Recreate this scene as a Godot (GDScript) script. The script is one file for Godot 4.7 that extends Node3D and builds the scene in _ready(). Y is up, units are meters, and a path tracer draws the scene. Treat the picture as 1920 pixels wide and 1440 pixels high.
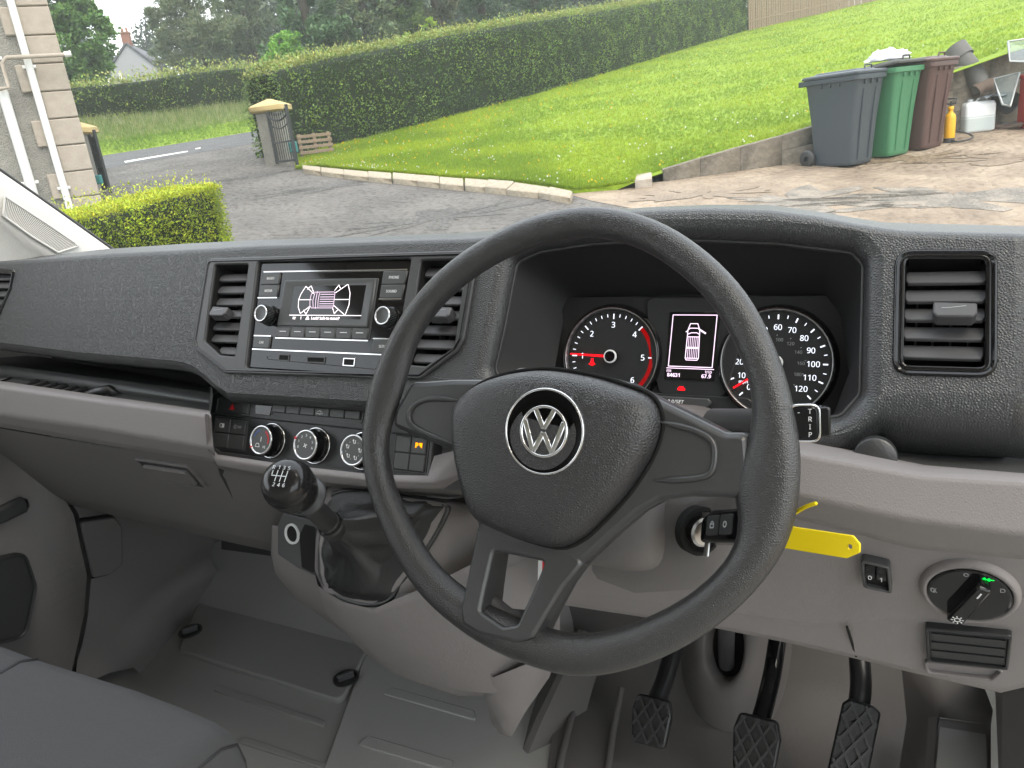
extends Node3D
# A van cab seen from the driver's side, with the yard, lawn and lane outside.
# Axes: -z is straight ahead for the van, +x to its right, y up, metres; the eye is 2 m above the ground.

const PL := Transform3D(Vector3(0.8702,0,-0.4927), Vector3(-0.4888,0.125,-0.8634), Vector3(0.0616,0.9922,0.1088), Vector3(0,0,0))
const FA := Transform3D(Vector3(1,0,0), Vector3(0,0.8988,-0.4384), Vector3(0,0.4384,0.8988), Vector3(-0.6745,1.7993,-0.74))
const HV := Transform3D(Vector3(1,0,0), Vector3(0,0.8988,-0.4384), Vector3(0,0.4384,0.8988), Vector3(-0.7159,1.6406,-0.7))
const CL := Transform3D(Vector3(1,0,0), Vector3(0,0.9397,-0.342), Vector3(0,0.342,0.9397), Vector3(-0.2211,1.7511,-0.8))
const VR := Transform3D(Vector3(1,0,0), Vector3(0,0.9272,-0.3746), Vector3(0,0.3746,0.9272), Vector3(0.0174,1.8098,-0.74))
const LS := Transform3D(Vector3(1,0,0), Vector3(0,0.9613,0.2756), Vector3(0,-0.2756,0.9613), Vector3(0.0439,1.6098,-0.63))
const ST := Transform3D(Vector3(1,0,0), Vector3(0,0.9263,-0.3767), Vector3(0,0.3767,0.9263), Vector3(-0.2644,1.7585,-0.525))
const CAM := Transform3D(Vector3(0.8821,-0.1132,-0.4573), Vector3(-0.0472,0.9446,-0.3248), Vector3(0.4687,0.3081,0.8279), Vector3(0,2,0))
const UPHILL := Vector3(-0.4927,0,-0.8702)
const GRADE := 0.126

var rng := RandomNumberGenerator.new()
var M := {}

# ---------- mesh helpers ----------
func st() -> SurfaceTool:
	var s := SurfaceTool.new()
	s.begin(Mesh.PRIMITIVE_TRIANGLES)
	return s

func tri(s: SurfaceTool, a: Vector3, b: Vector3, c: Vector3, g := -1) -> void:
	s.set_smooth_group(g if g >= 0 else 0xFFFFFFFF)
	s.add_vertex(a); s.add_vertex(b); s.add_vertex(c)

func quad(s: SurfaceTool, a: Vector3, b: Vector3, c: Vector3, d: Vector3, g := -1) -> void:
	tri(s, a, b, c, g)
	tri(s, a, c, d, g)

# strips between rows of equal length; «breaks» lists the rows that are sharp edges
func loft(s: SurfaceTool, rows: Array, closed := false, breaks: Array = [], g0 := 1) -> void:
	var g := g0
	for i in rows.size() - 1:
		if i in breaks:
			g += 1
		var a: Array = rows[i]
		var b: Array = rows[i + 1]
		var n: int = a.size()
		for j in (n if closed else n - 1):
			var k: int = (j + 1) % n
			quad(s, a[j], a[k], b[k], b[j], g)

# rows added close to every edge so that shading turns there and stays flat between
func crisp(rows: Array) -> Array:
	var r := [rows[0]]
	for i in range(1, rows.size()):
		var a: Array = rows[i - 1]
		var b: Array = rows[i]
		if a[0].distance_to(b[0]) > 0.008:
			for t in [0.1, 0.9]:
				var m := []
				for k in a.size():
					m.append(a[k].lerp(b[k], t))
				r.append(m)
		r.append(b)
	return r

func z3(p: Array, z: float) -> Array:
	var r := []
	for v in p:
		r.append(Vector3(v.x, v.y, z))
	return r

func area(p: Array) -> float:
	var t := 0.0
	for i in p.size():
		t += p[i].cross(p[(i + 1) % p.size()])
	return t * 0.5

func ccw(p: Array) -> Array:
	var q := p.duplicate()
	if area(q) < 0.0:
		q.reverse()
	return q

# every corner moved inwards by d (outwards when negative); p runs counter-clockwise
func inset(p: Array, d: float) -> Array:
	var r := []
	var n := p.size()
	for i in n:
		var a: Vector2 = (p[i] - p[(i + n - 1) % n]).normalized()
		var b: Vector2 = (p[(i + 1) % n] - p[i]).normalized()
		var na := Vector2(-a.y, a.x)
		var nb := Vector2(-b.y, b.x)
		var m := (na + nb)
		var l := m.length()
		if l < 0.05:
			r.append(p[i] + na * d)
		else:
			m /= l
			r.append(p[i] + m * d / maxf(0.35, m.dot(na)))
	return r

# corners rounded with radius rad
func rounded(p: Array, rad, seg := 5) -> Array:
	var q := ccw(p)
	var r := []
	var n := q.size()
	for i in n:
		var rr: float = rad
		var v: Vector2 = q[i]
		var a: Vector2 = q[(i + n - 1) % n] - v
		var b: Vector2 = q[(i + 1) % n] - v
		var la := a.length()
		var lb := b.length()
		a /= la; b /= lb
		var half := acos(clampf(a.dot(b), -1.0, 1.0)) * 0.5
		if half > 1.5:
			r.append(v)
			continue
		var t := minf(rr / tan(half), minf(la, lb) * 0.46)
		var p0 := v + a * t
		var p2 := v + b * t
		for k in seg + 1:
			var u := float(k) / seg
			r.append(p0 * (1 - u) * (1 - u) + v * 2.0 * u * (1 - u) + p2 * u * u)
	return r

func rect(w: float, h: float, c := Vector2.ZERO) -> Array:
	return [c + Vector2(-w, -h) * 0.5, c + Vector2(w, -h) * 0.5, c + Vector2(w, h) * 0.5, c + Vector2(-w, h) * 0.5]

func rrect(w: float, h: float, r: float, c := Vector2.ZERO, seg := 4) -> Array:
	return rounded(rect(w, h, c), r, seg)

func circle(r: float, n := 32, c := Vector2.ZERO) -> Array:
	var p := []
	for i in n:
		p.append(c + Vector2.from_angle(TAU * i / n) * r)
	return p

func fill(s: SurfaceTool, p: Array, z: float, up := true) -> void:
	var pk := PackedVector2Array(p)
	var t := Geometry2D.triangulate_polygon(pk)
	for i in range(0, t.size(), 3):
		var a := Vector3(pk[t[i]].x, pk[t[i]].y, z)
		var b := Vector3(pk[t[i + 1]].x, pk[t[i + 1]].y, z)
		var c := Vector3(pk[t[i + 2]].x, pk[t[i + 2]].y, z)
		if ((b - a).cross(c - a).z > 0.0) == up:
			tri(s, a, c, b)
		else:
			tri(s, a, b, c)

# flat face with holes, cut into upright strips through the middle of each hole
func fill_holes(s: SurfaceTool, outline: Array, holes: Array, z: float) -> void:
	var cuts := [-99.0, 99.0]
	for h in holes:
		var lo := 1e9
		var hi := -1e9
		for v in h:
			lo = minf(lo, v.x)
			hi = maxf(hi, v.x)
		cuts.append((lo + hi) * 0.5 + 0.0003)
	cuts.sort()
	for i in cuts.size() - 1:
		var strip := PackedVector2Array([Vector2(cuts[i], -99), Vector2(cuts[i + 1], -99), Vector2(cuts[i + 1], 99), Vector2(cuts[i], 99)])
		var got: Array = Geometry2D.intersect_polygons(PackedVector2Array(ccw(outline)), strip)
		for h in holes:
			var next := []
			for g in got:
				next.append_array(Geometry2D.clip_polygons(g, PackedVector2Array(ccw(h))))
			got = next
		for g in got:
			fill(s, Array(g), z)

# a plate from z0 up to z1 with a chamfered front edge
func slab(s: SurfaceTool, poly: Array, z0: float, z1: float, bev := 0.0, back := false) -> void:
	var p := ccw(poly)
	if bev > 0.0:
		var q := inset(p, bev)
		var m := inset(p, bev * 0.3)
		loft(s, [z3(p, z0), z3(p, z1 - bev), z3(m, z1 - bev * 0.3), z3(q, z1)], true, [1])
		fill(s, q, z1)
	else:
		loft(s, [z3(p, z0), z3(p, z1)], true)
		fill(s, p, z1)
	if back:
		fill(s, p, z0, false)

# a frame between two outlines of equal count; both rims chamfered
func frame(s: SurfaceTool, outer: Array, inner: Array, z0: float, z1: float, bev: float, zin := 999.0) -> void:
	var o := ccw(outer)
	var i := ccw(inner)
	if zin > 900.0:
		zin = z0
	loft(s, [z3(o, z0), z3(o, z1 - bev), z3(inset(o, bev * 0.3), z1 - bev * 0.3), z3(inset(o, bev), z1), z3(inset(i, -bev), z1), z3(inset(i, -bev * 0.3), z1 - bev * 0.3), z3(i, z1 - bev), z3(i, zin)], true, [1, 3, 4, 6])

# profile points are (radius, height) turned about local z
func lathe(s: SurfaceTool, prof: Array, n := 40, xf := Transform3D(), breaks: Array = []) -> void:
	var rows := []
	for p in prof:
		var r := []
		for k in n:
			var a := TAU * k / n
			r.append(xf * Vector3(cos(a) * p.x, sin(a) * p.x, p.y))
		rows.append(r)
	loft(s, rows, true, breaks)

func tube(s: SurfaceTool, path: Array, rad, n := 10, closed := false, caps := true) -> void:
	var rows := []
	var m := path.size()
	var up := Vector3.UP
	var last := Vector3.ZERO
	for i in m:
		var a: Vector3 = path[(i + m - 1) % m] if closed or i > 0 else path[0]
		var b: Vector3 = path[(i + 1) % m] if closed or i < m - 1 else path[m - 1]
		var t := (b - a).normalized()
		var x := last - t * last.dot(t)
		if x.length() < 0.01:
			x = t.cross(up)
			if x.length() < 0.01:
				x = t.cross(Vector3.RIGHT)
		x = x.normalized()
		last = x
		var y := t.cross(x)
		var r: float = rad[i] if rad is Array else rad
		var row := []
		for k in n:
			var q := TAU * k / n
			row.append(path[i] + (x * cos(q) + y * sin(q)) * r)
		rows.append(row)
	if closed:
		rows.append(rows[0])
	loft(s, rows, true)
	if caps and not closed:
		for e in [0, m - 1]:
			var row: Array = rows[e]
			for k in n:
				tri(s, path[e], row[k], row[(k + 1) % n])

func box(s: SurfaceTool, size: Vector3, c := Vector3.ZERO, bev := 0.0, xf := Transform3D()) -> void:
	var h := size * 0.5
	var b := minf(bev, minf(h.x, minf(h.y, h.z)) * 0.9)
	if b <= 0.0:
		b = 0.0
	var rows := []
	for e in [[-h.z, b], [-h.z + b, 0.0], [h.z - b, 0.0], [h.z, b]]:
		var x: float = h.x - e[1]
		var y: float = h.y - e[1]
		var bb := b * 0.7
		var r := []
		for q in [Vector2(-x + bb, -y), Vector2(x - bb, -y), Vector2(x, -y + bb), Vector2(x, y - bb), Vector2(x - bb, y), Vector2(-x + bb, y), Vector2(-x, y - bb), Vector2(-x, -y + bb)]:
			r.append(xf * (c + Vector3(q.x, q.y, e[0])))
		rows.append(r)
	for i in 3:
		for j in 8:
			quad(s, rows[i][j], rows[i][(j + 1) % 8], rows[i + 1][(j + 1) % 8], rows[i + 1][j])
	for e in [0, 3]:
		for j in range(1, 7):
			tri(s, rows[e][0], rows[e][j], rows[e][j + 1])

# lettering, «height» is that of the capitals
func letters(s: SurfaceTool, text: String, height: float, xf: Transform3D, font := "Droid Sans", depth := 0.0004, slant := 0.0, bold := false) -> void:
	var t := TextMesh.new()
	var f := SystemFont.new()
	f.font_names = PackedStringArray([font])
	if bold:
		f.font_weight = 700
	t.font = f
	t.font_size = 48
	t.pixel_size = height / 34.0
	t.depth = maxf(depth, 0.0002)
	t.curve_step = 3.0
	t.text = text
	var q := xf * Transform3D(Basis(Vector3(1, 0, 0), Vector3(slant, 1, 0), Vector3(0, 0, 1)), Vector3.ZERO)
	var f3 := t.get_faces()
	for i in range(0, f3.size(), 3):
		tri(s, q * f3[i], q * f3[i + 1], q * f3[i + 2])

func at(x: float, y: float, z := 0.0, turn := 0.0) -> Transform3D:
	return Transform3D(Basis(Vector3(0, 0, 1), turn), Vector3(x, y, z))

# a stroke of width w along 2D points, lying at height z and thick d
func stroke(s: SurfaceTool, pts: Array, w: float, z: float, d := 0.0004, xf := Transform3D()) -> void:
	for i in pts.size() - 1:
		var a: Vector2 = pts[i]
		var b: Vector2 = pts[i + 1]
		var n := (b - a).normalized().orthogonal() * w * 0.5
		var e := (b - a).normalized() * w * 0.2
		var q := [a - e + n, b + e + n, b + e - n, a - e - n]
		var t := []
		var u := []
		for v in q:
			t.append(xf * Vector3(v.x, v.y, z + d))
			u.append(xf * Vector3(v.x, v.y, z))
		quad(s, t[0], t[1], t[2], t[3])
		for k in 4:
			quad(s, u[k], u[(k + 1) % 4], t[(k + 1) % 4], t[k])

# smooth closed or open curve through points
func curve(p: Array, seg := 6, closed := false) -> Array:
	var r := []
	var n := p.size()
	for i in (n if closed else n - 1):
		var a = p[(i + n - 1) % n] if closed or i > 0 else p[0] * 2.0 - p[1]
		var b = p[i]
		var c = p[(i + 1) % n]
		var d = p[(i + 2) % n] if closed or i < n - 2 else c * 2.0 - b
		for k in seg:
			r.append(b.cubic_interpolate(c, a, d, float(k) / seg))
	if not closed:
		r.append(p[n - 1])
	return r

# ---------- scene helpers ----------
func build(called: String, surfaces: Array, parent: Node, xf := Transform3D()) -> MeshInstance3D:
	var m := ArrayMesh.new()
	for i in range(0, surfaces.size(), 2):
		var s: SurfaceTool = surfaces[i]
		s.generate_normals()
		s.commit(m)
		m.surface_set_material(m.get_surface_count() - 1, surfaces[i + 1])
	var o := MeshInstance3D.new()
	o.name = called
	o.mesh = m
	o.transform = xf
	parent.add_child(o, true)
	return o

func use(called: String, mesh: Mesh, parent: Node, xf := Transform3D(), mt: Material = null) -> MeshInstance3D:
	var o := MeshInstance3D.new()
	o.name = called
	o.mesh = mesh
	o.transform = xf
	if mt:
		o.material_override = mt
	parent.add_child(o, true)
	return o

func thing(called: String, label: String, category: String, xf := Transform3D(), group := "") -> Node3D:
	var o := Node3D.new()
	o.name = called
	o.transform = xf
	add_child(o, true)
	return tag(o, label, category, group)

func tag(o: Node3D, label: String, category: String, group := "") -> Node3D:
	o.set_meta("label", label)
	o.set_meta("category", category)
	if group:
		o.set_meta("group", group)
	return o

func setting(o: Node3D) -> Node3D:
	o.set_meta("kind", "structure")
	return o

func part(called: String, parent: Node, xf := Transform3D()) -> Node3D:
	var o := Node3D.new()
	o.name = called
	o.transform = xf
	parent.add_child(o, true)
	return o

func noise(freq: float, kind := FastNoiseLite.TYPE_SIMPLEX_SMOOTH, sd := 1, oct := 4) -> FastNoiseLite:
	var f := FastNoiseLite.new()
	f.noise_type = kind
	f.frequency = freq
	f.seed = sd
	f.fractal_octaves = oct
	if kind == FastNoiseLite.TYPE_CELLULAR:
		f.cellular_return_type = FastNoiseLite.RETURN_DISTANCE2_SUB
		f.fractal_type = FastNoiseLite.FRACTAL_NONE
	return f

var texs := {}
func ntex(key: String, f: FastNoiseLite, size := 256, normal := false, bump := 4.0, ramp: Gradient = null) -> NoiseTexture2D:
	if texs.has(key):
		return texs[key]
	var t := NoiseTexture2D.new()
	t.width = size
	t.height = size
	t.seamless = true
	t.noise = f
	t.as_normal_map = normal
	t.bump_strength = bump
	if ramp:
		t.color_ramp = ramp
	texs[key] = t
	return t

func lin(r: float, g: float, b: float) -> Color:
	return Color(r, g, b).linear_to_srgb()

func ramp(a: Color, b: Color, lo := 0.3, hi := 0.7) -> Gradient:
	var g := Gradient.new()
	g.offsets = PackedFloat32Array([lo, hi])
	g.colors = PackedColorArray([a, b])
	return g

func plastic(key: String, c: Color, rough := 0.5, grain := 0.0, scale := 60.0, metal := 0.0) -> StandardMaterial3D:
	var m := StandardMaterial3D.new()
	m.albedo_color = c
	m.roughness = rough
	m.metallic = metal
	if grain > 0.0:
		m.normal_enabled = true
		m.normal_texture = ntex("grain", noise(0.055, FastNoiseLite.TYPE_CELLULAR, 3), 512, true, 6.0)
		m.normal_scale = grain
		m.uv1_triplanar = true
		m.uv1_scale = Vector3.ONE * scale
	M[key] = m
	return m

func glow(key: String, c: Color, e := 1.0) -> StandardMaterial3D:
	var m := StandardMaterial3D.new()
	m.albedo_color = Color(0.02, 0.02, 0.02)
	m.emission_enabled = true
	m.emission = c
	m.emission_energy_multiplier = e
	M[key] = m
	return m

func _ready() -> void:
	rng.seed = 7
	var cam := Camera3D.new()
	cam.name = "camera"
	cam.fov = 53.13
	cam.near = 0.02
	cam.far = 600.0
	cam.transform = CAM
	add_child(cam)
	cam.current = true
	var env := Environment.new()
	env.background_mode = Environment.BG_SKY
	var sm := ProceduralSkyMaterial.new()
	sm.sky_top_color = Color(0.91, 0.94, 0.97)
	sm.sky_horizon_color = Color(0.97, 0.98, 0.98)
	sm.sky_curve = 0.25
	sm.ground_bottom_color = Color(0.35, 0.36, 0.33)
	sm.ground_horizon_color = Color(0.6, 0.62, 0.6)
	sm.sky_energy_multiplier = 1.0
	var sky := Sky.new()
	sky.sky_material = sm
	env.sky = sky
	env.background_energy_multiplier = 1.0
	env.tonemap_mode = Environment.TONE_MAPPER_LINEAR
	env.tonemap_exposure = 3.3
	env.fog_enabled = true
	env.fog_density = 0.0018
	env.fog_light_color = Color(0.93, 0.96, 0.95)
	env.sdfgi_enabled = true
	env.ssao_enabled = true
	env.ssil_enabled = true
	var we := WorldEnvironment.new()
	we.name = "environment"
	we.environment = env
	add_child(we)
	var sun := DirectionalLight3D.new()
	sun.name = "sun"
	sun.light_energy = 0.32
	sun.light_color = Color(1.0, 0.97, 0.92)
	sun.light_angular_distance = 30.0
	sun.shadow_enabled = true
	sun.rotation_degrees = Vector3(-58, 60, 0)
	add_child(sun)
	materials()
	outside()
	cab_shell()
	dashboard()
	column_and_wheel()
	gear_and_pedals()
	seat_and_door()

func materials() -> void:
	plastic("pad", lin(0.033, 0.035, 0.037), 0.4, 1.0, 15.0)
	plastic("pad_smooth", lin(0.026, 0.027, 0.028), 0.42, 0.3, 20.0)
	plastic("tray", lin(0.075, 0.078, 0.078), 0.4, 0.3, 20.0)
	plastic("trim", lin(0.055, 0.056, 0.058), 0.38, 0.15, 30.0)
	plastic("gloss", lin(0.006, 0.006, 0.007), 0.08)
	plastic("panel", lin(0.022, 0.024, 0.025), 0.36, 0.15, 30.0)
	plastic("button", lin(0.058, 0.061, 0.062), 0.36, 0.1, 30.0)
	plastic("slat", lin(0.07, 0.07, 0.074), 0.42, 0.15, 30.0)
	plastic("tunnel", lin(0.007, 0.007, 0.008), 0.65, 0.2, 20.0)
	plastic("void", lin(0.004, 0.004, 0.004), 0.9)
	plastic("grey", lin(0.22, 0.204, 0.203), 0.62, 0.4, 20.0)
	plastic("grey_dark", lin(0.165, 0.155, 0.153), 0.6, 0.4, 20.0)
	plastic("rim", lin(0.03, 0.03, 0.031), 0.37, 0.8, 21.0)
	plastic("spoke", lin(0.037, 0.038, 0.04), 0.36, 0.2, 30.0)
	plastic("airbag", lin(0.024, 0.024, 0.026), 0.42, 0.9, 17.0)
	plastic("chrome", lin(0.75, 0.75, 0.76), 0.12, 0.0, 1.0, 1.0)
	plastic("satin", lin(0.5, 0.5, 0.5), 0.3, 0.0, 1.0, 1.0)
	plastic("ink", lin(0.75, 0.77, 0.78), 0.6)
	plastic("ink_dim", lin(0.3, 0.31, 0.32), 0.6)
	plastic("red_ink", lin(0.65, 0.02, 0.03), 0.5)
	plastic("blue_ink", lin(0.05, 0.12, 0.4), 0.5)
	plastic("rubber", lin(0.035, 0.035, 0.036), 0.4, 0.4, 25.0)
	plastic("mat", lin(0.27, 0.27, 0.26), 0.55, 0.35, 26.0)
	plastic("mat_light", lin(0.4, 0.4, 0.39), 0.5, 0.5, 20.0)
	plastic("pedal", lin(0.016, 0.016, 0.017), 0.34, 0.3, 25.0)
	plastic("carpet", lin(0.14, 0.131, 0.127), 0.75, 0.5, 24.0)
	plastic("leather", lin(0.024, 0.024, 0.025), 0.42, 0.5, 20.0)
	plastic("white_trim", lin(0.62, 0.61, 0.58), 0.6, 0.3, 20.0)
	plastic("yellow_tag", lin(0.8, 0.62, 0.0), 0.6)
	for key in ["pad", "rim", "airbag", "spoke", "pad_smooth"]:
		M[key].metallic_specular = 0.65
	glow("lit_white", Color(1.0, 0.96, 0.97), 0.75)
	glow("lit_pink", Color(0.98, 0.87, 0.97), 0.55)
	glow("lit_dial", Color(0.94, 0.96, 1.0), 0.5)
	glow("lit_red", Color(1.0, 0.03, 0.08), 0.9)
	glow("lit_amber", Color(1.0, 0.55, 0.0), 1.0)
	glow("lit_green", Color(0.0, 0.8, 0.25), 0.8)
	glow("lit_redline", Color(0.6, 0.01, 0.02), 0.35)

func pm(a: Array) -> Array:
	var r := []
	for i in range(0, a.size(), 2):
		r.append(Vector2(a[i], a[i + 1]) * 0.001)
	return r

# n points spread evenly along a closed outline
func resample(p0: Array, n: int, start: Vector2) -> Array:
	var p := ccw(p0)
	var total := 0.0
	var best := 0
	for i in p.size():
		total += p[i].distance_to(p[(i + 1) % p.size()])
		if p[i].distance_to(start) < p[best].distance_to(start):
			best = i
	var r := []
	var i := best
	var left: float = 0.0
	for k in n:
		var want := total * k / n
		while left + p[i % p.size()].distance_to(p[(i + 1) % p.size()]) < want:
			left += p[i % p.size()].distance_to(p[(i + 1) % p.size()])
			i += 1
		var a: Vector2 = p[i % p.size()]
		var b: Vector2 = p[(i + 1) % p.size()]
		r.append(a.lerp(b, clampf((want - left) / maxf(a.distance_to(b), 1e-6), 0.0, 1.0)))
	return r

# plate with chamfered outline and openings whose walls run down to zw
func pierced(s: SurfaceTool, outline: Array, holes: Array, z0: float, z1: float, bev: float, zw: float, edge := 0.0) -> void:
	var p := ccw(outline)
	var q := inset(p, bev)
	loft(s, [z3(p, z0), z3(p, z1 - bev), z3(inset(p, bev * 0.3), z1 - bev * 0.3), z3(q, z1)], true, [1])
	var hs := []
	var e := edge if edge > 0.0 else bev
	for h in holes:
		var c := ccw(h)
		hs.append(inset(c, -e))
		loft(s, [z3(inset(c, -e), z1), z3(inset(c, -e * 0.3), z1 - e * 0.3), z3(c, z1 - e), z3(c, zw)], true, [2])
	fill_holes(s, q, hs, z1)

func button(parent: Node, called: String, poly: Array, z: float, h: float, text := "", size := 0.004, extra: SurfaceTool = null, ink: Material = null, mt: Material = null) -> MeshInstance3D:
	var s := st()
	slab(s, poly, z, z + h, minf(0.0012, h * 0.5))
	var a := [s, mt if mt else M.button]
	if text:
		var t := st()
		var c := Vector2.ZERO
		for v in poly:
			c += v
		c /= poly.size()
		letters(t, text, size, at(c.x, c.y, z + h + 0.0001))
		a.append_array([t, ink if ink else M.ink])
	if extra:
		a.append_array([extra, ink if ink else M.ink])
	return build(called, a, parent)

func vent(parent: Node, opening: Array, xs: Array, ys: Array, tab: Vector2, tabw: float, slath := 0.014) -> Node3D:
	var v := part("air_vent", parent, FA)
	var s := st()
	var o := ccw(opening)
	fill(s, inset(o, -0.001), -0.055)
	loft(s, [z3(o, 0.0), z3(o, -0.055)], true)
	build("vent_duct", [s, M.void], v)
	for i in ys.size():
		var y: float = ys[i]
		var x0: float = xs[i][0]
		var x1: float = xs[i][1]
		s = st()
		var prof := rounded([Vector2(x0 + 0.002, -slath), Vector2(x1 - 0.002, -slath), Vector2(x1, -slath + 0.004), Vector2(x1, slath), Vector2(x0, slath), Vector2(x0, -slath + 0.004)], 0.002, 2)
		slab(s, prof, -0.0018, 0.0018, 0.001, true)
		build("slat", [s, M.slat], v, Transform3D(Basis(Vector3(1, 0, 0), deg_to_rad(-32)), Vector3(0, y, -0.009)))
	s = st()
	for k in 4:
		box(s, Vector3(0.0018, 0.9 * absf(ys[0] - ys[ys.size() - 1]), 0.012), Vector3(lerpf(xs[1][0], xs[1][1], (k + 0.7) / 4.4), (ys[0] + ys[ys.size() - 1]) * 0.5, -0.045))
	build("cross_vanes", [s, M.button], v)
	s = st()
	slab(s, rounded([Vector2(-tabw, 0.008), Vector2(-tabw, -0.004), Vector2(-tabw * 0.8, -0.008), Vector2(tabw * 0.8, -0.008), Vector2(tabw, -0.004), Vector2(tabw, 0.0065)], 0.002, 3), -0.009, 0.004, 0.0015)
	var t := st()
	stroke(t, [Vector2(-tabw * 0.6, 0.001), Vector2(-tabw * 0.3, 0.001), Vector2(tabw * 0.5, 0.003)], 0.0007, 0.004, 0.0003)
	build("vent_tab", [s, M.slat, t, M.ink_dim], v, Transform3D(Basis(Vector3(1, 0, 0), deg_to_rad(-25)), Vector3(tab.x, tab.y, 0.004)))
	return v

func dashboard() -> void:
	var dash := thing("dashboard", "black and grey van dashboard across the cab behind the steering wheel", "dashboard")
	# the face: outline, then the openings
	var top := [Vector2(-0.9304,0.0885),Vector2(-0.7742,0.0925),Vector2(-0.4786,0.097),Vector2(-0.2784,0.0973),Vector2(-0.15,0.0984),Vector2(0.0552,0.0966),Vector2(0.1975,0.0943),Vector2(0.237,0.0959),Vector2(0.2704,0.107),Vector2(0.3447,0.1153),Vector2(0.4223,0.1145),Vector2(0.4786,0.1124),Vector2(0.5361,0.1069),Vector2(0.5804,0.0982),Vector2(0.6133,0.0893),Vector2(0.6359,0.0843),Vector2(0.6547,0.0805),Vector2(0.7393,0.074)]
	var rim := [Vector3(-1.2553,0.1477,-0.1616),Vector3(-1.0835,0.1521,-0.1595),Vector3(-0.7183,0.1632,-0.154),Vector3(-0.4759,0.1649,-0.1532),Vector3(-0.3209,0.1644,-0.1535),Vector3(-0.0747,0.1605,-0.1554),Vector3(0.0968,0.1587,-0.1562),Vector3(0.1448,0.1594,-0.1559),Vector3(0.2003,0.1701,-0.1507),Vector3(0.2791,0.1763,-0.1477),Vector3(0.3719,0.1762,-0.1477),Vector3(0.4391,0.1749,-0.1484),Vector3(0.5075,0.1711,-0.1502),Vector3(0.5603,0.1617,-0.1548),Vector3(0.5996,0.1533,-0.1589),Vector3(0.6306,0.1471,-0.1619),Vector3(0.6637,0.1446,-0.1631),Vector3(0.766,0.1375,-0.1666)]
	var low := [Vector2(0.7439,-0.0546),Vector2(0.6604,-0.0599),Vector2(0.6458,-0.0645),Vector2(0.6275,-0.0872),Vector2(0.606,-0.0994),Vector2(0.5314,-0.1144),Vector2(0.3064,-0.1331),Vector2(0.2351,-0.0996),Vector2(0.1316,-0.1009),Vector2(0.0711,-0.1011),Vector2(-0.1704,-0.1033),Vector2(-0.1932,-0.094),Vector2(-0.2195,-0.08),Vector2(-0.2411,-0.0701),Vector2(-0.2623,-0.0647),Vector2(-0.2878,-0.0624),Vector2(-0.5177,-0.0563),Vector2(-0.7363,-0.0456),Vector2(-0.8923,-0.0391)]
	top.reverse()
	rim.reverse()
	low.reverse()
	var outline: Array = top.duplicate()
	outline.append_array(low)
	var lip := rounded([Vector2(0.2541,0.074),Vector2(0.2829,0.0854),Vector2(0.347,0.0925),Vector2(0.4131,0.0937),Vector2(0.4727,0.0911),Vector2(0.5425,0.0853),Vector2(0.6124,0.0737),Vector2(0.623,0.0608),Vector2(0.627,-0.0612),Vector2(0.6118,-0.0825),Vector2(0.5306,-0.1022),Vector2(0.3671,-0.1145),Vector2(0.2575,-0.0771),Vector2(0.2395,-0.0535),Vector2(0.247,0.002)], 0.012, 4)
	var centre := rounded(pm([-242, 88, 214, 84, 209, 18, 206, -22, 199, -36, 151, -71, -175, -77, -241, -46, -247, -32]), 0.012, 5)
	var vr := rounded([Vector2(0.6497,0.0688),Vector2(0.7266,0.0662),Vector2(0.7303,-0.0426),Vector2(0.6532,-0.0431)], 0.014, 6)
	var vl := rounded([Vector2(-0.8952,0.0927),Vector2(-0.7258,0.0827),Vector2(-0.7268,0.0505),Vector2(-0.7497,0.0033),Vector2(-0.7668,-0.0063),Vector2(-0.903,-0.0035)], 0.006, 4)
	var s := st()
	fill_holes(s, outline, [inset(lip, -0.017), centre, vr, vl], 0.0)
	# top, rolled over the front edge
	var g1 := []
	var g2 := []
	var g3 := []
	var far := []
	for i in top.size():
		g1.append(Vector3(top[i].x, top[i].y + 0.004, -0.001))
		g2.append(Vector3(top[i].x, top[i].y + 0.0075, -0.0045))
		g3.append(Vector3(top[i].x, top[i].y + 0.010, -0.010))
		far.append(rim[i] + Vector3(0, -0.09, -0.45))
	loft(s, [z3(top, 0.0), g1, g2, g3, rim, far], false, [], 3)
	# undercut below the face
	var drops := [0.012, 0.012, 0.012, 0.012, 0.012, 0.012, 0.012, 0.012, 0.012, 0.012, 0.012, 0.012, 0.012, 0.02, 0.02, 0.02, 0.03, 0.05, 0.052]
	var u1 := []
	var u2 := []
	var u3 := []
	for i in low.size():
		var d: float = drops[i]
		u1.append(Vector3(low[i].x, low[i].y - d * 0.3, -0.002))
		u2.append(Vector3(low[i].x, low[i].y - d * 0.75, -d * 0.4))
		u3.append(Vector3(low[i].x, low[i].y - d, -d * 1.0))
	var u4 := []
	for v in u3:
		u4.append(v + Vector3(0, 0.004, -0.16))
	loft(s, [z3(low, 0.0), u1, u2, u3, u4], false, [3], 20)
	# right end, turned away towards the door
	var e0 := [Vector3(top[0].x, top[0].y, 0), Vector3(low[18].x, low[18].y, 0), u2[18], u3[18]]
	var e1 := []
	for v in e0:
		e1.append(v + Vector3(0.012, 0, -0.003))
	var e2 := []
	for v in e0:
		e2.append(v + Vector3(0.09, 0, -0.05))
	loft(s, [e0, e1, e2], false, [], 40)
	var t0 := [e0[0], g1[0], g2[0], g3[0], rim[0], far[0]]
	var t1 := []
	for v in t0:
		t1.append(v + Vector3(0.012, 0, -0.003))
	var t2 := []
	for v in t0:
		t2.append(v + Vector3(0.09, 0, -0.05))
	loft(s, [t0, t1, t2], false, [], 60)
	# rolled edge of the cowl round the dials
	var l0 := inset(lip, -0.017)
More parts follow.
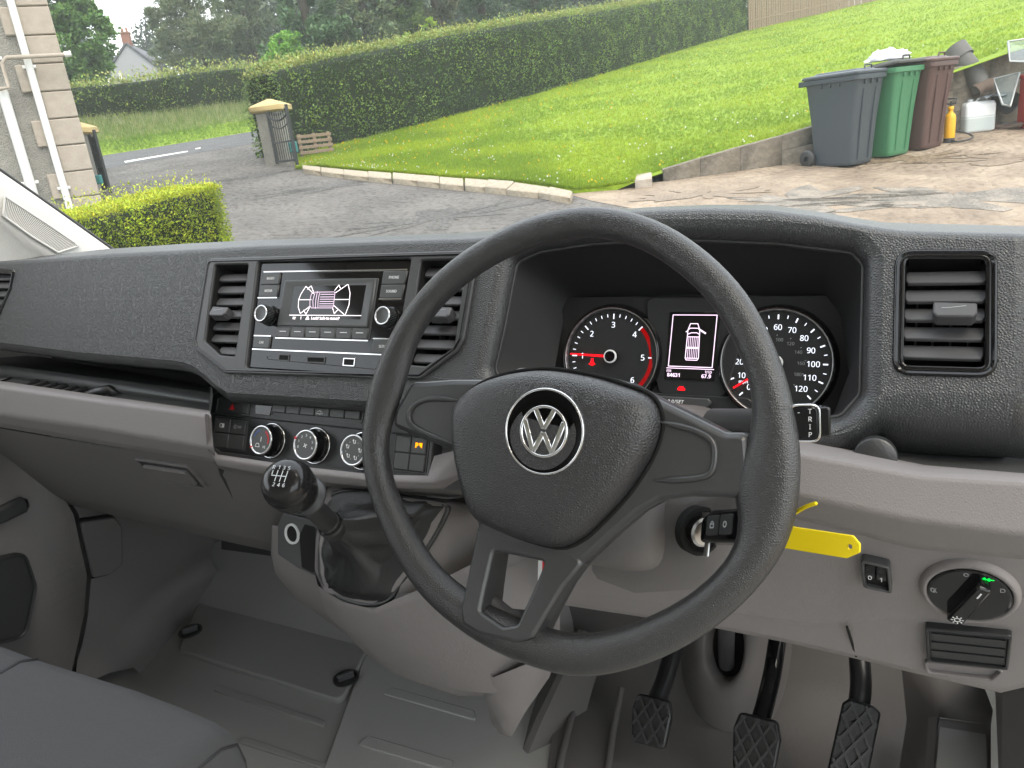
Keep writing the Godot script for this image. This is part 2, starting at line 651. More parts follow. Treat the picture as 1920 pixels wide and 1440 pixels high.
	loft(s, [z3(l0, 0.0), z3(inset(lip, -0.010), -0.002), z3(inset(lip, -0.004), -0.007), z3(inset(lip, -0.001), -0.013), z3(lip, -0.018)], true, [], 80)
	build("dash_pad", [s, M.pad], dash, FA)
	# cowl tunnel down to the dials
	s = st()
	frame(s, inset(lip, -0.0005), inset(lip, 0.0022), -0.022, -0.0155, 0.0008)
	build("cowl_edge_trim", [s, M.trim], dash, FA)
	s = st()
	var well := [Vector3(0.2906,-0.0499,-0.08),Vector3(0.2935,0.0362,-0.0936),Vector3(0.3133,0.0457,-0.0945),Vector3(0.4735,0.0489,-0.093),Vector3(0.5815,0.0442,-0.0953),Vector3(0.6003,0.0227,-0.0891),Vector3(0.6117,-0.0345,-0.0725),Vector3(0.5986,-0.0833,-0.074),Vector3(0.3318,-0.1074,-0.0858)]
	var w2 := []
	for v in well:
		w2.append(Vector2(v.x, v.y))
	var ra := resample(lip, 60, Vector2(0.2541,0.074))
	var rb := resample(w2, 60, Vector2(0.3344,0.0163))
	var rc := []
	for v in rb:
		rc.append(Vector3(v.x, v.y, -0.075 + v.y * -0.12))
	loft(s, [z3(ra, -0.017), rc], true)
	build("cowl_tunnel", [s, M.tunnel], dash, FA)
	cluster(dash)
	centre_stack(dash, centre)
	# side vents
	for side in 2:
		var hole := vr if side == 0 else vl
		s = st()
		var inner := inset(hole, 0.0075)
		var mid := inset(hole, 0.0035)
		loft(s, [z3(inset(hole, -0.0015), -0.001), z3(inset(hole, -0.0005), 0.0018), z3(inset(hole, 0.001), 0.0025), z3(mid, 0.001), z3(inset(hole, 0.0048), 0.0022), z3(inner, 0.0005), z3(inner, -0.02)], true, [2, 3, 5], 1)
		var bezel := s
		var lo := Vector2(1e9, 1e9)
		var hi := -lo
		for v in inner:
			lo = lo.min(v)
			hi = hi.max(v)
		var ys := []
		var xs := []
		for k in 5:
			ys.append(lerpf(hi.y, lo.y, (k + 0.95) / 5.75))
			xs.append([lo.x + 0.001, hi.x - 0.001])
		var vp := vent(dash, inner, xs, ys, Vector2(lerpf(lo.x, hi.x, 0.62), ys[2] + 0.001), 0.0165, 0.0072)
		build("vent_bezel", [bezel, M.gloss], vp)
	climate(dash)
	lower_dash(dash)

func tick_ring(s: SurfaceTool, c: Vector2, r0: float, r1: float, a: float, w: float, z: float) -> void:
	var d := Vector2.from_angle(deg_to_rad(a))
	stroke(s, [c + d * r0, c + d * r1], w, z, 0.0003)

func arc(c: Vector2, r: float, a0: float, a1: float, n := 16) -> Array:
	var p := []
	for k in n + 1:
		p.append(c + Vector2.from_angle(deg_to_rad(lerpf(a0, a1, float(k) / n))) * r)
	return p

func cluster(dash: Node3D) -> void:
	var cl := part("instrument_cluster", dash, CL)
	var s := st()
	slab(s, rounded(pm([-178, -75, 175, -75, 178, 20, 160, 62, -160, 62, -172, 20]), 0.012), -0.012, -0.005, 0.001)
	build("cluster_back", [s, M.tunnel], cl)
	s = st()
	slab(s, rounded(pm([-58, 60, 60, 60, 44, -18, 36, -48, -36, -48, -46, -18]), 0.01), -0.005, -0.001, 0.001)
	build("cluster_centre_plate", [s, M.panel], cl)
	var tc := Vector2(-0.0955, -0.008)
	var sc := Vector2(0.087, -0.009)
	for which in 2:
		var c := tc if which == 0 else sc
		var d := MeshInstance3D.new()
		s = st()
		fill(s, circle(0.056, 48, c), -0.003)
		d = build("rev_counter" if which == 0 else "speedometer", [s, M.panel], dash, CL)
		s = st()
		lathe(s, [Vector2(0.0555, -0.003), Vector2(0.0565, 0.004), Vector2(0.0575, 0.005), Vector2(0.0585, 0.004), Vector2(0.0615, -0.003), Vector2(0.062, -0.006)], 64, at(c.x, c.y), [2, 3])
		build("dial_surround", [s, M.gloss], d)
		s = st()
		lathe(s, [Vector2(0.0545, -0.0025), Vector2(0.0552, 0.003), Vector2(0.0559, 0.0042), Vector2(0.0566, 0.003)], 64, at(c.x, c.y))
		build("dial_ring", [s, M.satin], d)
		var t := st()
		var t2 := st()
		var r := st()
		if which == 0:
			for k in 31:
				var a := 225.0 - k * 9.0
				var big := k % 5 == 0
				if k <= 20 or big:
					tick_ring(t, c, 0.044 if big else 0.0462, 0.0495, a, 0.0013 if big else 0.0008, -0.0028)
			for k in range(1, 7):
				var p := c + Vector2.from_angle(deg_to_rad(225.0 - k * 45.0)) * 0.037
				letters(t, str(k), 0.0066, at(p.x, p.y, -0.0028))
			letters(t, "1/min", 0.0022, at(c.x - 0.033, c.y - 0.024, -0.0028))
			letters(t, "x 1000", 0.0022, at(c.x - 0.0325, c.y - 0.028, -0.0028))
			stroke(r, arc(c, 0.0475, 45, -45, 30), 0.0045, -0.0028, 0.0003)
			build("redline", [r, M.lit_redline], d)
			for k in 11:
				tick_ring(t, c + Vector2(0, -0.038), 0.0105, 0.0135, 180.0 - k * 18.0, 0.0008, -0.0028)
			letters(t, "90", 0.0035, at(c.x - 0.0005, c.y - 0.0325, -0.0028))
		else:
			for k in 25:
				var a := 225.0 - k * 11.25
				var big := k % 2 == 0
				tick_ring(t, c, 0.0462 if big else 0.0475, 0.0505, a, 0.0014 if big else 0.0008, -0.0028)
			for k in 13:
				var p := c + Vector2.from_angle(deg_to_rad(225.0 - k * 22.5)) * (0.0375 if k < 9 else 0.0365)
				letters(t, str(k * 10), 0.0058, at(p.x, p.y, -0.0028))
			for k in 11:
				var kmh := k * 20.0
				var a := 225.0 - kmh / 1.609 * 2.25
				var p := c + Vector2.from_angle(deg_to_rad(a)) * 0.0245
				if k > 0 and a > -50.0:
					letters(t2, str(int(kmh)), 0.0034, at(p.x, p.y, -0.0028))
				tick_ring(t2, c, 0.0285, 0.0297, a + 5.6, 0.0008, -0.0028)
			letters(t, "mph", 0.003, at(c.x - 0.0325, c.y - 0.021, -0.0028))
			build("kilometre_figures", [t2, M.ink_dim], d)
		build("dial_figures", [t, M.lit_dial], d)
		s = st()
		var na := deg_to_rad(178.0 if which == 0 else 214.0)
		var n2 := Vector2.from_angle(na)
		var o2 := n2.orthogonal()
		var c0 := c - n2 * 0.004
		slab(s, [c0 + o2 * 0.0014, c0 - o2 * 0.0014, c + n2 * 0.0505 - o2 * 0.0008, c + n2 * 0.0505 + o2 * 0.0008], 0.0005, 0.0016, 0.0003, true)
		build("needle", [s, M.lit_red], d)
		s = st()
		lathe(s, [Vector2(0.0078, -0.003), Vector2(0.0078, 0.003), Vector2(0.0068, 0.0042), Vector2(0.0001, 0.0042)], 28, at(c.x, c.y), [1, 2])
		var h := st()
		lathe(h, [Vector2(0.0079, 0.0022), Vector2(0.0079, 0.0034), Vector2(0.0068, 0.0045), Vector2(0.0062, 0.0043)], 28, at(c.x, c.y))
		build("needle_hub", [s, M.gloss, h, M.ink], d)
	# warning lamps
	s = st()
	var lp := tc + Vector2(-0.024, -0.0065)
	fill(s, circle(0.0028, 14, lp + Vector2(0, -0.002)), -0.0025)
	fill(s, rect(0.003, 0.004, lp + Vector2(0, 0.0018)), -0.0024)
	fill(s, rect(0.008, 0.0012, lp + Vector2(0, -0.0028)), -0.0023)
	build("oil_lamp", [s, M.lit_red], cl)
	s = st()
	fill(s, rrect(0.0085, 0.0026, 0.001, Vector2(-0.0115, -0.0415)), -0.0006)
	fill(s, rrect(0.0055, 0.0042, 0.001, Vector2(-0.0115, -0.0405)), -0.0005)
	build("warning_lamp", [s, M.lit_red], cl)
	# display
	s = st()
	slab(s, pm([-29, 44, 28, 44, 24, -31, -31, -31]), -0.001, 0.0005, 0.0003)
	var t := st()
	var w := st()
	var bx := pm([-24.5, 40.5, 24, 40.5, 21.5, -16.5, -27, -16.5])
	bx.append(bx[0])
	stroke(t, bx, 0.0009, 0.0006, 0.0002)
	stroke(t, pm([-29, -18.5, 23.5, -18.5]), 0.0008, 0.0006, 0.0002)
	letters(t, "mi", 0.0026, at(-0.0262, -0.0213, 0.0006))
	letters(t, "84631", 0.0039, at(-0.0205, -0.0262, 0.0006), "Droid Sans", 0.0004, 0.0, true)
	letters(t, "trip", 0.0026, at(0.0178, -0.0213, 0.0006))
	letters(t, "67.9", 0.0039, at(0.0155, -0.0262, 0.0006), "Droid Sans", 0.0004, 0.0, true)
	for q in [pm([-7, 24, -4.5, 31, 3.5, 31, 6, 24, 6, -7, 4.5, -9, -7.5, -9, -8.5, -7, -7, 24]), pm([-7, 24, -4.5, 26, 4, 26, 6, 24]), pm([-6.5, 19.5, -3, 21, 3, 21, 5.5, 19.5]), pm([-7, 16.5, 6, 16.5]), pm([-8, 5, 5.5, 5]), pm([-8, 4, 5.5, 4]), pm([-8.5, -7, 5, -7])]:
		stroke(w, q, 0.0009, 0.0006, 0.0002)
	for k in 6:
		stroke(w, pm([-5.5 + k * 2, 16, -6.2 + k * 2, -6.5]), 0.0005, 0.0006, 0.0002)
	stroke(w, pm([6, 24.5, 12.5, 20.5]), 0.0018, 0.0006, 0.0002)
	stroke(w, pm([-7, 23, -9, 22]), 0.0012, 0.0006, 0.0002)
	build("trip_display", [s, M.gloss, t, M.lit_pink, w, M.lit_pink], cl)
	s = st()
	slab(s, rounded(pm([-42, -50, 20, -50, 24, -55, 18, -61, -46, -61]), 0.003), -0.003, 0.004, 0.0012)
	t = st()
	letters(t, "0.0/SET", 0.0038, at(-0.016, -0.0555, 0.0041), "Droid Sans", 0.0004, 0.25, true)
	build("trip_reset_button", [s, M.button, t, M.ink], cl)
	s = st()
	slab(s, rounded(pm([-60, -47, 60, -47, 95, -70, 95, -90, -60, -90]), 0.01), -0.006, -0.001, 0.001)
	build("cluster_lower_plate", [s, M.panel], cl)

func centre_stack(dash: Node3D, outer: Array) -> void:
	var vl := rounded(pm([-224, 78, -157, 77, -160, -53, -190, -52, -224, -33]), 0.004, 3)
	var vr := rounded(pm([133, 74, 198, 74, 194, -31, 157, -55, 128, -54]), 0.004, 3)
	var hole := rounded(pm([-140, 80, 119, 77, 109, -70, -137, -68]), 0.005, 3)
	var s := st()
	pierced(s, outer, [vl, vr, hole], -0.003, 0.004, 0.0018, -0.012, 0.002)
	build("panel_frame", [s, M.trim], dash, FA)
	s = st()
	frame(s, inset(outer, 0.0035), inset(outer, 0.006), 0.003, 0.0052, 0.0008)
	build("frame_bead", [s, M.gloss], dash, FA)
	var ysl := [0.061, 0.0435, 0.026, 0.0085, -0.0095, -0.027, -0.0445]
	for side in 2:
		var xs := []
		for y in ysl:
			if side == 0:
				xs.append([-0.222 + (maxf(0.0, -0.031 - y) * 1.3), -0.1585 - maxf(0.0, -y) * 0.03])
			else:
				xs.append([0.1345 - maxf(0.0, -y) * 0.06, 0.197 - maxf(0.0, -0.031 - y) * 1.3 - maxf(0.0, -y) * 0.06])
		vent(dash, inset(vl if side == 0 else vr, 0.0004), xs, ysl, Vector2(-0.2, 0.0085) if side == 0 else Vector2(0.17, 0.0085), 0.016, 0.0068)
	# radio
	s = st()
	slab(s, inset(hole, 0.0006), -0.012, -0.001, 0.0015)
	var radio := build("radio", [s, M.gloss], dash, FA)
	s = st()
	slab(s, rounded(pm([-88, 55, 70, 54, 66, -26, -92, -26]), 0.003, 3), -0.001, 0.0005, 0.0008)
	build("display_surround", [s, M.button], radio)
	s = st()
	var bo := pm([-86, 54, 68, 53, 64, -10, -90, -9])
	var bi := pm([-69, 45, 52, 45, 49, 1, -71, 2])
	loft(s, [z3(ccw(bo), 0.001), z3(inset(ccw(bo), 0.001), 0.003), z3(inset(ccw(bo), 0.003), 0.0035), z3(ccw(bi), 0.001)], true, [1, 2])
	build("display_bezel", [s, M.button], radio)
	s = st()
	fill(s, bi, 0.0012)
	var t := st()
	var fan := [pm([-48, 40, -55, 30, -58, 22, -57, 12, -52, 3.5]), pm([-48, 40, -33, 30]), pm([-52, 3.5, -37, 13]), pm([-57, 22, -36, 22]), pm([-45, 36, -39, 40.5, -34, 33]), pm([-47, 8, -42, 2.5, -37, 12]), pm([23, 42, 28, 30, 28.5, 15, 24, 1.5]), pm([23, 42, 4, 31]), pm([24, 1.5, 4, 14]), pm([28.5, 22, 3, 22]), pm([2, 34, 8, 41, 12, 35.5]), pm([2, 11, 6, 3.5, 11, 8.5]), pm([-71, 1.2, 50, 1.2])]
	for q in fan:
		var c := []
		for v in q:
			c.append(v + Vector2(0, 0.0045))
		stroke(t, c, 0.0008, 0.0014, 0.0002)
	var w := st()
	for q in [pm([-34, 33, -37, 30, -38, 22, -37, 15, -34, 12, 2, 12, 3, 14, 3, 31, 2, 33, -34, 33]), pm([-31, 32, -33, 22, -31, 13]), pm([-27, 34, -28, 22, -27, 11]), pm([-23, 32, -24, 22, -23, 13]), pm([-21, 30, 2, 30]), pm([-21, 26.5, 2, 26.5]), pm([-21, 23.5, 2, 23.5]), pm([-21, 20.5, 2, 20.5]), pm([-21, 17.5, 2, 17.5]), pm([-21, 14.5, 2, 14.5])]:
		var c := []
		for v in q:
			c.append(v + Vector2(0, 0.0035))
		stroke(w, c, 0.0006, 0.0014, 0.0002)
	letters(t, "Look! Safe to move?", 0.0038, at(-0.0085, -0.0018 + 0.0035, 0.0014))
	stroke(t, pm([-41, 0, -38.5, 4, -36, 0, -41, 0]), 0.0015, 0.0014, 0.0002)
	stroke(t, pm([-50, 0, -50, 4]), 0.0007, 0.0014, 0.0002)
	letters(t, "R2", 0.003, at(-0.062, 0.0018, 0.0014))
	build("display", [s, M.gloss, t, M.lit_white, w, M.lit_pink], radio)
	for k in 6:
		var x0 := lerpf(-0.0905, 0.065, k / 6.0)
		var x1 := lerpf(-0.0905, 0.065, (k + 1) / 6.0) - 0.0008
		var dsh := st()
		stroke(dsh, [Vector2((x0 + x1) * 0.5 - 0.0055, -0.0165), Vector2((x0 + x1) * 0.5 + 0.0055, -0.0165)], 0.0009, 0.0026, 0.0002)
		button(radio, "preset_button", [Vector2(x0, -0.0105), Vector2(x1, -0.0105), Vector2(x1 - 0.0003, -0.0245), Vector2(x0 + 0.0003, -0.0245)], 0.0, 0.0025, "", 0.0, dsh)
	button(radio, "radio_key", pm([-128.5, 65, -97.5, 64.5, -97.2, 48, -130.5, 48]), -0.001, 0.0028, "RADIO", 0.0034)
	button(radio, "media_key", pm([-130.5, 47.4, -97.3, 47.4, -97.5, 31, -132.5, 31]), -0.001, 0.0028, "MEDIA", 0.0034)
	button(radio, "phone_key", pm([77, 62.5, 113.5, 62.5, 111.5, 45.5, 76, 45.5]), -0.001, 0.0028, "PHONE", 0.0034)
	button(radio, "sound_key", pm([76, 45, 111.5, 45, 109.5, 28, 75, 28]), -0.001, 0.0028, "SOUND", 0.0034)
	button(radio, "car_key", pm([-130, -24, -100, -24, -100.5, -40, -130.5, -40.5]), -0.001, 0.0028, "CAR", 0.0034)
	button(radio, "setup_key", pm([73.5, -24, 108, -24, 107, -41.5, 72, -41.5]), -0.001, 0.0028, "SETUP", 0.0034)
	for q in [pm([-128, 65.8, 113, 63.6]), pm([-133, 29.6, -98, 29.6]), pm([75, 27, 109, 27]), pm([-131, -23, -100, -23]), pm([73, -23, 108, -23]), pm([-131, -41.6, 107, -43]), pm([-91, -25.4, 65, -26])]:
		s = st()
		stroke(s, q, 0.0014, -0.001, 0.0026)
		build("chrome_strip", [s, M.chrome], radio)
	for c in [Vector2(-0.1085, 0.005), Vector2(0.0945, 0.003)]:
		s = st()
		lathe(s, [Vector2(0.0145, -0.001), Vector2(0.0142, 0.001), Vector2(0.0125, 0.0016), Vector2(0.012, 0.015), Vector2(0.0115, 0.016)], 36, at(c.x, c.y), [1, 2])
		var ribs := st()
		for k in 36:
			box(ribs, Vector3(0.0006, 0.0009, 0.011), Vector3(0.0121, 0, 0.009), 0.0, at(c.x, c.y, 0, TAU * k / 36))
		var ring := st()
		lathe(ring, [Vector2(0.0115, 0.0155), Vector2(0.0112, 0.0168), Vector2(0.0097, 0.0168), Vector2(0.0094, 0.0158)], 36, at(c.x, c.y))
		var cap := st()
		lathe(cap, [Vector2(0.0095, 0.0158), Vector2(0.005, 0.0148), Vector2(0.0001, 0.0146)], 36, at(c.x, c.y))
		build("rotary_knob", [s, M.gloss, ribs, M.button, ring, M.chrome, cap, M.button], radio)
	s = st()
	stroke(s, arc(Vector2(-0.1, -0.0505), 0.004, 180, 270, 5) + arc(Vector2(0.078, -0.056), 0.005, 270, 360, 5), 0.0007, -0.001, 0.0003)
	build("port_flap_line", [s, M.void], radio)
	for q in [[-0.073, 0.016, 0.006], [-0.017, 0.028, 0.0055], [0.038, 0.016, 0.0075]]:
		s = st()
		var y: float = -0.0515 - (q[0] + 0.073) * 0.02
		frame(s, rrect(q[1] + 0.003, q[2] + 0.003, 0.001, Vector2(q[0], y), 2), rrect(q[1], q[2], 0.0008, Vector2(q[0], y), 2), -0.001, 0.0004, 0.0003)
		var d := st()
		fill(d, rrect(q[1], q[2], 0.0008, Vector2(q[0], y), 2), -0.0007)
		fill(d, rect(q[1] * 0.6, q[2] * 0.25, Vector2(q[0], y)), -0.0004)
		build("socket", [s, M.chrome if q[0] > 0.0 else M.button, d, M.void], radio)

func climate(dash: Node3D) -> void:
	var s := st()
	slab(s, rounded(pm([-196, 53, -184, 60, 196, 52, 198, -22, 188, -34, -166, -31, -192, -15]), 0.006, 4), -0.02, 0.0, 0.002)
	var hv := build("climate_panel", [s, M.panel], dash, HV)
	s = st()
	frame(s, rounded(pm([-196, 28, 198, 24, 198, -22, 188, -34, -166, -31, -192, -15]), 0.006, 4), rounded(pm([-191, 26, 193, 22, 193, -20, 186, -29, -164, -26.5, -187.5, -12]), 0.005, 4), -0.001, 0.003, 0.001)
	build("panel_rim", [s, M.trim], hv)
	s = st()
	frame(s, rrect(0.067, 0.024, 0.003, Vector2(-0.15, 0.0395)), rrect(0.062, 0.019, 0.002, Vector2(-0.15, 0.0395)), -0.001, 0.0015, 0.0006)
	build("hazard_surround", [s, M.trim], hv)
	var tr := st()
	fill(tr, pm([-155, 34.5, -144, 34.5, -149.5, 45]), 0.0022)
	button(hv, "hazard_button", rrect(0.061, 0.018, 0.0018, Vector2(-0.15, 0.0395)), -0.001, 0.003, "", 0.0, tr, M.red_ink)
	s = st()
	slab(s, rounded(pm([-107, 49, -74, 48.5, -76, 31, -104, 31.5]), 0.002, 3), -0.001, 0.0012, 0.0005)
	build("indicator_window", [s, M.gloss], hv)
	var names := ["", "A/C", "", "", "", ""]
	for k in 6:
		var x0 := -0.073 + k * 0.0258
		var ex: SurfaceTool = null
		if k == 3:
			ex = st()
			stroke(ex, pm([8.5, 39.5, 10, 42, 14, 44, 18, 42, 19.5, 39.5, 8.5, 39.5]), 0.0008, 0.0026, 0.0002)
			stroke(ex, arc(Vector2(0.014, 0.041), 0.0022, 150, -120, 8), 0.0006, 0.0026, 0.0002)
		button(hv, "climate_key", rounded([Vector2(x0, 0.0475), Vector2(x0 + 0.0253, 0.0475), Vector2(x0 + 0.025, 0.036), Vector2(x0 + 0.0005, 0.036)], 0.001, 2), -0.001, 0.0035, names[k], 0.0036, ex, M.ink_dim if k == 1 else M.ink)
	s = st()
	stroke(s, arc(Vector2(-0.0695, 0.0375), 0.005, 90 + 80, 270, 5) + arc(Vector2(0.0795, 0.0365), 0.005, 270, 360, 5) + [Vector2(0.0855, 0.046)], 0.0012, -0.0005, 0.0015)
	build("key_row_edge", [s, M.trim], hv)
	for bank in 2:
		var cx := -0.1485 if bank == 0 else 0.1655
		var cw := 0.031 if bank == 0 else 0.0235
		s = st()
		frame(s, rrect(cw * 2 + 0.005, 0.047, 0.003, Vector2(cx, 0.0005)), rrect(cw * 2 + 0.001, 0.043, 0.002, Vector2(cx, 0.0005)), -0.001, 0.0014, 0.0005)
		build("switch_surround", [s, M.trim], hv)
		for q in 4:
			var c := Vector2(cx + (cw * 0.5 if q % 2 else -cw * 0.5), 0.011 if q < 2 else -0.0105)
			var ex: SurfaceTool = null
			var ink: Material = M.ink
			if bank == 0 and q == 0:
				ex = st()
				fill(ex, rrect(0.0048, 0.006, 0.001, c + Vector2(0.0022, 0)), 0.0031)
				stroke(ex, arc(c + Vector2(-0.0018, 0), 0.0027, 60, 300, 10), 0.0009, 0.003, 0.0002)
			if bank == 0 and q == 1:
				ex = st()
				stroke(ex, arc(c + Vector2(-0.0045, 0), 0.0026, 30, 330, 10), 0.0007, 0.003, 0.0002)
				letters(ex, "A", 0.0024, at(c.x - 0.0045, c.y, 0.003))
				letters(ex, "OFF", 0.0024, at(c.x + 0.0035, c.y, 0.003))
				ink = M.ink_dim
			if bank == 1 and q == 1:
				ex = st()
				letters(ex, "P", 0.0062, at(c.x - 0.0025, c.y, 0.003), "Droid Sans", 0.0004, 0.0, true)
				fill(ex, [c + Vector2(0.0005, 0.003), c + Vector2(0.0055, 0.0035), c + Vector2(0.0055, -0.003), c + Vector2(0.0022, -0.0005)], 0.0032)
				ink = M.lit_amber
			button(hv, "switch", rrect(cw - 0.0008, 0.0205, 0.0015, c, 2), -0.001, 0.0038, "", 0.0, ex, ink)
	for k in 3:
		var c := Vector2(-0.067 + k * 0.0793, -0.003)
		s = st()
		lathe(s, [Vector2(0.0245, -0.001), Vector2(0.0245, 0.001), Vector2(0.0225, 0.0015), Vector2(0.0222, 0.006), Vector2(0.0205, 0.007), Vector2(0.02, 0.02)], 44, at(c.x, c.y), [1, 2, 3, 4])
		var ring := st()
		lathe(ring, [Vector2(0.0202, 0.0195), Vector2(0.02, 0.0212), Vector2(0.0188, 0.0222), Vector2(0.0175, 0.0216), Vector2(0.0172, 0.0205)], 44, at(c.x, c.y))
		lathe(ring, [Vector2(0.0226, 0.0018), Vector2(0.0237, 0.0026), Vector2(0.0246, 0.0014)], 44, at(c.x, c.y))
		var cap := st()
		fill(cap, circle(0.0176, 40, c), 0.0206)
		var knob := build("climate_dial", [s, M.gloss, ring, M.chrome, cap, M.button], hv)
		var t := st()
		var zz := 0.0207
		var red := st()
		if k == 0:
			stroke(red, arc(c, 0.0135, 60, -15, 10), 0.0022, zz, 0.0002)
			var blue := st()
			stroke(blue, arc(c, 0.0135, 165, 105, 8), 0.0014, zz, 0.0002)
			knob.mesh = joined(knob.mesh, blue, M.blue_ink)
			stroke(t, [c + Vector2(0, -0.002), c + Vector2(0.0003, 0.004)], 0.0012, zz, 0.0002)
			stroke(t, [c + Vector2(-0.009, -0.0095), c + Vector2(-0.0075, -0.005), c + Vector2(-0.003, -0.005), c + Vector2(-0.0015, -0.0095), c + Vector2(-0.009, -0.0095)], 0.0008, zz, 0.0002)
			letters(t, "HI", 0.003, at(c.x + 0.007, c.y - 0.009, zz))
			box(red, Vector3(0.003, 0.002, 0.0018), Vector3(0.0188, 0, 0.0217), 0.0, at(c.x, c.y, 0, deg_to_rad(214)))
		elif k == 1:
			for q in 7:
				var p := c + Vector2.from_angle(deg_to_rad(195.0 - q * 35.0)) * 0.0125
				letters(t, str(q), 0.0032, at(p.x, p.y, zz))
			for q in 4:
				stroke(t, [c + Vector2(0, -0.001), c + Vector2(0, -0.001) + Vector2.from_angle(q * PI / 2 + 0.5) * 0.003], 0.0013, zz, 0.0002)
			box(red, Vector3(0.003, 0.003, 0.0018), Vector3(0.0188, 0, 0.0217), 0.0, at(c.x, c.y, 0, deg_to_rad(155)))
		else:
			for q in 5:
				var p := c + Vector2.from_angle(deg_to_rad(90.0 + q * 68.0 - (0.0 if q < 3 else 0.0))) * 0.0105
				fill(t, circle(0.0013, 8, p + Vector2(-0.001, 0.0018)), zz)
				stroke(t, [p + Vector2(-0.001, 0.001), p + Vector2(0, -0.0018), p + Vector2(0.0025, -0.0018), p + Vector2(0.0025, 0.002)], 0.0009, zz, 0.0002)
			for q in 5:
				fill(t, circle(0.0005, 6, c + Vector2.from_angle(deg_to_rad(55.0 + q * 68.0)) * 0.0115), zz)
			box(red, Vector3(0.003, 0.002, 0.0018), Vector3(0.0188, 0, 0.0217), 0.0, at(c.x, c.y, 0, deg_to_rad(20)))
		knob.mesh = joined(knob.mesh, t, M.ink)
		knob.mesh = joined(knob.mesh, red, M.red_ink)

func joined(m: ArrayMesh, s: SurfaceTool, mt: Material) -> ArrayMesh:
	s.generate_normals()
	s.commit(m)
	m.surface_set_material(m.get_surface_count() - 1, mt)
	return m

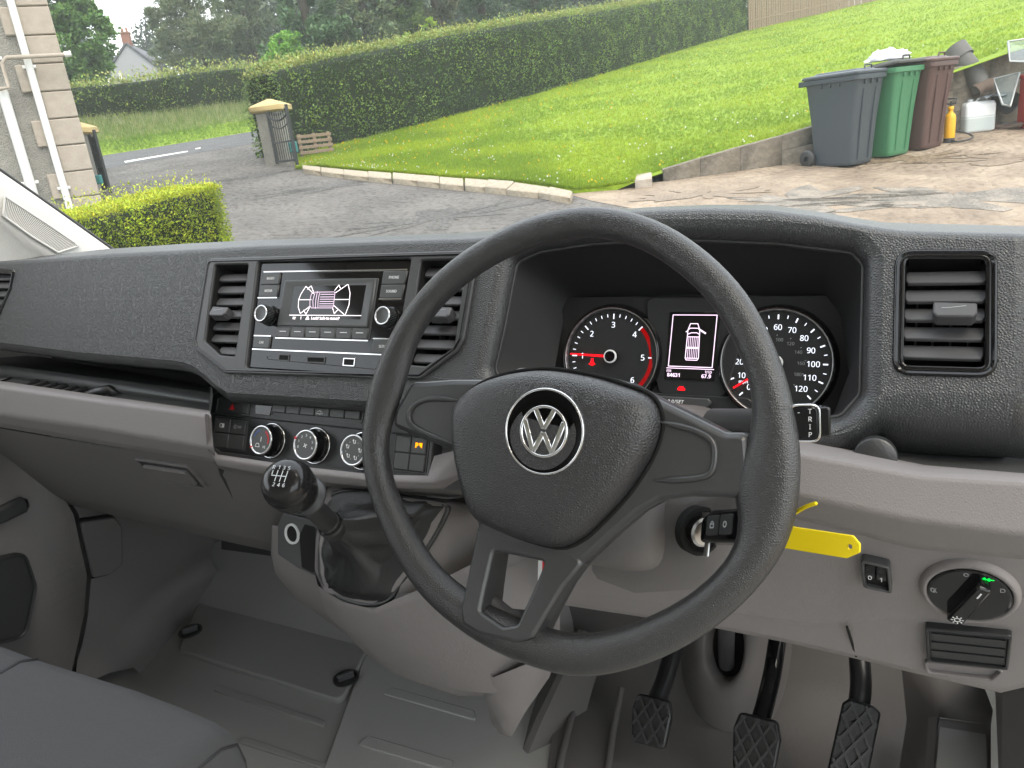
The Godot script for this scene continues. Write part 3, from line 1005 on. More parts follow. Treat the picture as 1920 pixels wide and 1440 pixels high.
func lower_dash(dash: Node3D) -> void:
	# passenger side: lip, light facet, dark facet, glovebox running forward
	var s := st()
	loft(s, crisp([
		[Vector3(-1.5595,1.7041,-0.7),Vector3(-1.4109,1.6947,-0.7),Vector3(-1.124,1.6828,-0.7),Vector3(-0.8944,1.6742,-0.7)],
		[Vector3(-1.4914,1.7126,-0.668),Vector3(-1.3502,1.7019,-0.668),Vector3(-1.0753,1.6912,-0.668),Vector3(-0.8549,1.6851,-0.668)],
		[Vector3(-1.4766,1.711,-0.66),Vector3(-1.3373,1.6997,-0.66),Vector3(-1.0643,1.6906,-0.66),Vector3(-0.8439,1.6851,-0.66)],
		[Vector3(-1.476,1.668,-0.646),Vector3(-1.3341,1.661,-0.646),Vector3(-1.0598,1.6555,-0.646),Vector3(-0.8371,1.6462,-0.646)],
		[Vector3(-1.4792,1.6629,-0.646),Vector3(-1.3374,1.6551,-0.646),Vector3(-1.0621,1.6502,-0.646),Vector3(-0.8363,1.6423,-0.646)],
		[Vector3(-1.5025,1.6477,-0.653),Vector3(-1.3592,1.6384,-0.653),Vector3(-1.0811,1.6292,-0.653),Vector3(-0.8479,1.6247,-0.653)],
		[Vector3(-1.5292,1.6332,-0.662),Vector3(-1.3825,1.6252,-0.662),Vector3(-1.0988,1.6177,-0.662),Vector3(-0.8593,1.6138,-0.662)]]))
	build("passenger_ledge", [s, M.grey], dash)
	s = st()
	loft(s, crisp([
		[Vector3(-1.5352,1.6299,-0.664),Vector3(-1.3878,1.622,-0.664),Vector3(-1.1029,1.6146,-0.664),Vector3(-0.8464,1.6151,-0.664),Vector3(-0.7087,1.6149,-0.664)],
		[Vector3(-1.6152,1.5835,-0.69),Vector3(-1.4598,1.5757,-0.69),Vector3(-1.1585,1.5711,-0.69),Vector3(-0.8778,1.5714,-0.69),Vector3(-0.7441,1.5709,-0.69)],
		[Vector3(-1.8349,1.452,-0.76),Vector3(-1.6555,1.4475,-0.76),Vector3(-1.2969,1.4331,-0.76),Vector3(-0.9872,1.4254,-0.76),Vector3(-0.8475,1.4218,-0.76)],
		[Vector3(-1.9162,1.4162,-0.79),Vector3(-1.7322,1.4054,-0.79),Vector3(-1.3554,1.3937,-0.79),Vector3(-1.0317,1.3851,-0.79),Vector3(-0.8848,1.3844,-0.79)],
		[Vector3(-2.2831,1.3319,-0.95),Vector3(-2.0604,1.3255,-0.95),Vector3(-1.6016,1.3373,-0.95),Vector3(-1.2165,1.3372,-0.95),Vector3(-1.0464,1.3264,-0.95)]]))
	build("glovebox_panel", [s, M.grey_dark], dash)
	s = st()
	var gh := [Vector3(-1.0537,1.5914,-0.675), Vector3(-0.9414,1.5909,-0.675), Vector3(-0.9451,1.5478,-0.697), Vector3(-1.0624,1.5456,-0.699)]
	var out3: Vector3 = (gh[1] - gh[0]).cross(gh[3] - gh[0]).normalized()
	if out3.z < 0.0:
		out3 = -out3
	var gx := Transform3D(Basis((gh[1] - gh[0]).normalized(), out3.cross((gh[1] - gh[0]).normalized()), out3), gh[0])
	var gi := gx.affine_inverse()
	var g2 := []
	for v in gh:
		var q: Vector3 = gi * v
		g2.append(Vector2(q.x, q.y))
	frame(s, rounded(inset(ccw(g2), -0.004), 0.003, 3), rounded(ccw(g2), 0.003, 3), -0.004, 0.002, 0.001)
	var dd := st()
	fill(dd, ccw(g2), 0.0005)
	build("glovebox_recess", [s, M.grey_dark, dd, M.pad_smooth], dash, gx)
	s = st()
	slab(s, rounded(inset(ccw(g2), 0.008), 0.003, 3), 0.0, 0.006, 0.002)
	build("glovebox_handle", [s, M.grey_dark], dash, gx)
	# tray under the pad
	s = st()
	loft(s, [
		[Vector3(-2.0225,1.6859,-0.93),Vector3(-1.8315,1.6714,-0.93),Vector3(-1.466,1.6416,-0.93),Vector3(-1.1718,1.6164,-0.93)],
		[Vector3(-1.798,1.6994,-0.82),Vector3(-1.6282,1.6865,-0.82),Vector3(-1.298,1.6716,-0.82),Vector3(-1.0348,1.657,-0.82)],
		[Vector3(-1.661,1.7144,-0.755),Vector3(-1.5038,1.7029,-0.755),Vector3(-1.1984,1.69,-0.755),Vector3(-0.9545,1.6789,-0.755)],
		[Vector3(-1.6279,1.7047,-0.735),Vector3(-1.4721,1.6963,-0.735),Vector3(-1.1732,1.6831,-0.735),Vector3(-0.9339,1.6737,-0.735)],
		[Vector3(-1.6414,1.6924,-0.738),Vector3(-1.4828,1.6866,-0.738),Vector3(-1.1817,1.6733,-0.738),Vector3(-0.94,1.6653,-0.738)],
		[Vector3(-1.5715,1.685,-0.7),Vector3(-1.42,1.6785,-0.7),Vector3(-1.1308,1.6672,-0.7),Vector3(-0.899,1.6608,-0.7)],
		[Vector3(-1.5646,1.7022,-0.702),Vector3(-1.4155,1.6928,-0.702),Vector3(-1.1276,1.681,-0.702),Vector3(-0.8973,1.6725,-0.702)]], false, [1, 2, 4])
	loft(s, [[Vector3(-2.0112,1.7353,-0.94),Vector3(-1.8125,1.737,-0.94),Vector3(-1.4566,1.6955,-0.94),Vector3(-1.1682,1.6605,-0.94),Vector3(-1.0027,1.6467,-0.94)], [Vector3(-2.2353,1.4397,-0.96),Vector3(-2.004,1.458,-0.96),Vector3(-1.5732,1.492,-0.96),Vector3(-1.2383,1.5185,-0.96),Vector3(-1.06,1.5109,-0.96)]])
	build("passenger_tray", [s, M.tray], dash)
	s = st()
	tube(s, [Vector3(-1.2053,1.6718,-0.72), Vector3(-1.1767,1.6801,-0.722), Vector3(-1.1599,1.6819,-0.73), Vector3(-1.1559,1.6758,-0.735), Vector3(-1.1608,1.6644,-0.74)], 0.008, 8)
	build("tray_divider", [s, M.pad_smooth], dash)
	for k in 7:
		s = st()
		box(s, Vector3(0.006, 0.012, 0.045), Vector3.ZERO, 0.002)
		build("tray_rib", [s, M.pad_smooth], dash, Transform3D(Basis(), (Vector3(-1.3639,1.6823,-0.72)).lerp(Vector3(-1.2044,1.6737,-0.72), k / 6.0)))
	s = st()
	lathe(s, [Vector2(0.034, -0.03), Vector2(0.036, 0.0), Vector2(0.04, 0.002), Vector2(0.041, 0.0)], 24, Transform3D(Basis(Vector3(1, 0, 0), -PI / 2), Vector3(-1.4855,1.6875,-0.735)))
	build("cup_holder", [s, M.pad_smooth], dash)
	s = st()
	loft(s, [[Vector3(-0.9573,1.6874,-0.76),Vector3(-0.8784,1.7091,-0.7),Vector3(-0.8631,1.7018,-0.685)], [Vector3(-0.9797,1.6278,-0.76),Vector3(-0.9029,1.6588,-0.7),Vector3(-0.8766,1.667,-0.68)]])
	build("tray_end_wall", [s, M.pad_smooth], dash)
	# grey surround of the climate panel
	s = st()
	loft(s, [
		[Vector3(-0.8995,1.6657,-0.7),Vector3(-0.9161,1.6098,-0.7),Vector3(-0.8991,1.6004,-0.7),Vector3(-0.7471,1.5941,-0.7),Vector3(-0.6149,1.5989,-0.7),Vector3(-0.5329,1.6077,-0.7),Vector3(-0.5184,1.623,-0.7)],
		[Vector3(-0.8476,1.6864,-0.66),Vector3(-0.8596,1.6381,-0.66),Vector3(-0.8504,1.6278,-0.66),Vector3(-0.7022,1.6258,-0.66),Vector3(-0.5785,1.6277,-0.66),Vector3(-0.4985,1.6353,-0.66),Vector3(-0.4866,1.6616,-0.66)],
		[Vector3(-0.8364,1.6941,-0.646),Vector3(-0.8499,1.645,-0.646),Vector3(-0.8399,1.6286,-0.646),Vector3(-0.6895,1.6254,-0.646),Vector3(-0.5679,1.6277,-0.646),Vector3(-0.4813,1.6351,-0.646),Vector3(-0.4349,1.6824,-0.646)],
		[Vector3(-0.8385,1.6909,-0.646),Vector3(-0.8508,1.6394,-0.646),Vector3(-0.8458,1.6149,-0.652),Vector3(-0.699,1.6102,-0.652),Vector3(-0.5752,1.6147,-0.652),Vector3(-0.476,1.6248,-0.652),Vector3(-0.425,1.6579,-0.646)]], false, [1])
	build("climate_surround", [s, M.grey], dash)
	s = st()
	loft(s, [
		[Vector3(-0.8668,1.6197,-0.66),Vector3(-0.85,1.6123,-0.655),Vector3(-0.7022,1.6084,-0.655),Vector3(-0.5779,1.613,-0.655),Vector3(-0.4279,1.6273,-0.655)],
		[Vector3(-0.8871,1.6093,-0.675),Vector3(-0.8754,1.5955,-0.675),Vector3(-0.7249,1.5916,-0.675),Vector3(-0.5965,1.5966,-0.675),Vector3(-0.442,1.609,-0.675)],
		[Vector3(-1.0461,1.5335,-0.8),Vector3(-1.0362,1.5168,-0.8),Vector3(-0.8607,1.5102,-0.8),Vector3(-0.7079,1.5173,-0.8),Vector3(-0.5244,1.5324,-0.8)]], false, [1])
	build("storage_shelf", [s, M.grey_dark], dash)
	s = st()
	loft(s, [[Vector3(-0.863,1.6031,-0.665),Vector3(-0.8825,1.584,-0.68),Vector3(-0.9226,1.4924,-0.73),Vector3(-0.9494,1.3875,-0.79)], [Vector3(-0.8791,1.5098,-0.82),Vector3(-0.883,1.495,-0.82),Vector3(-0.895,1.4496,-0.82),Vector3(-0.9144,1.3762,-0.82)]], false)
	loft(s, [[Vector3(-1.0824,1.4974,-0.84),Vector3(-0.8094,1.4991,-0.84),Vector3(-0.6444,1.5013,-0.84)], [Vector3(-1.138,1.327,-0.84),Vector3(-0.8452,1.3457,-0.84),Vector3(-0.6663,1.3781,-0.84)]], false)
	build("storage_back", [s, M.pad_smooth], dash)
	# driver side
	s = st()
	loft(s, crisp([
		[Vector3(-0.1807,1.7059,-0.7),Vector3(-0.0941,1.6988,-0.7),Vector3(0.0066,1.6844,-0.7),Vector3(0.0817,1.6846,-0.7),Vector3(0.1124,1.6856,-0.7)],
		[Vector3(-0.1582,1.7369,-0.612),Vector3(-0.0823,1.7272,-0.612),Vector3(0.0061,1.7173,-0.612),Vector3(0.0717,1.7204,-0.612),Vector3(0.0985,1.7227,-0.612)],
		[Vector3(-0.1552,1.7391,-0.6),Vector3(-0.0806,1.7293,-0.6),Vector3(0.0061,1.7198,-0.6),Vector3(0.0706,1.7225,-0.6),Vector3(0.0968,1.7248,-0.6)],
		[Vector3(-0.1528,1.7101,-0.586),Vector3(-0.0807,1.7004,-0.586),Vector3(-0.0042,1.6904,-0.586),Vector3(0.0721,1.6882,-0.586),Vector3(0.0984,1.6894,-0.586)],
		[Vector3(-0.1534,1.7062,-0.588),Vector3(-0.0809,1.6956,-0.588),Vector3(-0.004,1.6857,-0.588),Vector3(0.0726,1.6842,-0.588),Vector3(0.099,1.685,-0.588)],
		[Vector3(-0.1582,1.6795,-0.604),Vector3(-0.0852,1.6722,-0.604),Vector3(-0.0406,1.665,-0.604),Vector3(0.0011,1.6581,-0.604),Vector3(0.0756,1.6614,-0.604)],
		[Vector3(-0.1605,1.6711,-0.612),Vector3(-0.0863,1.6643,-0.612),Vector3(-0.0411,1.6571,-0.612),Vector3(0.0013,1.6502,-0.612),Vector3(0.0769,1.6533,-0.612)]]))
	build("driver_ledge", [s, M.grey], dash)
	s = st()
	loft(s, crisp([
		[Vector3(-0.3214,1.6372,-0.625),Vector3(-0.1609,1.6721,-0.614),Vector3(-0.0866,1.6642,-0.614),Vector3(-0.0413,1.6558,-0.616),Vector3(0.0012,1.6472,-0.619),Vector3(0.0776,1.6509,-0.618),Vector3(0.1054,1.6548,-0.618)],
		[Vector3(-0.336,1.5638,-0.64),Vector3(-0.1691,1.5899,-0.636),Vector3(-0.0968,1.585,-0.638),Vector3(-0.0432,1.5879,-0.637),Vector3(0.0029,1.599,-0.634),Vector3(0.0819,1.6094,-0.631),Vector3(0.1107,1.613,-0.631)],
		[Vector3(-0.3452,1.5192,-0.65),Vector3(-0.1543,1.5287,-0.653),Vector3(-0.099,1.5331,-0.652),Vector3(-0.061,1.537,-0.652),Vector3(0.0042,1.5639,-0.645),Vector3(0.0854,1.5745,-0.641),Vector3(0.1151,1.5779,-0.641)],
		[Vector3(-0.3484,1.5106,-0.655),Vector3(-0.1561,1.5225,-0.656),Vector3(-0.0995,1.5268,-0.655),Vector3(-0.0603,1.5305,-0.655),Vector3(0.0044,1.5575,-0.648),Vector3(0.0862,1.5675,-0.644),Vector3(0.1161,1.5711,-0.644)],
		[Vector3(-0.3578,1.4863,-0.67),Vector3(-0.1724,1.502,-0.664),Vector3(-0.1009,1.5018,-0.664),Vector3(-0.0417,1.4981,-0.665),Vector3(0.0067,1.4946,-0.665),Vector3(0.0749,1.4905,-0.667),Vector3(0.1221,1.5261,-0.66)],
		[Vector3(-0.3659,1.4733,-0.685),Vector3(-0.1764,1.4875,-0.679),Vector3(-0.1033,1.486,-0.68),Vector3(-0.0426,1.4831,-0.68),Vector3(0.007,1.4797,-0.68),Vector3(0.0769,1.4756,-0.682),Vector3(0.1261,1.5085,-0.68)],
		[Vector3(-0.504,1.3024,-0.95),Vector3(-0.2456,1.3178,-0.95),Vector3(-0.1443,1.3223,-0.95),Vector3(-0.0603,1.316,-0.95),Vector3(0.0079,1.3159,-0.95),Vector3(0.1038,1.3159,-0.95),Vector3(0.1729,1.349,-0.95)]]))
	build("knee_panel", [s, M.grey], dash)
	s = st()
	fill(s, rounded([Vector2(-0.3177,-0.0522),Vector2(-0.2888,-0.0518),Vector2(-0.2913,-0.0684),Vector2(-0.3057,-0.0712),Vector2(-0.3133,-0.0673)], 0.002, 3), 0.003)
	build("panel_slot", [s, M.void], dash, LS)
	s = st()
	fill(s, [Vector2(-0.3987,-0.0485),Vector2(-0.3935,-0.0482),Vector2(-0.4051,-0.0916),Vector2(-0.4096,-0.0909)], 0.006)
	var red := st()
	fill(red, [Vector2(-0.3935,-0.0482),Vector2(-0.3879,-0.0486),Vector2(-0.3933,-0.0665),Vector2(-0.3983,-0.0659)], 0.006)
	build("warning_label", [s, M.ink, red, M.red_ink], dash, LS)
	s = st()
	tube(s, [Vector3(-0.0482,1.5425,-0.645), Vector3(-0.0453,1.5196,-0.658), Vector3(-0.0414,1.4953,-0.668)], 0.0014, 6)
	build("panel_seam", [s, M.void], dash)
	# driver's shelf
	s = st()
	loft(s, [
		[Vector3(-0.1545,1.6488,-0.9),Vector3(-0.038,1.6372,-0.9),Vector3(0.1022,1.6603,-0.9),Vector3(0.1378,1.6687,-0.9)],
		[Vector3(-0.1375,1.6656,-0.8),Vector3(-0.0333,1.6623,-0.8),Vector3(0.0929,1.6724,-0.8),Vector3(0.1254,1.6743,-0.8)],
		[Vector3(-0.1273,1.6855,-0.74),Vector3(-0.0727,1.6817,-0.74),Vector3(0.0182,1.675,-0.74),Vector3(0.1178,1.6781,-0.74)],
		[Vector3(-0.1221,1.6921,-0.71),Vector3(-0.0696,1.686,-0.71),Vector3(0.018,1.678,-0.71),Vector3(0.1138,1.6826,-0.71)],
		[Vector3(-0.1205,1.6876,-0.7),Vector3(-0.0685,1.6818,-0.7),Vector3(0.0179,1.6795,-0.7),Vector3(0.1125,1.6842,-0.7)],
		[Vector3(-0.1136,1.7076,-0.66),Vector3(-0.0646,1.702,-0.66),Vector3(0.0169,1.6978,-0.66),Vector3(0.1061,1.7022,-0.66)]], false, [1, 3])
	build("driver_tray", [s, M.tray], dash)
	s = st()
	lathe(s, [Vector2(0.0175, -0.012), Vector2(0.0175, 0.001), Vector2(0.016, 0.0025), Vector2(0.008, 0.0035), Vector2(0.0001, 0.004)], 36, Transform3D(Basis(Vector3(1, 0, 0), deg_to_rad(-12)), Vector3(-0.0318,1.6947,-0.684)), [1])
	build("round_cap", [s, M.pad_smooth], dash)
	light_switch(dash)

func light_switch(dash: Node3D) -> void:
	var ls := part("light_switch", dash, LS * Transform3D(Basis(Vector3(0, 0, 1), deg_to_rad(6)), Vector3(-0.001, -0.001, 0.004)))
	var s := st()
	lathe(s, [Vector2(0.0365, -0.012), Vector2(0.0355, -0.002), Vector2(0.033, 0.002), Vector2(0.0305, 0.002), Vector2(0.0298, -0.001)], 56)
	build("switch_collar", [s, M.grey], ls)
	s = st()
	lathe(s, [Vector2(0.0299, 0.0), Vector2(0.0292, 0.0022), Vector2(0.0275, 0.0028), Vector2(0.0001, 0.0028)], 56, Transform3D(), [1, 2])
	build("switch_face", [s, M.gloss], ls)
	s = st()
	var a := deg_to_rad(62)
	var d := Vector2.from_angle(a)
	var o := d.orthogonal()
	slab(s, rounded([d * 0.0235 + o * 0.0055, d * 0.0235 - o * 0.0055, -d * 0.0255 - o * 0.0062, -d * 0.0255 + o * 0.0062], 0.003, 4), 0.0025, 0.0135, 0.002)
	var t := st()
	stroke(t, [d * 0.012 , d * 0.018], 0.0012, 0.0136, 0.0002)
	var sunc := -d * 0.0195
	stroke(t, arc(sunc, 0.0021, 0, 360, 12), 0.0008, 0.0136, 0.0002)
	for k in 8:
		stroke(t, [sunc + Vector2.from_angle(TAU * k / 8) * 0.0032, sunc + Vector2.from_angle(TAU * k / 8) * 0.0044], 0.0009, 0.0136, 0.0002)
	build("switch_grip", [s, M.gloss, t, M.ink], ls)
	t = st()
	stroke(t, arc(Vector2(-0.0012, 0.0245), 0.0016, 0, 360, 12), 0.0008, 0.0029, 0.0002)
	letters(t, "0(", 0.0045, at(-0.025, 0.004, 0.0029))
	stroke(t, arc(Vector2(-0.0245, 0.0035), 0.0023, 90, 270, 8) + [Vector2(-0.0245, 0.0058)], 0.0007, 0.0029, 0.0002)
	stroke(t, [Vector2(0.0215, 0.008), Vector2(0.0215, 0.012), Vector2(0.024, 0.0115), Vector2(0.0245, 0.01), Vector2(0.024, 0.0085), Vector2(0.0215, 0.008)], 0.0006, 0.0029, 0.0002)
	build("switch_marks", [t, M.ink_dim], ls)
	t = st()
	for q in [Vector2(0.0115, 0.0215), Vector2(0.0145, 0.021)]:
		stroke(t, arc(q, 0.0013, 90, 270, 6) + [q + Vector2(0, 0.0013)], 0.0007, 0.0029, 0.0002)
	stroke(t, [Vector2(0.009, 0.0213), Vector2(0.0175, 0.0207)], 0.0008, 0.0029, 0.0002)
	build("sidelight_lamp", [t, M.lit_green], ls)
	# dimmer wheels and coin tray
	s = st()
	var dm := rounded([Vector2(-0.0808,0.0251),Vector2(-0.059,0.0216),Vector2(-0.0563,-0.0103),Vector2(-0.0786,-0.0078)], 0.003, 3)
	frame(s, dm, inset(dm, 0.0025), -0.006, 0.0035, 0.0008)
	var f2 := st()
	fill(f2, dm, -0.001)
	var dim := build("dimmer_switch", [s, M.button, f2, M.void], dash, LS * Transform3D(Basis(), Vector3(0, 0, 0.006)))
	for k in 2:
		s = st()
		var c := (Vector2(-0.0734,0.01)) if k == 0 else (Vector2(-0.0648,0.0093))
		lathe(s, [Vector2(0.011, -0.0035), Vector2(0.011, 0.0035)], 28, Transform3D(Basis(Vector3(0, 1, 0), PI / 2), Vector3(c.x, c.y, -0.007)))
		var t2 := st()
		letters(t2, "1" if k else "0", 0.0045, at(c.x, c.y - 0.003, 0.0042))
		build("thumb_wheel", [s, M.gloss, t2, M.ink], dim)
	s = st()
	var ct := rounded([Vector2(-0.0302,-0.0511),Vector2(0.0322,-0.0426),Vector2(0.0332,-0.0876),Vector2(-0.027,-0.0966)], 0.003, 3)
	frame(s, ct, inset(ct, 0.003), -0.03, 0.005, 0.001)
	var b := st()
	slab(b, inset(ct, 0.002), -0.03, 0.0025, 0.0005)
	var coin := build("fuse_cover", [s, M.panel, b, M.panel], dash, LS * Transform3D(Basis(), Vector3(0, 0, 0.0)))
	for k in 3:
		s = st()
		var c0 := (Vector2(-0.0231,-0.0567)).lerp(Vector2(-0.0215,-0.091), (k + 0.5) / 3.0)
		var c1 := (Vector2(0.0269,-0.0504)).lerp(Vector2(0.0282,-0.0836), (k + 0.5) / 3.0)
		stroke(s, [c0, c1], 0.0085, 0.0025, 0.0012)
		build("cover_slat", [s, M.panel], coin)
	s = st()
	var pr := rounded([Vector2(-0.0268,-0.1018),Vector2(0.0297,-0.0925),Vector2(0.0225,-0.1084),Vector2(-0.0246,-0.1148)], 0.003, 3)
	frame(s, inset(pr, -0.002), pr, -0.012, 0.0075, 0.0015)
	var pr2 := st()
	fill(pr2, pr, -0.004)
	build("finger_pull", [s, M.grey, pr2, M.grey_dark], dash, LS * Transform3D(Basis(), Vector3(0, 0, -0.005)))

func cab_shell() -> void:
	# floor
	var s := st()
	var fl := thing("cab_floor", "dark grey ribbed rubber cab floor under the dashboard", "floor")
	loft(s, [
		[Vector3(-1.75, 1.0, 0.6), Vector3(-0.62, 1.0, 0.6), Vector3(-0.5, 1.0, 0.6), Vector3(0.6, 1.0, 0.6)],
		[Vector3(-1.75, 1.0, -0.98), Vector3(-0.62, 1.0, -0.98), Vector3(-0.5, 0.99, -0.98), Vector3(0.6, 0.98, -0.98)],
		[Vector3(-1.75, 1.03, -1.08), Vector3(-0.62, 1.03, -1.08), Vector3(-0.5, 0.98, -1.2), Vector3(0.6, 0.97, -1.2)],
		[Vector3(-1.75, 1.3, -1.28), Vector3(-0.62, 1.3, -1.28), Vector3(-0.5, 1.2, -1.33), Vector3(0.6, 1.2, -1.33)],
		[Vector3(-1.75, 1.8, -1.34), Vector3(-0.62, 1.8, -1.34), Vector3(-0.5, 1.6, -1.345), Vector3(0.6, 1.6, -1.345)]])
	build("floor_mat", [s, M.mat], fl)
	# raised passenger-side cover with its two turn clips
	s = st()
	var cv := []
	for v in [Vector3(-1.4091,1.012,-0.8724),Vector3(-0.9469,1.012,-0.8689),Vector3(-0.9982,1.012,-1.0186),Vector3(-1.1806,1.012,-1.1524),Vector3(-1.6951,1.012,-1.2556)]:
		cv.append(Vector2(v.x, -v.z))
	var fx := Transform3D(Basis(Vector3(1, 0, 0), Vector3(0, 0, -1), Vector3(0, 1, 0)), Vector3(0, 1.0, 0))
	slab(s, rounded(cv, 0.02, 4), 0.0, 0.012, 0.004)
	build("floor_cover", [s, M.mat], fl, fx)
	for p in [Vector3(-0.981,1.012,-0.9251), Vector3(-1.4388,1.012,-0.9298)]:
		s = st()
		lathe(s, [Vector2(0.026, 0.0), Vector2(0.026, 0.0025), Vector2(0.0225, 0.003), Vector2(0.021, 0.0005), Vector2(0.0001, 0.0005)], 28, Transform3D(Basis(Vector3(1, 0, 0), -PI / 2), p), [1, 2, 3])
		var g := st()
		box(g, Vector3(0.034, 0.016, 0.011), Vector3(0, 0.005, 0), 0.003, Transform3D(Basis(Vector3.UP, 0.9), p))
		build("floor_clip", [s, M.rubber, g, M.slat], fl)
	s = st()
	var lt := []
	for v in [Vector3(-1.01,1.006,-1.0322),Vector3(-0.8638,1.006,-0.7101),Vector3(-0.4729,1.006,-0.7536),Vector3(-0.5366,1.006,-1.0619),Vector3(-0.77,1.006,-1.0959)]:
		lt.append(Vector2(v.x, -v.z))
	slab(s, rounded(lt, 0.02, 4), 0.0, 0.0065, 0.003)
	build("tunnel_mat", [s, M.mat_light], fl, fx)
	for q in [[Vector3(-0.885,1.007,-0.9174),Vector3(-0.6769,1.007,-0.9192),Vector3(-0.6919,1.007,-0.9393),Vector3(-0.8787,1.007,-0.9386)], [Vector3(-0.8471,1.007,-0.7935),Vector3(-0.6535,1.007,-0.8017),Vector3(-0.6667,1.007,-0.8233),Vector3(-0.8449,1.007,-0.8185)]]:
		s = st()
		var r := []
		for v in q:
			r.append(Vector2(v.x, -v.z))
		slab(s, rounded(r, 0.004, 2), 0.004, 0.0095, 0.0015)
		build("mat_rib", [s, M.mat_light], fl, fx)
	for q in [[Vector3(-1.2352,1,-0.8103),Vector3(-0.9437,1,-0.8108),Vector3(-0.9501,1,-0.8227),Vector3(-1.2346,1,-0.8238)], [Vector3(-1.0678,1,-0.7227),Vector3(-0.8374,1,-0.7326),Vector3(-0.845,1,-0.7419),Vector3(-1.0684,1,-0.7363)]]:
		s = st()
		var r := []
		for v in q:
			r.append(Vector2(v.x, -v.z))
		slab(s, rounded(r, 0.003, 2), 0.0, 0.005, 0.0015)
		build("mat_rib", [s, M.mat], fl, fx)
	# side of the tunnel towards the driver
	s = st()
	loft(s, [
		[Vector3(-0.593,1.0558,-1.14),Vector3(-0.6178,0.997,-1.06),Vector3(-0.6276,0.9567,-0.985),Vector3(-0.6384,0.913,-0.92),Vector3(-0.652,0.8503,-0.83)],
		[Vector3(-0.5331,1.1239,-1.08),Vector3(-0.5487,1.0748,-1),Vector3(-0.5607,1.0364,-0.93),Vector3(-0.5732,0.9876,-0.865),Vector3(-0.5789,0.9284,-0.785)],
		[Vector3(-0.5237,1.1252,-1.078),Vector3(-0.5373,1.0749,-0.998),Vector3(-0.5473,1.0378,-0.928),Vector3(-0.5591,0.9909,-0.862),Vector3(-0.5637,0.9335,-0.782)],
		[Vector3(-0.4853,1.0978,-1.1),Vector3(-0.4944,1.0374,-1.03),Vector3(-0.498,0.9859,-0.965),Vector3(-0.497,0.9477,-0.9),Vector3(-0.5033,0.8889,-0.82)]], false, [1, 2])
	build("tunnel_side", [s, M.carpet], fl)
	# driver's footwell: floor pan rising to the bulkhead, column sleeve, step by the door
	s = st()
	loft(s, [
		[Vector3(-0.7248,1.1587,-1.19),Vector3(-0.4481,1.1857,-1.19),Vector3(-0.3178,1.1883,-1.19),Vector3(-0.1807,1.1942,-1.19),Vector3(-0.0479,1.1912,-1.19),Vector3(0.0443,1.1817,-1.19)],
		[Vector3(-0.6208,1.0547,-1.15),Vector3(-0.4627,1.0796,-1.15),Vector3(-0.3061,1.1055,-1.15),Vector3(-0.1748,1.1211,-1.15),Vector3(-0.0436,1.128,-1.15),Vector3(0.0468,1.1315,-1.15)],
		[Vector3(-0.6032,1.0075,-1.1),Vector3(-0.4626,1.0311,-1.11),Vector3(-0.2991,1.063,-1.115),Vector3(-0.1703,1.0853,-1.12),Vector3(-0.0413,1.1012,-1.125),Vector3(0.0479,1.1073,-1.13)],
		[Vector3(-0.5505,1.016,-0.9857),Vector3(-0.4346,1.016,-1.014),Vector3(-0.2862,1.016,-1.0549),Vector3(-0.1654,1.016,-1.0863),Vector3(-0.0382,1.016,-1.1145),Vector3(0.0526,1.016,-1.1361)],
		[Vector3(-0.5151,1.012,-0.8851),Vector3(-0.4122,1.012,-0.912),Vector3(-0.2667,1.012,-0.9557),Vector3(-0.1507,1.012,-0.9887),Vector3(-0.0326,1.012,-1.023),Vector3(0.0526,1.012,-1.0451)],
		[Vector3(-0.4661,1.012,-0.7409),Vector3(-0.361,1.012,-0.7732),Vector3(-0.2324,1.012,-0.8153),Vector3(-0.1307,1.012,-0.856),Vector3(-0.0246,1.012,-0.8897),Vector3(0.0523,1.012,-0.9119)]], false)
	build("footwell_carpet", [s, M.carpet], fl)
	for q in [[Vector3(-0.5168,1.02,-0.9931),Vector3(-0.497,1.02,-0.9077),Vector3(-0.4769,1.018,-0.8237)], [Vector3(-0.4369,1.06,-1.0293),Vector3(-0.4329,1.02,-0.9699),Vector3(-0.4139,1.018,-0.8932),Vector3(-0.3941,1.018,-0.8134)]]:
		s = st()
		tube(s, q, 0.006, 8)
		build("carpet_ridge", [s, M.carpet], fl)
	s = st()
	lathe(s, [Vector2(0.13, -0.07), Vector2(0.105, -0.03), Vector2(0.075, 0.004), Vector2(0.052, 0.016), Vector2(0.043, 0.013), Vector2(0.038, -0.05)], 28, Transform3D(Basis(Vector3(1, 0, 0), deg_to_rad(-28)) * Basis(Vector3(0.72, 0, 0), Vector3(0, 1.35, 0), Vector3(0, 0, 1)), Vector3(-0.2626,1.1569,-1.075)))
	var hole := st()
	lathe(hole, [Vector2(0.041, -0.03), Vector2(0.0001, -0.032)], 24, Transform3D(Basis(Vector3(1, 0, 0), deg_to_rad(-28)) * Basis(Vector3(0.72, 0, 0), Vector3(0, 1.35, 0), Vector3(0, 0, 1)), Vector3(-0.2626,1.1569,-1.075)))
	build("column_sleeve", [s, M.grey_dark, hole, M.void], fl)
	s = st()
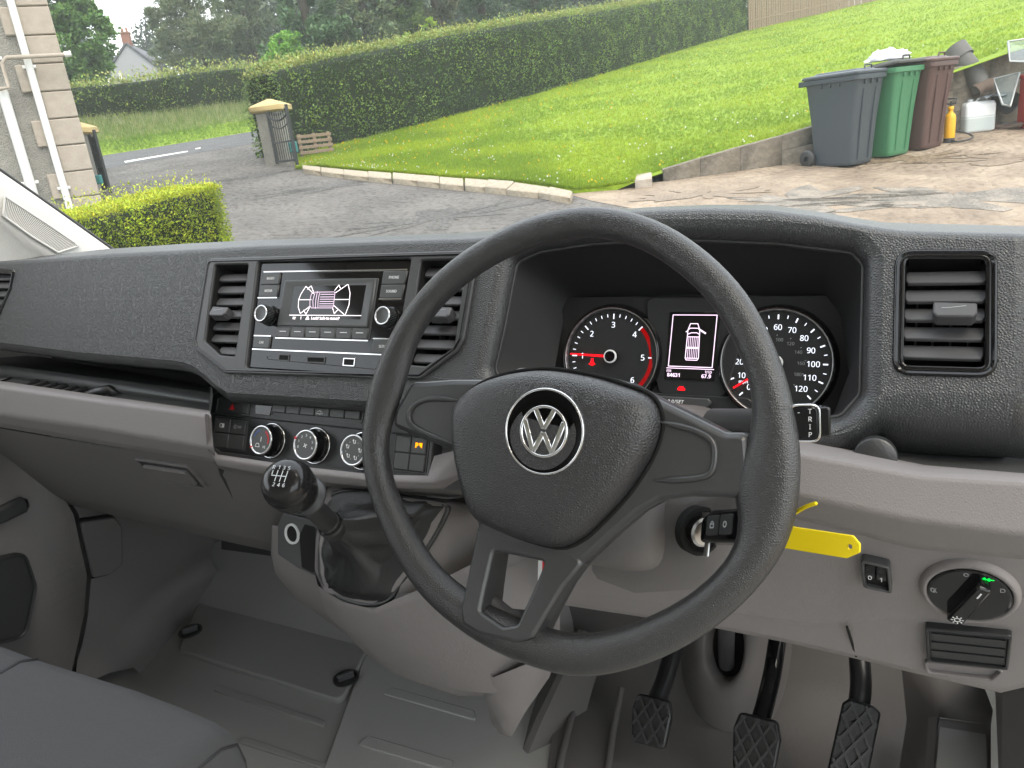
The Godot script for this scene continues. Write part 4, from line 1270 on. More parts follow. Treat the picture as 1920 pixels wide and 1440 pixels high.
	loft(s, [
		[Vector3(-0.0048,1.1809,-1.08),Vector3(0.0059,1.1281,-1.03),Vector3(-0.0029,1.0931,-0.93),Vector3(-0.0118,1.0687,-0.86)],
		[Vector3(0.026,1.2041,-1.06),Vector3(0.0408,1.1774,-0.99),Vector3(0.0343,1.1557,-0.88),Vector3(0.0234,1.1269,-0.82)],
		[Vector3(0.0429,1.204,-1.06),Vector3(0.0508,1.1964,-1),Vector3(0.0455,1.2089,-0.97),Vector3(0.0424,1.2074,-0.955)],
		[Vector3(0.0955,1.2,-1.06),Vector3(0.1064,1.2007,-1),Vector3(0.1028,1.2134,-0.97),Vector3(0.1009,1.2129,-0.955)]], false)
	loft(s, [
		[Vector3(0.0395,1.204,-0.958),Vector3(0.1012,1.2104,-0.958)],
		[Vector3(0.0377,1.1818,-0.89),Vector3(0.0988,1.1953,-0.89)],
		[Vector3(0.0311,1.1518,-0.8),Vector3(0.0964,1.1798,-0.8)]])
	loft(s, [
		[Vector3(0.0305,1.1953,-0.965),Vector3(0.0292,1.1694,-0.9),Vector3(0.0232,1.1376,-0.81)],
		[Vector3(0.0407,1.2061,-0.957),Vector3(0.0383,1.182,-0.89),Vector3(0.0316,1.152,-0.8)]])
	build("sill_step", [s, M.grey_dark], fl)
	s = st()
	loft(s, [
		[Vector3(0.044,1.2008,-0.94),Vector3(0.0949,1.2053,-0.94)],
		[Vector3(0.0404,1.1874,-0.885),Vector3(0.0939,1.1983,-0.885)],
		[Vector3(0.0362,1.1598,-0.81),Vector3(0.0925,1.1834,-0.81)]])
	build("step_pad", [s, M.mat], fl, Transform3D(Basis(), Vector3(0, 0.006, 0.002)))
	s = st()
	loft(s, [
		[Vector3(0.0989,1.1874,-1.12),Vector3(0.1133,1.1823,-1.06),Vector3(0.1129,1.1525,-0.95),Vector3(0.1098,1.1317,-0.85)],
		[Vector3(0.1004,1.3525,-0.9),Vector3(0.1013,1.3232,-0.88),Vector3(0.1029,1.2517,-0.84),Vector3(0.1036,1.2045,-0.78)],
		[Vector3(0.144,1.4221,-0.84),Vector3(0.1416,1.399,-0.8),Vector3(0.1423,1.3405,-0.76),Vector3(0.1427,1.2859,-0.72)]], false, [1])
	build("door_shut_panel", [s, M.grey_dark], fl)
	# body: roof, back wall, doors, pillars
	var bd := thing("van_body", "white van body shell with windscreen and left windscreen pillar", "van body")
	s = st()
	loft(s, [[Vector3(-1.7, 2.62, 0.75), Vector3(0.36, 2.62, 0.75)], [Vector3(-1.62, 2.62, -0.15), Vector3(0.28, 2.62, -0.15)], [Vector3(-1.6, 2.48, -0.45), Vector3(0.26, 2.48, -0.45)]])
	loft(s, [[Vector3(-1.7, 2.66, 0.75), Vector3(0.36, 2.66, 0.75)], [Vector3(-1.62, 2.66, -0.15), Vector3(0.28, 2.66, -0.15)], [Vector3(-1.6, 2.51, -0.48), Vector3(0.26, 2.51, -0.48)]])
	build("roof", [s, M.white_trim], bd)
	s = st()
	box(s, Vector3(2.1, 1.75, 0.04), Vector3(-0.67, 1.8, 0.77), 0.0)
	build("back_wall", [s, M.white_trim], bd)
	# front wall behind the dashboard and bonnet
	s = st()
	loft(s, [[Vector3(-1.72, 1.5, -1.42), Vector3(0.4, 1.5, -1.42)], [Vector3(-1.72, 1.6, -1.42), Vector3(0.4, 1.6, -1.42)], [Vector3(-1.72, 1.62, -1.30), Vector3(0.4, 1.62, -1.30)]])
	build("scuttle", [s, M.pad_smooth], bd)
	s = st()
	loft(s, [[Vector3(-1.72, 1.0, -1.36), Vector3(0.4, 1.0, -1.36)], [Vector3(-1.72, 1.62, -1.36), Vector3(0.4, 1.62, -1.36)]])
	build("bulkhead", [s, M.pad_smooth], bd)
	# passenger side pillar
	s = st()
	loft(s, [
		[Vector3(-1.615,2.2285,-0.7482),Vector3(-1.615,2.1293,-0.8341),Vector3(-1.615,2.0469,-0.9263),Vector3(-1.615,1.9547,-1.0194),Vector3(-1.615,1.855,-1.1177)],
		[Vector3(-1.6,2.2197,-0.7391),Vector3(-1.6,2.1208,-0.8241),Vector3(-1.6,2.0377,-0.9149),Vector3(-1.6,1.9501,-1.0061),Vector3(-1.6,1.8584,-1.0959)],
		[Vector3(-1.588,2.208,-0.7303),Vector3(-1.588,2.1072,-0.8138),Vector3(-1.588,2.0249,-0.9021),Vector3(-1.588,1.9466,-0.9881),Vector3(-1.588,1.8628,-1.0692)],
		[Vector3(-1.59,2.0904,-0.6932),Vector3(-1.59,2.0182,-0.7864),Vector3(-1.59,1.9567,-0.8817),Vector3(-1.59,1.9087,-0.9214),Vector3(-1.59,1.8611,-0.9743)],
		[Vector3(-1.6,2.0825,-0.6948),Vector3(-1.6,2.0073,-0.7879),Vector3(-1.6,1.9446,-0.8835),Vector3(-1.6,1.9048,-0.9153),Vector3(-1.6,1.8581,-0.9622)],
		[Vector3(-1.62,1.7354,-0.591),Vector3(-1.62,1.7752,-0.7236),Vector3(-1.62,1.8057,-0.8509),Vector3(-1.62,1.8158,-0.8774),Vector3(-1.62,1.8221,-0.9234)]], false, [1])
	build("pillar_trim", [s, M.white_trim], bd)
	s = st()
	tube(s, [Vector3(-1.612,2.2281,-0.7468),Vector3(-1.612,2.129,-0.8326),Vector3(-1.612,2.0458,-0.9243),Vector3(-1.612,1.9537,-1.0172),Vector3(-1.612,1.8552,-1.1156)], 0.004, 6)
	build("windscreen_seal", [s, M.rubber], bd)
	# speaker grille let into the pillar trim
	plastic("grille", lin(0.25, 0.245, 0.235), 0.7)
	var pa := [Vector3(-1.588,2.1072,-0.8138),Vector3(-1.588,2.0249,-0.9021),Vector3(-1.588,1.9466,-0.9881),Vector3(-1.588,1.8628,-1.0692)]
	var pb := [Vector3(-1.59,2.0182,-0.7864),Vector3(-1.59,1.9567,-0.8817),Vector3(-1.59,1.9087,-0.9214),Vector3(-1.59,1.8611,-0.9743)]
	var on_trim := func(u: float, v: float, up: float) -> Vector3:
		var i := mini(int(u), 2)
		var a: Vector3 = (pa[i] as Vector3).lerp(pa[i + 1], u - i)
		var b: Vector3 = (pb[i] as Vector3).lerp(pb[i + 1], u - i)
		var q := a.lerp(b, v)
		return q + (Vector3(0, 2, 0) - q).normalized() * up
	s = st()
	var rim2 := st()
	var rows := []
	for i in 15:
		var r := []
		for k in 7:
			r.append(on_trim.call(1.12 + i * 0.118, 0.30 + k * 0.09, 0.004))
		rows.append(r)
	loft(s, rows)
	var loop := []
	for i in 15:
		loop.append(rows[i][0])
	for k in range(1, 7):
		loop.append(rows[14][k])
	for i in range(13, -1, -1):
		loop.append(rows[i][6])
	for k in range(5, 0, -1):
		loop.append(rows[0][k])
	tube(rim2, loop, 0.0025, 6, true)
	build("speaker_grille", [s, M.grille, rim2, M.white_trim], bd)
	s = st()
	for i in 44:
		var u := 1.14 + i * 0.0368
		tube(s, [on_trim.call(u, 0.31, 0.0045), on_trim.call(u, 0.57, 0.0045), on_trim.call(u, 0.83, 0.0045)], 0.0009, 4)
	var gw := build("grille_bars", [s, M.white_trim], bd)
	gw.set_meta("kind", "stuff")
	# windscreen
	var glass := StandardMaterial3D.new()
	glass.albedo_color = Color(1, 1, 1, 1)
	glass.transparency = BaseMaterial3D.TRANSPARENCY_ALPHA
	glass.roughness = 0.02
	var film := Gradient.new()
	film.offsets = PackedFloat32Array([0.25, 0.75])
	film.colors = PackedColorArray([Color(0.9, 0.95, 0.93, 0.035), Color(0.9, 0.95, 0.93, 0.105)])
	glass.albedo_texture = ntex("film", noise(0.006, FastNoiseLite.TYPE_SIMPLEX_SMOOTH, 12, 5), 512, false, 1.0, film)
	glass.uv1_triplanar = true
	glass.uv1_scale = Vector3(0.7, 1.6, 0.7)
	s = st()
	rows = []
	for i in 7:
		var t := i / 6.0
		var r := []
		for k in 13:
			var u := k / 12.0 * 2.0 - 1.0
			r.append(Vector3(-0.67 + u * 0.99, lerpf(1.735, 2.52, t), lerpf(-1.40, -0.46, t) + u * u * 0.10))
		rows.append(r)
	loft(s, rows)
	build("windscreen", [s, glass], bd)
	# passenger door and driver's opening
	s = st()
	loft(s, [[Vector3(-1.62, 2.62, 0.75), Vector3(-1.62, 2.62, -0.1), Vector3(-1.64, 2.4, -0.5)], [Vector3(-1.63, 2.52, 0.75), Vector3(-1.63, 2.52, -0.1), Vector3(-1.65, 2.33, -0.5)]])
	build("door_header", [s, M.white_trim], bd)
	s = st()
	loft(s, [[Vector3(0.33, 2.62, 0.75), Vector3(0.3, 2.62, -0.1), Vector3(0.30, 2.48, -0.45), Vector3(0.42, 1.74, -1.28)], [Vector3(0.34, 2.54, 0.75), Vector3(0.31, 2.54, -0.06), Vector3(0.32, 2.42, -0.38), Vector3(0.44, 1.74, -1.16)]])
	build("driver_door_frame", [s, M.white_trim], bd)
	s = st()
	loft(s, [[Vector3(0.34, 1.7, -1.3), Vector3(0.38, 1.7, -0.86)], [Vector3(0.34, 1.0, -1.3), Vector3(0.38, 1.0, -0.86)]])
	build("driver_hinge_pillar", [s, M.grey_dark], bd)
	s = st()
	box(s, Vector3(0.06, 1.66, 0.2), Vector3(0.36, 1.79, 0.66))
	box(s, Vector3(0.06, 0.14, 1.5), Vector3(0.37, 0.98, -0.1))
	build("driver_door_sill", [s, M.white_trim], bd)

func column_and_wheel() -> void:
	# ---- steering wheel
	var w := thing("steering_wheel", "black three spoke steering wheel with round emblem and airbag pad", "steering wheel", ST)
	var outer := curve([Vector2(-0.1931,-0.0343),Vector2(-0.1917,0.0261),Vector2(-0.1701,0.0845),Vector2(-0.1368,0.129),Vector2(-0.0929,0.1617),Vector2(-0.0399,0.1842),Vector2(0.0161,0.1918),Vector2(0.0668,0.1814),Vector2(0.1106,0.1565),Vector2(0.1484,0.1194),Vector2(0.1743,0.0728),Vector2(0.1885,0.0276),Vector2(0.1933,-0.0154),Vector2(0.1874,-0.0575),Vector2(0.1665,-0.0968),Vector2(0.1305,-0.1365),Vector2(0.0853,-0.1679),Vector2(0.0379,-0.1858),Vector2(-0.012,-0.1861),Vector2(-0.067,-0.1738),Vector2(-0.1222,-0.1445),Vector2(-0.1666,-0.0934)], 5, true)
	if area(outer) < 0.0:
		outer.reverse()
	var s := st()
	var n := outer.size()
	var rows := []
	for k in 18:
		rows.append([])
	var c0 := Vector2(0.002, 0.002)
	for i in n:
		var p: Vector2 = outer[i]
		var a := (p - c0).angle()
		# thicker where the hands sit, flatter inside at the bottom
		var low := maxf(0.0, -sin(a))
		var rr := 0.0126 + 0.004 * low * low
		var flare := 1.5 * exp(-pow(angle_difference(a, -0.12) / 0.26, 2.0)) + 0.7 * exp(-pow(angle_difference(a, PI - 0.2) / 0.24, 2.0))
		var inw := ((outer[(i + 1) % n] - outer[(i + n - 1) % n]) as Vector2).normalized().orthogonal()
		if inw.dot(c0 - p) < 0.0:
			inw = -inw
		var ctr := p + inw * rr * 1.02
		for k in 18:
			var q := TAU * k / 18
			var v := ctr - inw * cos(q) * rr * (1.0 + flare * 0.5 * pow(maxf(0.0, -cos(q)), 1.5) * 2.0)
			rows[k].append(Vector3(v.x, v.y, sin(q) * rr * 0.96))
	rows.append(rows[0])
	loft(s, rows, true)
	build("wheel_rim", [s, M.rim], w)
	# spoke frame
	var fr := [Vector2(-0.1598,0.015),Vector2(-0.144,0.0404),Vector2(-0.1294,0.0411),Vector2(-0.1011,0.0443),Vector2(-0.0711,0.0456),Vector2(-0.0354,0.0572),Vector2(-0.0031,0.0584),Vector2(0.0303,0.0553),Vector2(0.0623,0.0491),Vector2(0.0868,0.0378),Vector2(0.1145,0.0265),Vector2(0.1398,0.0159),Vector2(0.1562,0.0172),Vector2(0.1626,-0.0283),Vector2(0.1472,-0.0317),Vector2(0.1182,-0.0339),Vector2(0.094,-0.0403),Vector2(0.0777,-0.0514),Vector2(0.0572,-0.0719),Vector2(0.034,-0.0965),Vector2(0.0201,-0.1179),Vector2(0.009,-0.1414),Vector2(0.0008,-0.1612),Vector2(-0.0134,-0.1675),Vector2(-0.0485,-0.1674),Vector2(-0.0658,-0.1622),Vector2(-0.0688,-0.1514),Vector2(-0.0675,-0.1145),Vector2(-0.0649,-0.0798),Vector2(-0.0747,-0.0511),Vector2(-0.087,-0.0198),Vector2(-0.1249,-0.0117),Vector2(-0.1625,-0.0019)]
	var win := rounded([Vector2(-0.0461,-0.0985),Vector2(0.0021,-0.0997),Vector2(-0.0045,-0.1221),Vector2(-0.0145,-0.1528),Vector2(-0.0267,-0.157),Vector2(-0.0499,-0.1488),Vector2(-0.0488,-0.1297)], 0.004, 4)
	s = st()
	pierced(s, rounded(fr, 0.008, 4), [win], -0.022, 0.004, 0.005, -0.024, 0.004)
	build("spoke_frame", [s, M.spoke], w)
	# lower bezel lying over the bottom of the rim
	var lb := rounded([Vector2(-0.0616,-0.0817),Vector2(0.007,-0.0811),Vector2(0.0362,-0.0949),Vector2(0.021,-0.1178),Vector2(0.0099,-0.1413),Vector2(0.0012,-0.1602),Vector2(-0.0135,-0.1667),Vector2(-0.0485,-0.1666),Vector2(-0.0647,-0.162),Vector2(-0.0683,-0.1513),Vector2(-0.0669,-0.1145),Vector2(-0.0649,-0.0798)], 0.006, 4)
	var piv := Vector3(-0.0306,-0.0861,0.003)
	var tilt := Transform3D(Basis(Vector3(1, 0, 0), deg_to_rad(-11)), piv) * Transform3D(Basis(), -piv)
	s = st()
	pierced(s, lb, [win], -0.012, 0.0035, 0.003, -0.016, 0.003)
	build("lower_bezel", [s, M.spoke], w, tilt)
	# raised ridges on the side spokes
	for q in [[Vector2(0.0879,0.0206),Vector2(0.1152,0.016),Vector2(0.1308,0.0084),Vector2(0.1333,-0.0064),Vector2(0.1292,-0.0163),Vector2(0.1134,-0.0212),Vector2(0.0879,-0.0247)], [Vector2(-0.0896,0.026),Vector2(-0.1212,0.0261),Vector2(-0.1391,0.0182),Vector2(-0.1429,0.0068),Vector2(-0.1315,-0.0025),Vector2(-0.0908,-0.0136)]]:
		var pts := curve(q, 4)
		var l := []
		for v in pts:
			l.append(Vector3(v.x, v.y, 0.0042))
		s = st()
		var rad := []
		for i in l.size():
			rad.append(0.0026 * minf(1.0, 0.2 + minf(i, l.size() - 1 - i) * 0.4))
		tube(s, l, rad, 8)
		build("spoke_ridge", [s, M.spoke], w)
	# lower spoke bridge
	s = st()
	tube(s, [Vector3(-0.0548,-0.1453,-0.01), Vector3(-0.0357,-0.1559,-0.012), Vector3(-0.016,-0.1535,-0.01)], 0.008, 8)
	build("spoke_bridge", [s, M.slat], w)
	# airbag pad
	var pad := curve([Vector2(-0.0893,0.0081),Vector2(-0.0873,0.0238),Vector2(-0.0732,0.0385),Vector2(-0.0528,0.0478),Vector2(-0.03,0.0533),Vector2(-0.0044,0.0557),Vector2(0.0314,0.0524),Vector2(0.0599,0.046),Vector2(0.0812,0.0387),Vector2(0.0897,0.0264),Vector2(0.0906,0.0117),Vector2(0.0843,-0.0086),Vector2(0.068,-0.0368),Vector2(0.0459,-0.0638),Vector2(0.0313,-0.0777),Vector2(0.0149,-0.0852),Vector2(-0.0123,-0.0838),Vector2(-0.0441,-0.0775),Vector2(-0.0614,-0.0702),Vector2(-0.075,-0.0474),Vector2(-0.0858,-0.015)], 4, true)
	if area(pad) < 0.0:
		pad.reverse()
	var pc := Vector2.ZERO
	for v in pad:
		pc += v
	pc /= pad.size()
	var pr := []
	for e in [[1.012, -0.005], [1.012, 0.004], [1.0, 0.0095], [0.975, 0.0145], [0.93, 0.019], [0.85, 0.0225], [0.7, 0.0252], [0.5, 0.027], [0.3, 0.028], [0.1, 0.0283], [0.001, 0.0284]]:
		var r := []
		for v in pad:
			var q: Vector2 = pc + (v - pc) * e[0]
			r.append(Vector3(q.x - e[1] * 0.25, q.y - 0.1 * e[1], e[1]))
		pr.append(r)
	s = st()
	loft(s, pr, true)
	build("airbag_pad", [s, M.airbag], w)
	# joint round the pad
	s = st()
	var jl := []
	for v in inset(pad, -0.0018):
		jl.append(Vector3(v.x, v.y, 0.0035))
	tube(s, jl, 0.0018, 6, true)
	build("pad_joint", [s, M.void], w)
	var ec := Vector3(0.0042,0.0063,0.028)
	var ex := Transform3D(Basis(), ec)
	s = st()
	lathe(s, [Vector2(0.0345, -0.005), Vector2(0.0345, 0.0008), Vector2(0.0338, 0.0016), Vector2(0.0328, 0.0014), Vector2(0.0326, 0.0006)], 56)
	var e2 := st()
	lathe(e2, [Vector2(0.0327, 0.001), Vector2(0.031, 0.0002), Vector2(0.026, -0.001), Vector2(0.0215, -0.0006), Vector2(0.0001, -0.0004)], 56)
	plastic("emblem_black", lin(0.003, 0.003, 0.003), 0.3)
	M.emblem_black.metallic_specular = 0.2
	var em := build("emblem", [s, M.chrome, e2, M.emblem_black], w, ex)
	s = st()
	lathe(s, [Vector2(0.0212, -0.001), Vector2(0.021, 0.0014), Vector2(0.0197, 0.0022), Vector2(0.0184, 0.0014), Vector2(0.0182, -0.001)], 56)
	build("emblem_ring", [s, M.chrome], em)
	s = st()
	for q in [[-8.2, 17.2, -0.0, 2.2], [8.2, 17.2, 0.0, 2.2], [-17.2, 8.2, -8.2, -16.2], [17.2, 8.2, 8.2, -16.2], [-8.2, -16.2, 0, -0.8], [8.2, -16.2, 0, -0.8]]:
		var a := Vector2(q[0], q[1]) * 0.001
		var b := Vector2(q[2], q[3]) * 0.001
		var t := (b - a).normalized()
		var o := t.orthogonal() * 0.0021
		slab(s, [a + o, a - o, b - o, b + o], -0.0005, 0.0017 + absf(q[0]) * 0.00001, 0.0009)
	build("emblem_letters", [s, M.chrome], em)
	s = st()
	letters(s, "AIRBAG", 0.0062, Transform3D(Basis(Vector3(0, 0, 1), 0.0) * Basis(Vector3(1, 0, 0), -0.06), Vector3(-0.006,-0.042,0.0266)), "Droid Serif", 0.0008)
	build("airbag_letters", [s, M.spoke], w)
	# ---- column
	var col := thing("steering_column", "grey steering column shroud with black stalks behind the steering wheel", "steering column")
	s = st()
	var c3 := [Vector3(-0.187,1.6495,-0.6), Vector3(-0.2984,1.6343,-0.7)]
	var ax := Vector3(0, 0.375, 0.927)
	var bx := Basis(Vector3(1, 0, 0), deg_to_rad(-22))
	var cx := Transform3D(bx, ST.origin + bx * Vector3(0.0, -0.045, -0.10))
	var rws := []
	for e in [[-0.22, 0.085, 0.085], [-0.06, 0.082, 0.08], [0.02, 0.072, 0.07], [0.035, 0.062, 0.06], [0.036, 0.03, 0.03]]:
		var r := []
		for v in rrect(e[1] * 2.0, e[2] * 2.0, 0.035, Vector2.ZERO, 6):
			r.append(Vector3(v.x, v.y, e[0]))
		rws.append(r)
	loft(s, rws, true)
	build("column_shroud", [s, M.grey_dark], col, cx)
	# ignition barrel side
	s = st()
	loft(s, [
		[Vector3(-0.2703,1.578,-0.6),Vector3(-0.2326,1.5693,-0.6),Vector3(-0.1702,1.5859,-0.6),Vector3(-0.1315,1.6074,-0.6),Vector3(-0.1171,1.6523,-0.6)],
		[Vector3(-0.2683,1.5965,-0.585),Vector3(-0.2241,1.5952,-0.58),Vector3(-0.1641,1.6107,-0.58),Vector3(-0.1291,1.6305,-0.58),Vector3(-0.115,1.6682,-0.59)],
		[Vector3(-0.2668,1.6142,-0.585),Vector3(-0.2151,1.629,-0.575),Vector3(-0.1617,1.6382,-0.575),Vector3(-0.1263,1.6567,-0.58),Vector3(-0.1148,1.6832,-0.59)],
		[Vector3(-0.2478,1.6544,-0.6),Vector3(-0.2057,1.6734,-0.585),Vector3(-0.1611,1.6871,-0.58),Vector3(-0.1266,1.6941,-0.585),Vector3(-0.1119,1.7131,-0.6)],
		[Vector3(-0.2395,1.6695,-0.64),Vector3(-0.204,1.6839,-0.63),Vector3(-0.1738,1.6926,-0.63),Vector3(-0.1357,1.702,-0.63),Vector3(-0.1145,1.7251,-0.64)]])
	build("ignition_housing", [s, M.grey_dark], col)
	s = st()
	var ig := Transform3D(Basis(Vector3(0, 1, 0), deg_to_rad(50)) * Basis(Vector3(1, 0, 0), deg_to_rad(-10)), Vector3(-0.1591,1.6636,-0.572))
	lathe(s, [Vector2(0.021, -0.006), Vector2(0.021, 0.003), Vector2(0.018, 0.004), Vector2(0.016, -0.002), Vector2(0.0001, -0.002)], 32, ig, [1, 2, 3])
	var i2 := st()
	lathe(i2, [Vector2(0.0125, -0.002), Vector2(0.0125, 0.006), Vector2(0.0105, 0.0075), Vector2(0.0001, 0.0075)], 24, ig, [1, 2])
	build("ignition_lock", [s, M.void, i2, M.satin], col)
	# stalks
	s = st()
	var wa := Vector3(-0.1653,1.7284,-0.66)
	var wb := Vector3(-0.0697,1.7799,-0.545)
	tube(s, [wa, wa.lerp(wb, 0.6), wb], [0.012, 0.011, 0.013], 12)
	build("wiper_stalk", [s, M.button], col)
	s = st()
	var tb := Transform3D(Basis(Vector3(0, 1, 0), deg_to_rad(12)) * Basis(Vector3(1, 0, 0), deg_to_rad(-15)), Vector3(-0.0713,1.7822,-0.538))
	slab(s, rrect(0.02, 0.026, 0.006, Vector2.ZERO, 4), -0.012, 0.003, 0.002, true)
	slab(s, rrect(0.008, 0.021, 0.002, Vector2(0.0135, 0.0005), 3), -0.014, 0.001, 0.0015, true)
	var t := st()
	for k in 4:
		letters(t, "TRIP"[k], 0.003, at(0.0035, 0.0085 - k * 0.0055, 0.0031))
	letters(t, "-", 0.004, at(-0.004, 0.008, 0.0031))
	build("trip_switch", [s, M.gloss, t, M.ink], col, tb)
	s = st()
	frame(s, rrect(0.0215, 0.0275, 0.0065, Vector2.ZERO, 4), rrect(0.0185, 0.0245, 0.0055, Vector2.ZERO, 4), -0.004, 0.0036, 0.0007)
	build("switch_bezel", [s, M.chrome], col, tb)
	for k in 3:
		s = st()
		box(s, Vector3(0.006, 0.0042, 0.003), Vector3.ZERO, 0.0005)
		build("stalk_mark", [s, M.ink], col, Transform3D(bx, (Vector3(-0.1198,1.7591,-0.6)) + Vector3(0, -0.0055 * k, 0.0)))
	# ---- key and its tag
	var key := thing("ignition_key", "black folding car key with button pad in the ignition lock behind the steering wheel", "key")
	s = st()
	var kb := Vector3(-0.1525,1.671,-0.565)
	var ke := Vector3(-0.1112,1.6985,-0.53)
	var kx := (ke - kb).normalized()
	var kz := Vector3(0, 0.6, 0.8)
	kz = (kz - kx * kz.dot(kx)).normalized()
	var kf := Transform3D(Basis(kx, kz.cross(kx), kz), kb)
	slab(s, rounded([Vector2(0.004, -0.013), Vector2(0.062, -0.014), Vector2(0.062, 0.012), Vector2(0.02, 0.013), Vector2(0.004, 0.006)], 0.005, 4), -0.007, 0.007, 0.0025, true)
	build("key_body", [s, M.gloss], key, kf)
	s = st()
	slab(s, rrect(0.018, 0.016, 0.002, Vector2(0.024, 0.0), 3), 0.006, 0.0078, 0.0006)
	slab(s, rrect(0.018, 0.016, 0.002, Vector2(0.044, 0.0), 3), 0.006, 0.0078, 0.0006)
	t = st()
	stroke(t, [Vector2(0.0215, -0.002), Vector2(0.0215, 0.001), Vector2(0.0265, 0.001), Vector2(0.0265, -0.002), Vector2(0.0215, -0.002)], 0.0011, 0.0079, 0.0003)
	stroke(t, arc(Vector2(0.024, 0.001), 0.002, 0, 180, 6), 0.0009, 0.0079, 0.0003)
	stroke(t, arc(Vector2(0.043, 0.0), 0.0022, 0, 360, 8), 0.001, 0.0079, 0.0003)
	build("key_buttons", [s, M.button, t, M.ink], key, kf)
	s = st()
	box(s, Vector3(0.008, 0.007, 0.003), Vector3(0.0, 0.004, 0.0), 0.001)
	box(s, Vector3(0.006, 0.012, 0.003), Vector3(0.006, -0.018, 0.0), 0.001)
	build("key_blade", [s, M.satin], key, kf)
	var tg := thing("key_tag", "bright yellow plastic key tag hanging to the right behind the steering wheel rim", "key tag")
	s = st()
	var ta := Vector3(-0.0966,1.6893,-0.535)
	var tbp := Vector3(-0.0322,1.6996,-0.515)
	var tx := (tbp - ta).normalized()
	var tz := Vector3(-0.1, 0.35, 0.9)
	tz = (tz - tx * tz.dot(tx)).normalized()
	var tf := Transform3D(Basis(tx, tz.cross(tx), tz), ta)
	var tl := ta.distance_to(tbp)
	pierced(s, rounded([Vector2(-0.004, -0.0075), Vector2(tl - 0.008, -0.0075), Vector2(tl + 0.001, -0.002), Vector2(tl + 0.001, 0.004), Vector2(tl - 0.004, 0.009), Vector2(-0.004, 0.0095)], 0.002, 3), [circle(0.0017, 12, Vector2(tl - 0.006, 0.001))], -0.001, 0.001, 0.0005, -0.001)
	fill(s, rounded([Vector2(-0.004, -0.0075), Vector2(tl - 0.009, -0.0075), Vector2(tl - 0.009, 0.009), Vector2(-0.004, 0.0095)], 0.002, 3), -0.001, false)
	build("tag_plate", [s, M.yellow_tag], tg, tf)
	s = st()
	tube(s, curve([Vector3(-0.1123,1.6933,-0.535), Vector3(-0.0959,1.6997,-0.532), Vector3(-0.0818,1.71,-0.525), Vector3(-0.0744,1.7197,-0.52), Vector3(-0.0666,1.7281,-0.515), Vector3(-0.0603,1.7329,-0.512)], 6), 0.0013, 7)
	var beads := curve([Vector3(-0.0818,1.71,-0.525), Vector3(-0.0744,1.7197,-0.52), Vector3(-0.0666,1.7281,-0.515), Vector3(-0.0603,1.7329,-0.512)], 7)
	for v in beads:
		lathe(s, [Vector2(0.0001, -0.0011), Vector2(0.0017, 0.0), Vector2(0.0001, 0.0011)], 6, Transform3D(Basis(), v))
	build("tag_tie", [s, M.yellow_tag], tg)

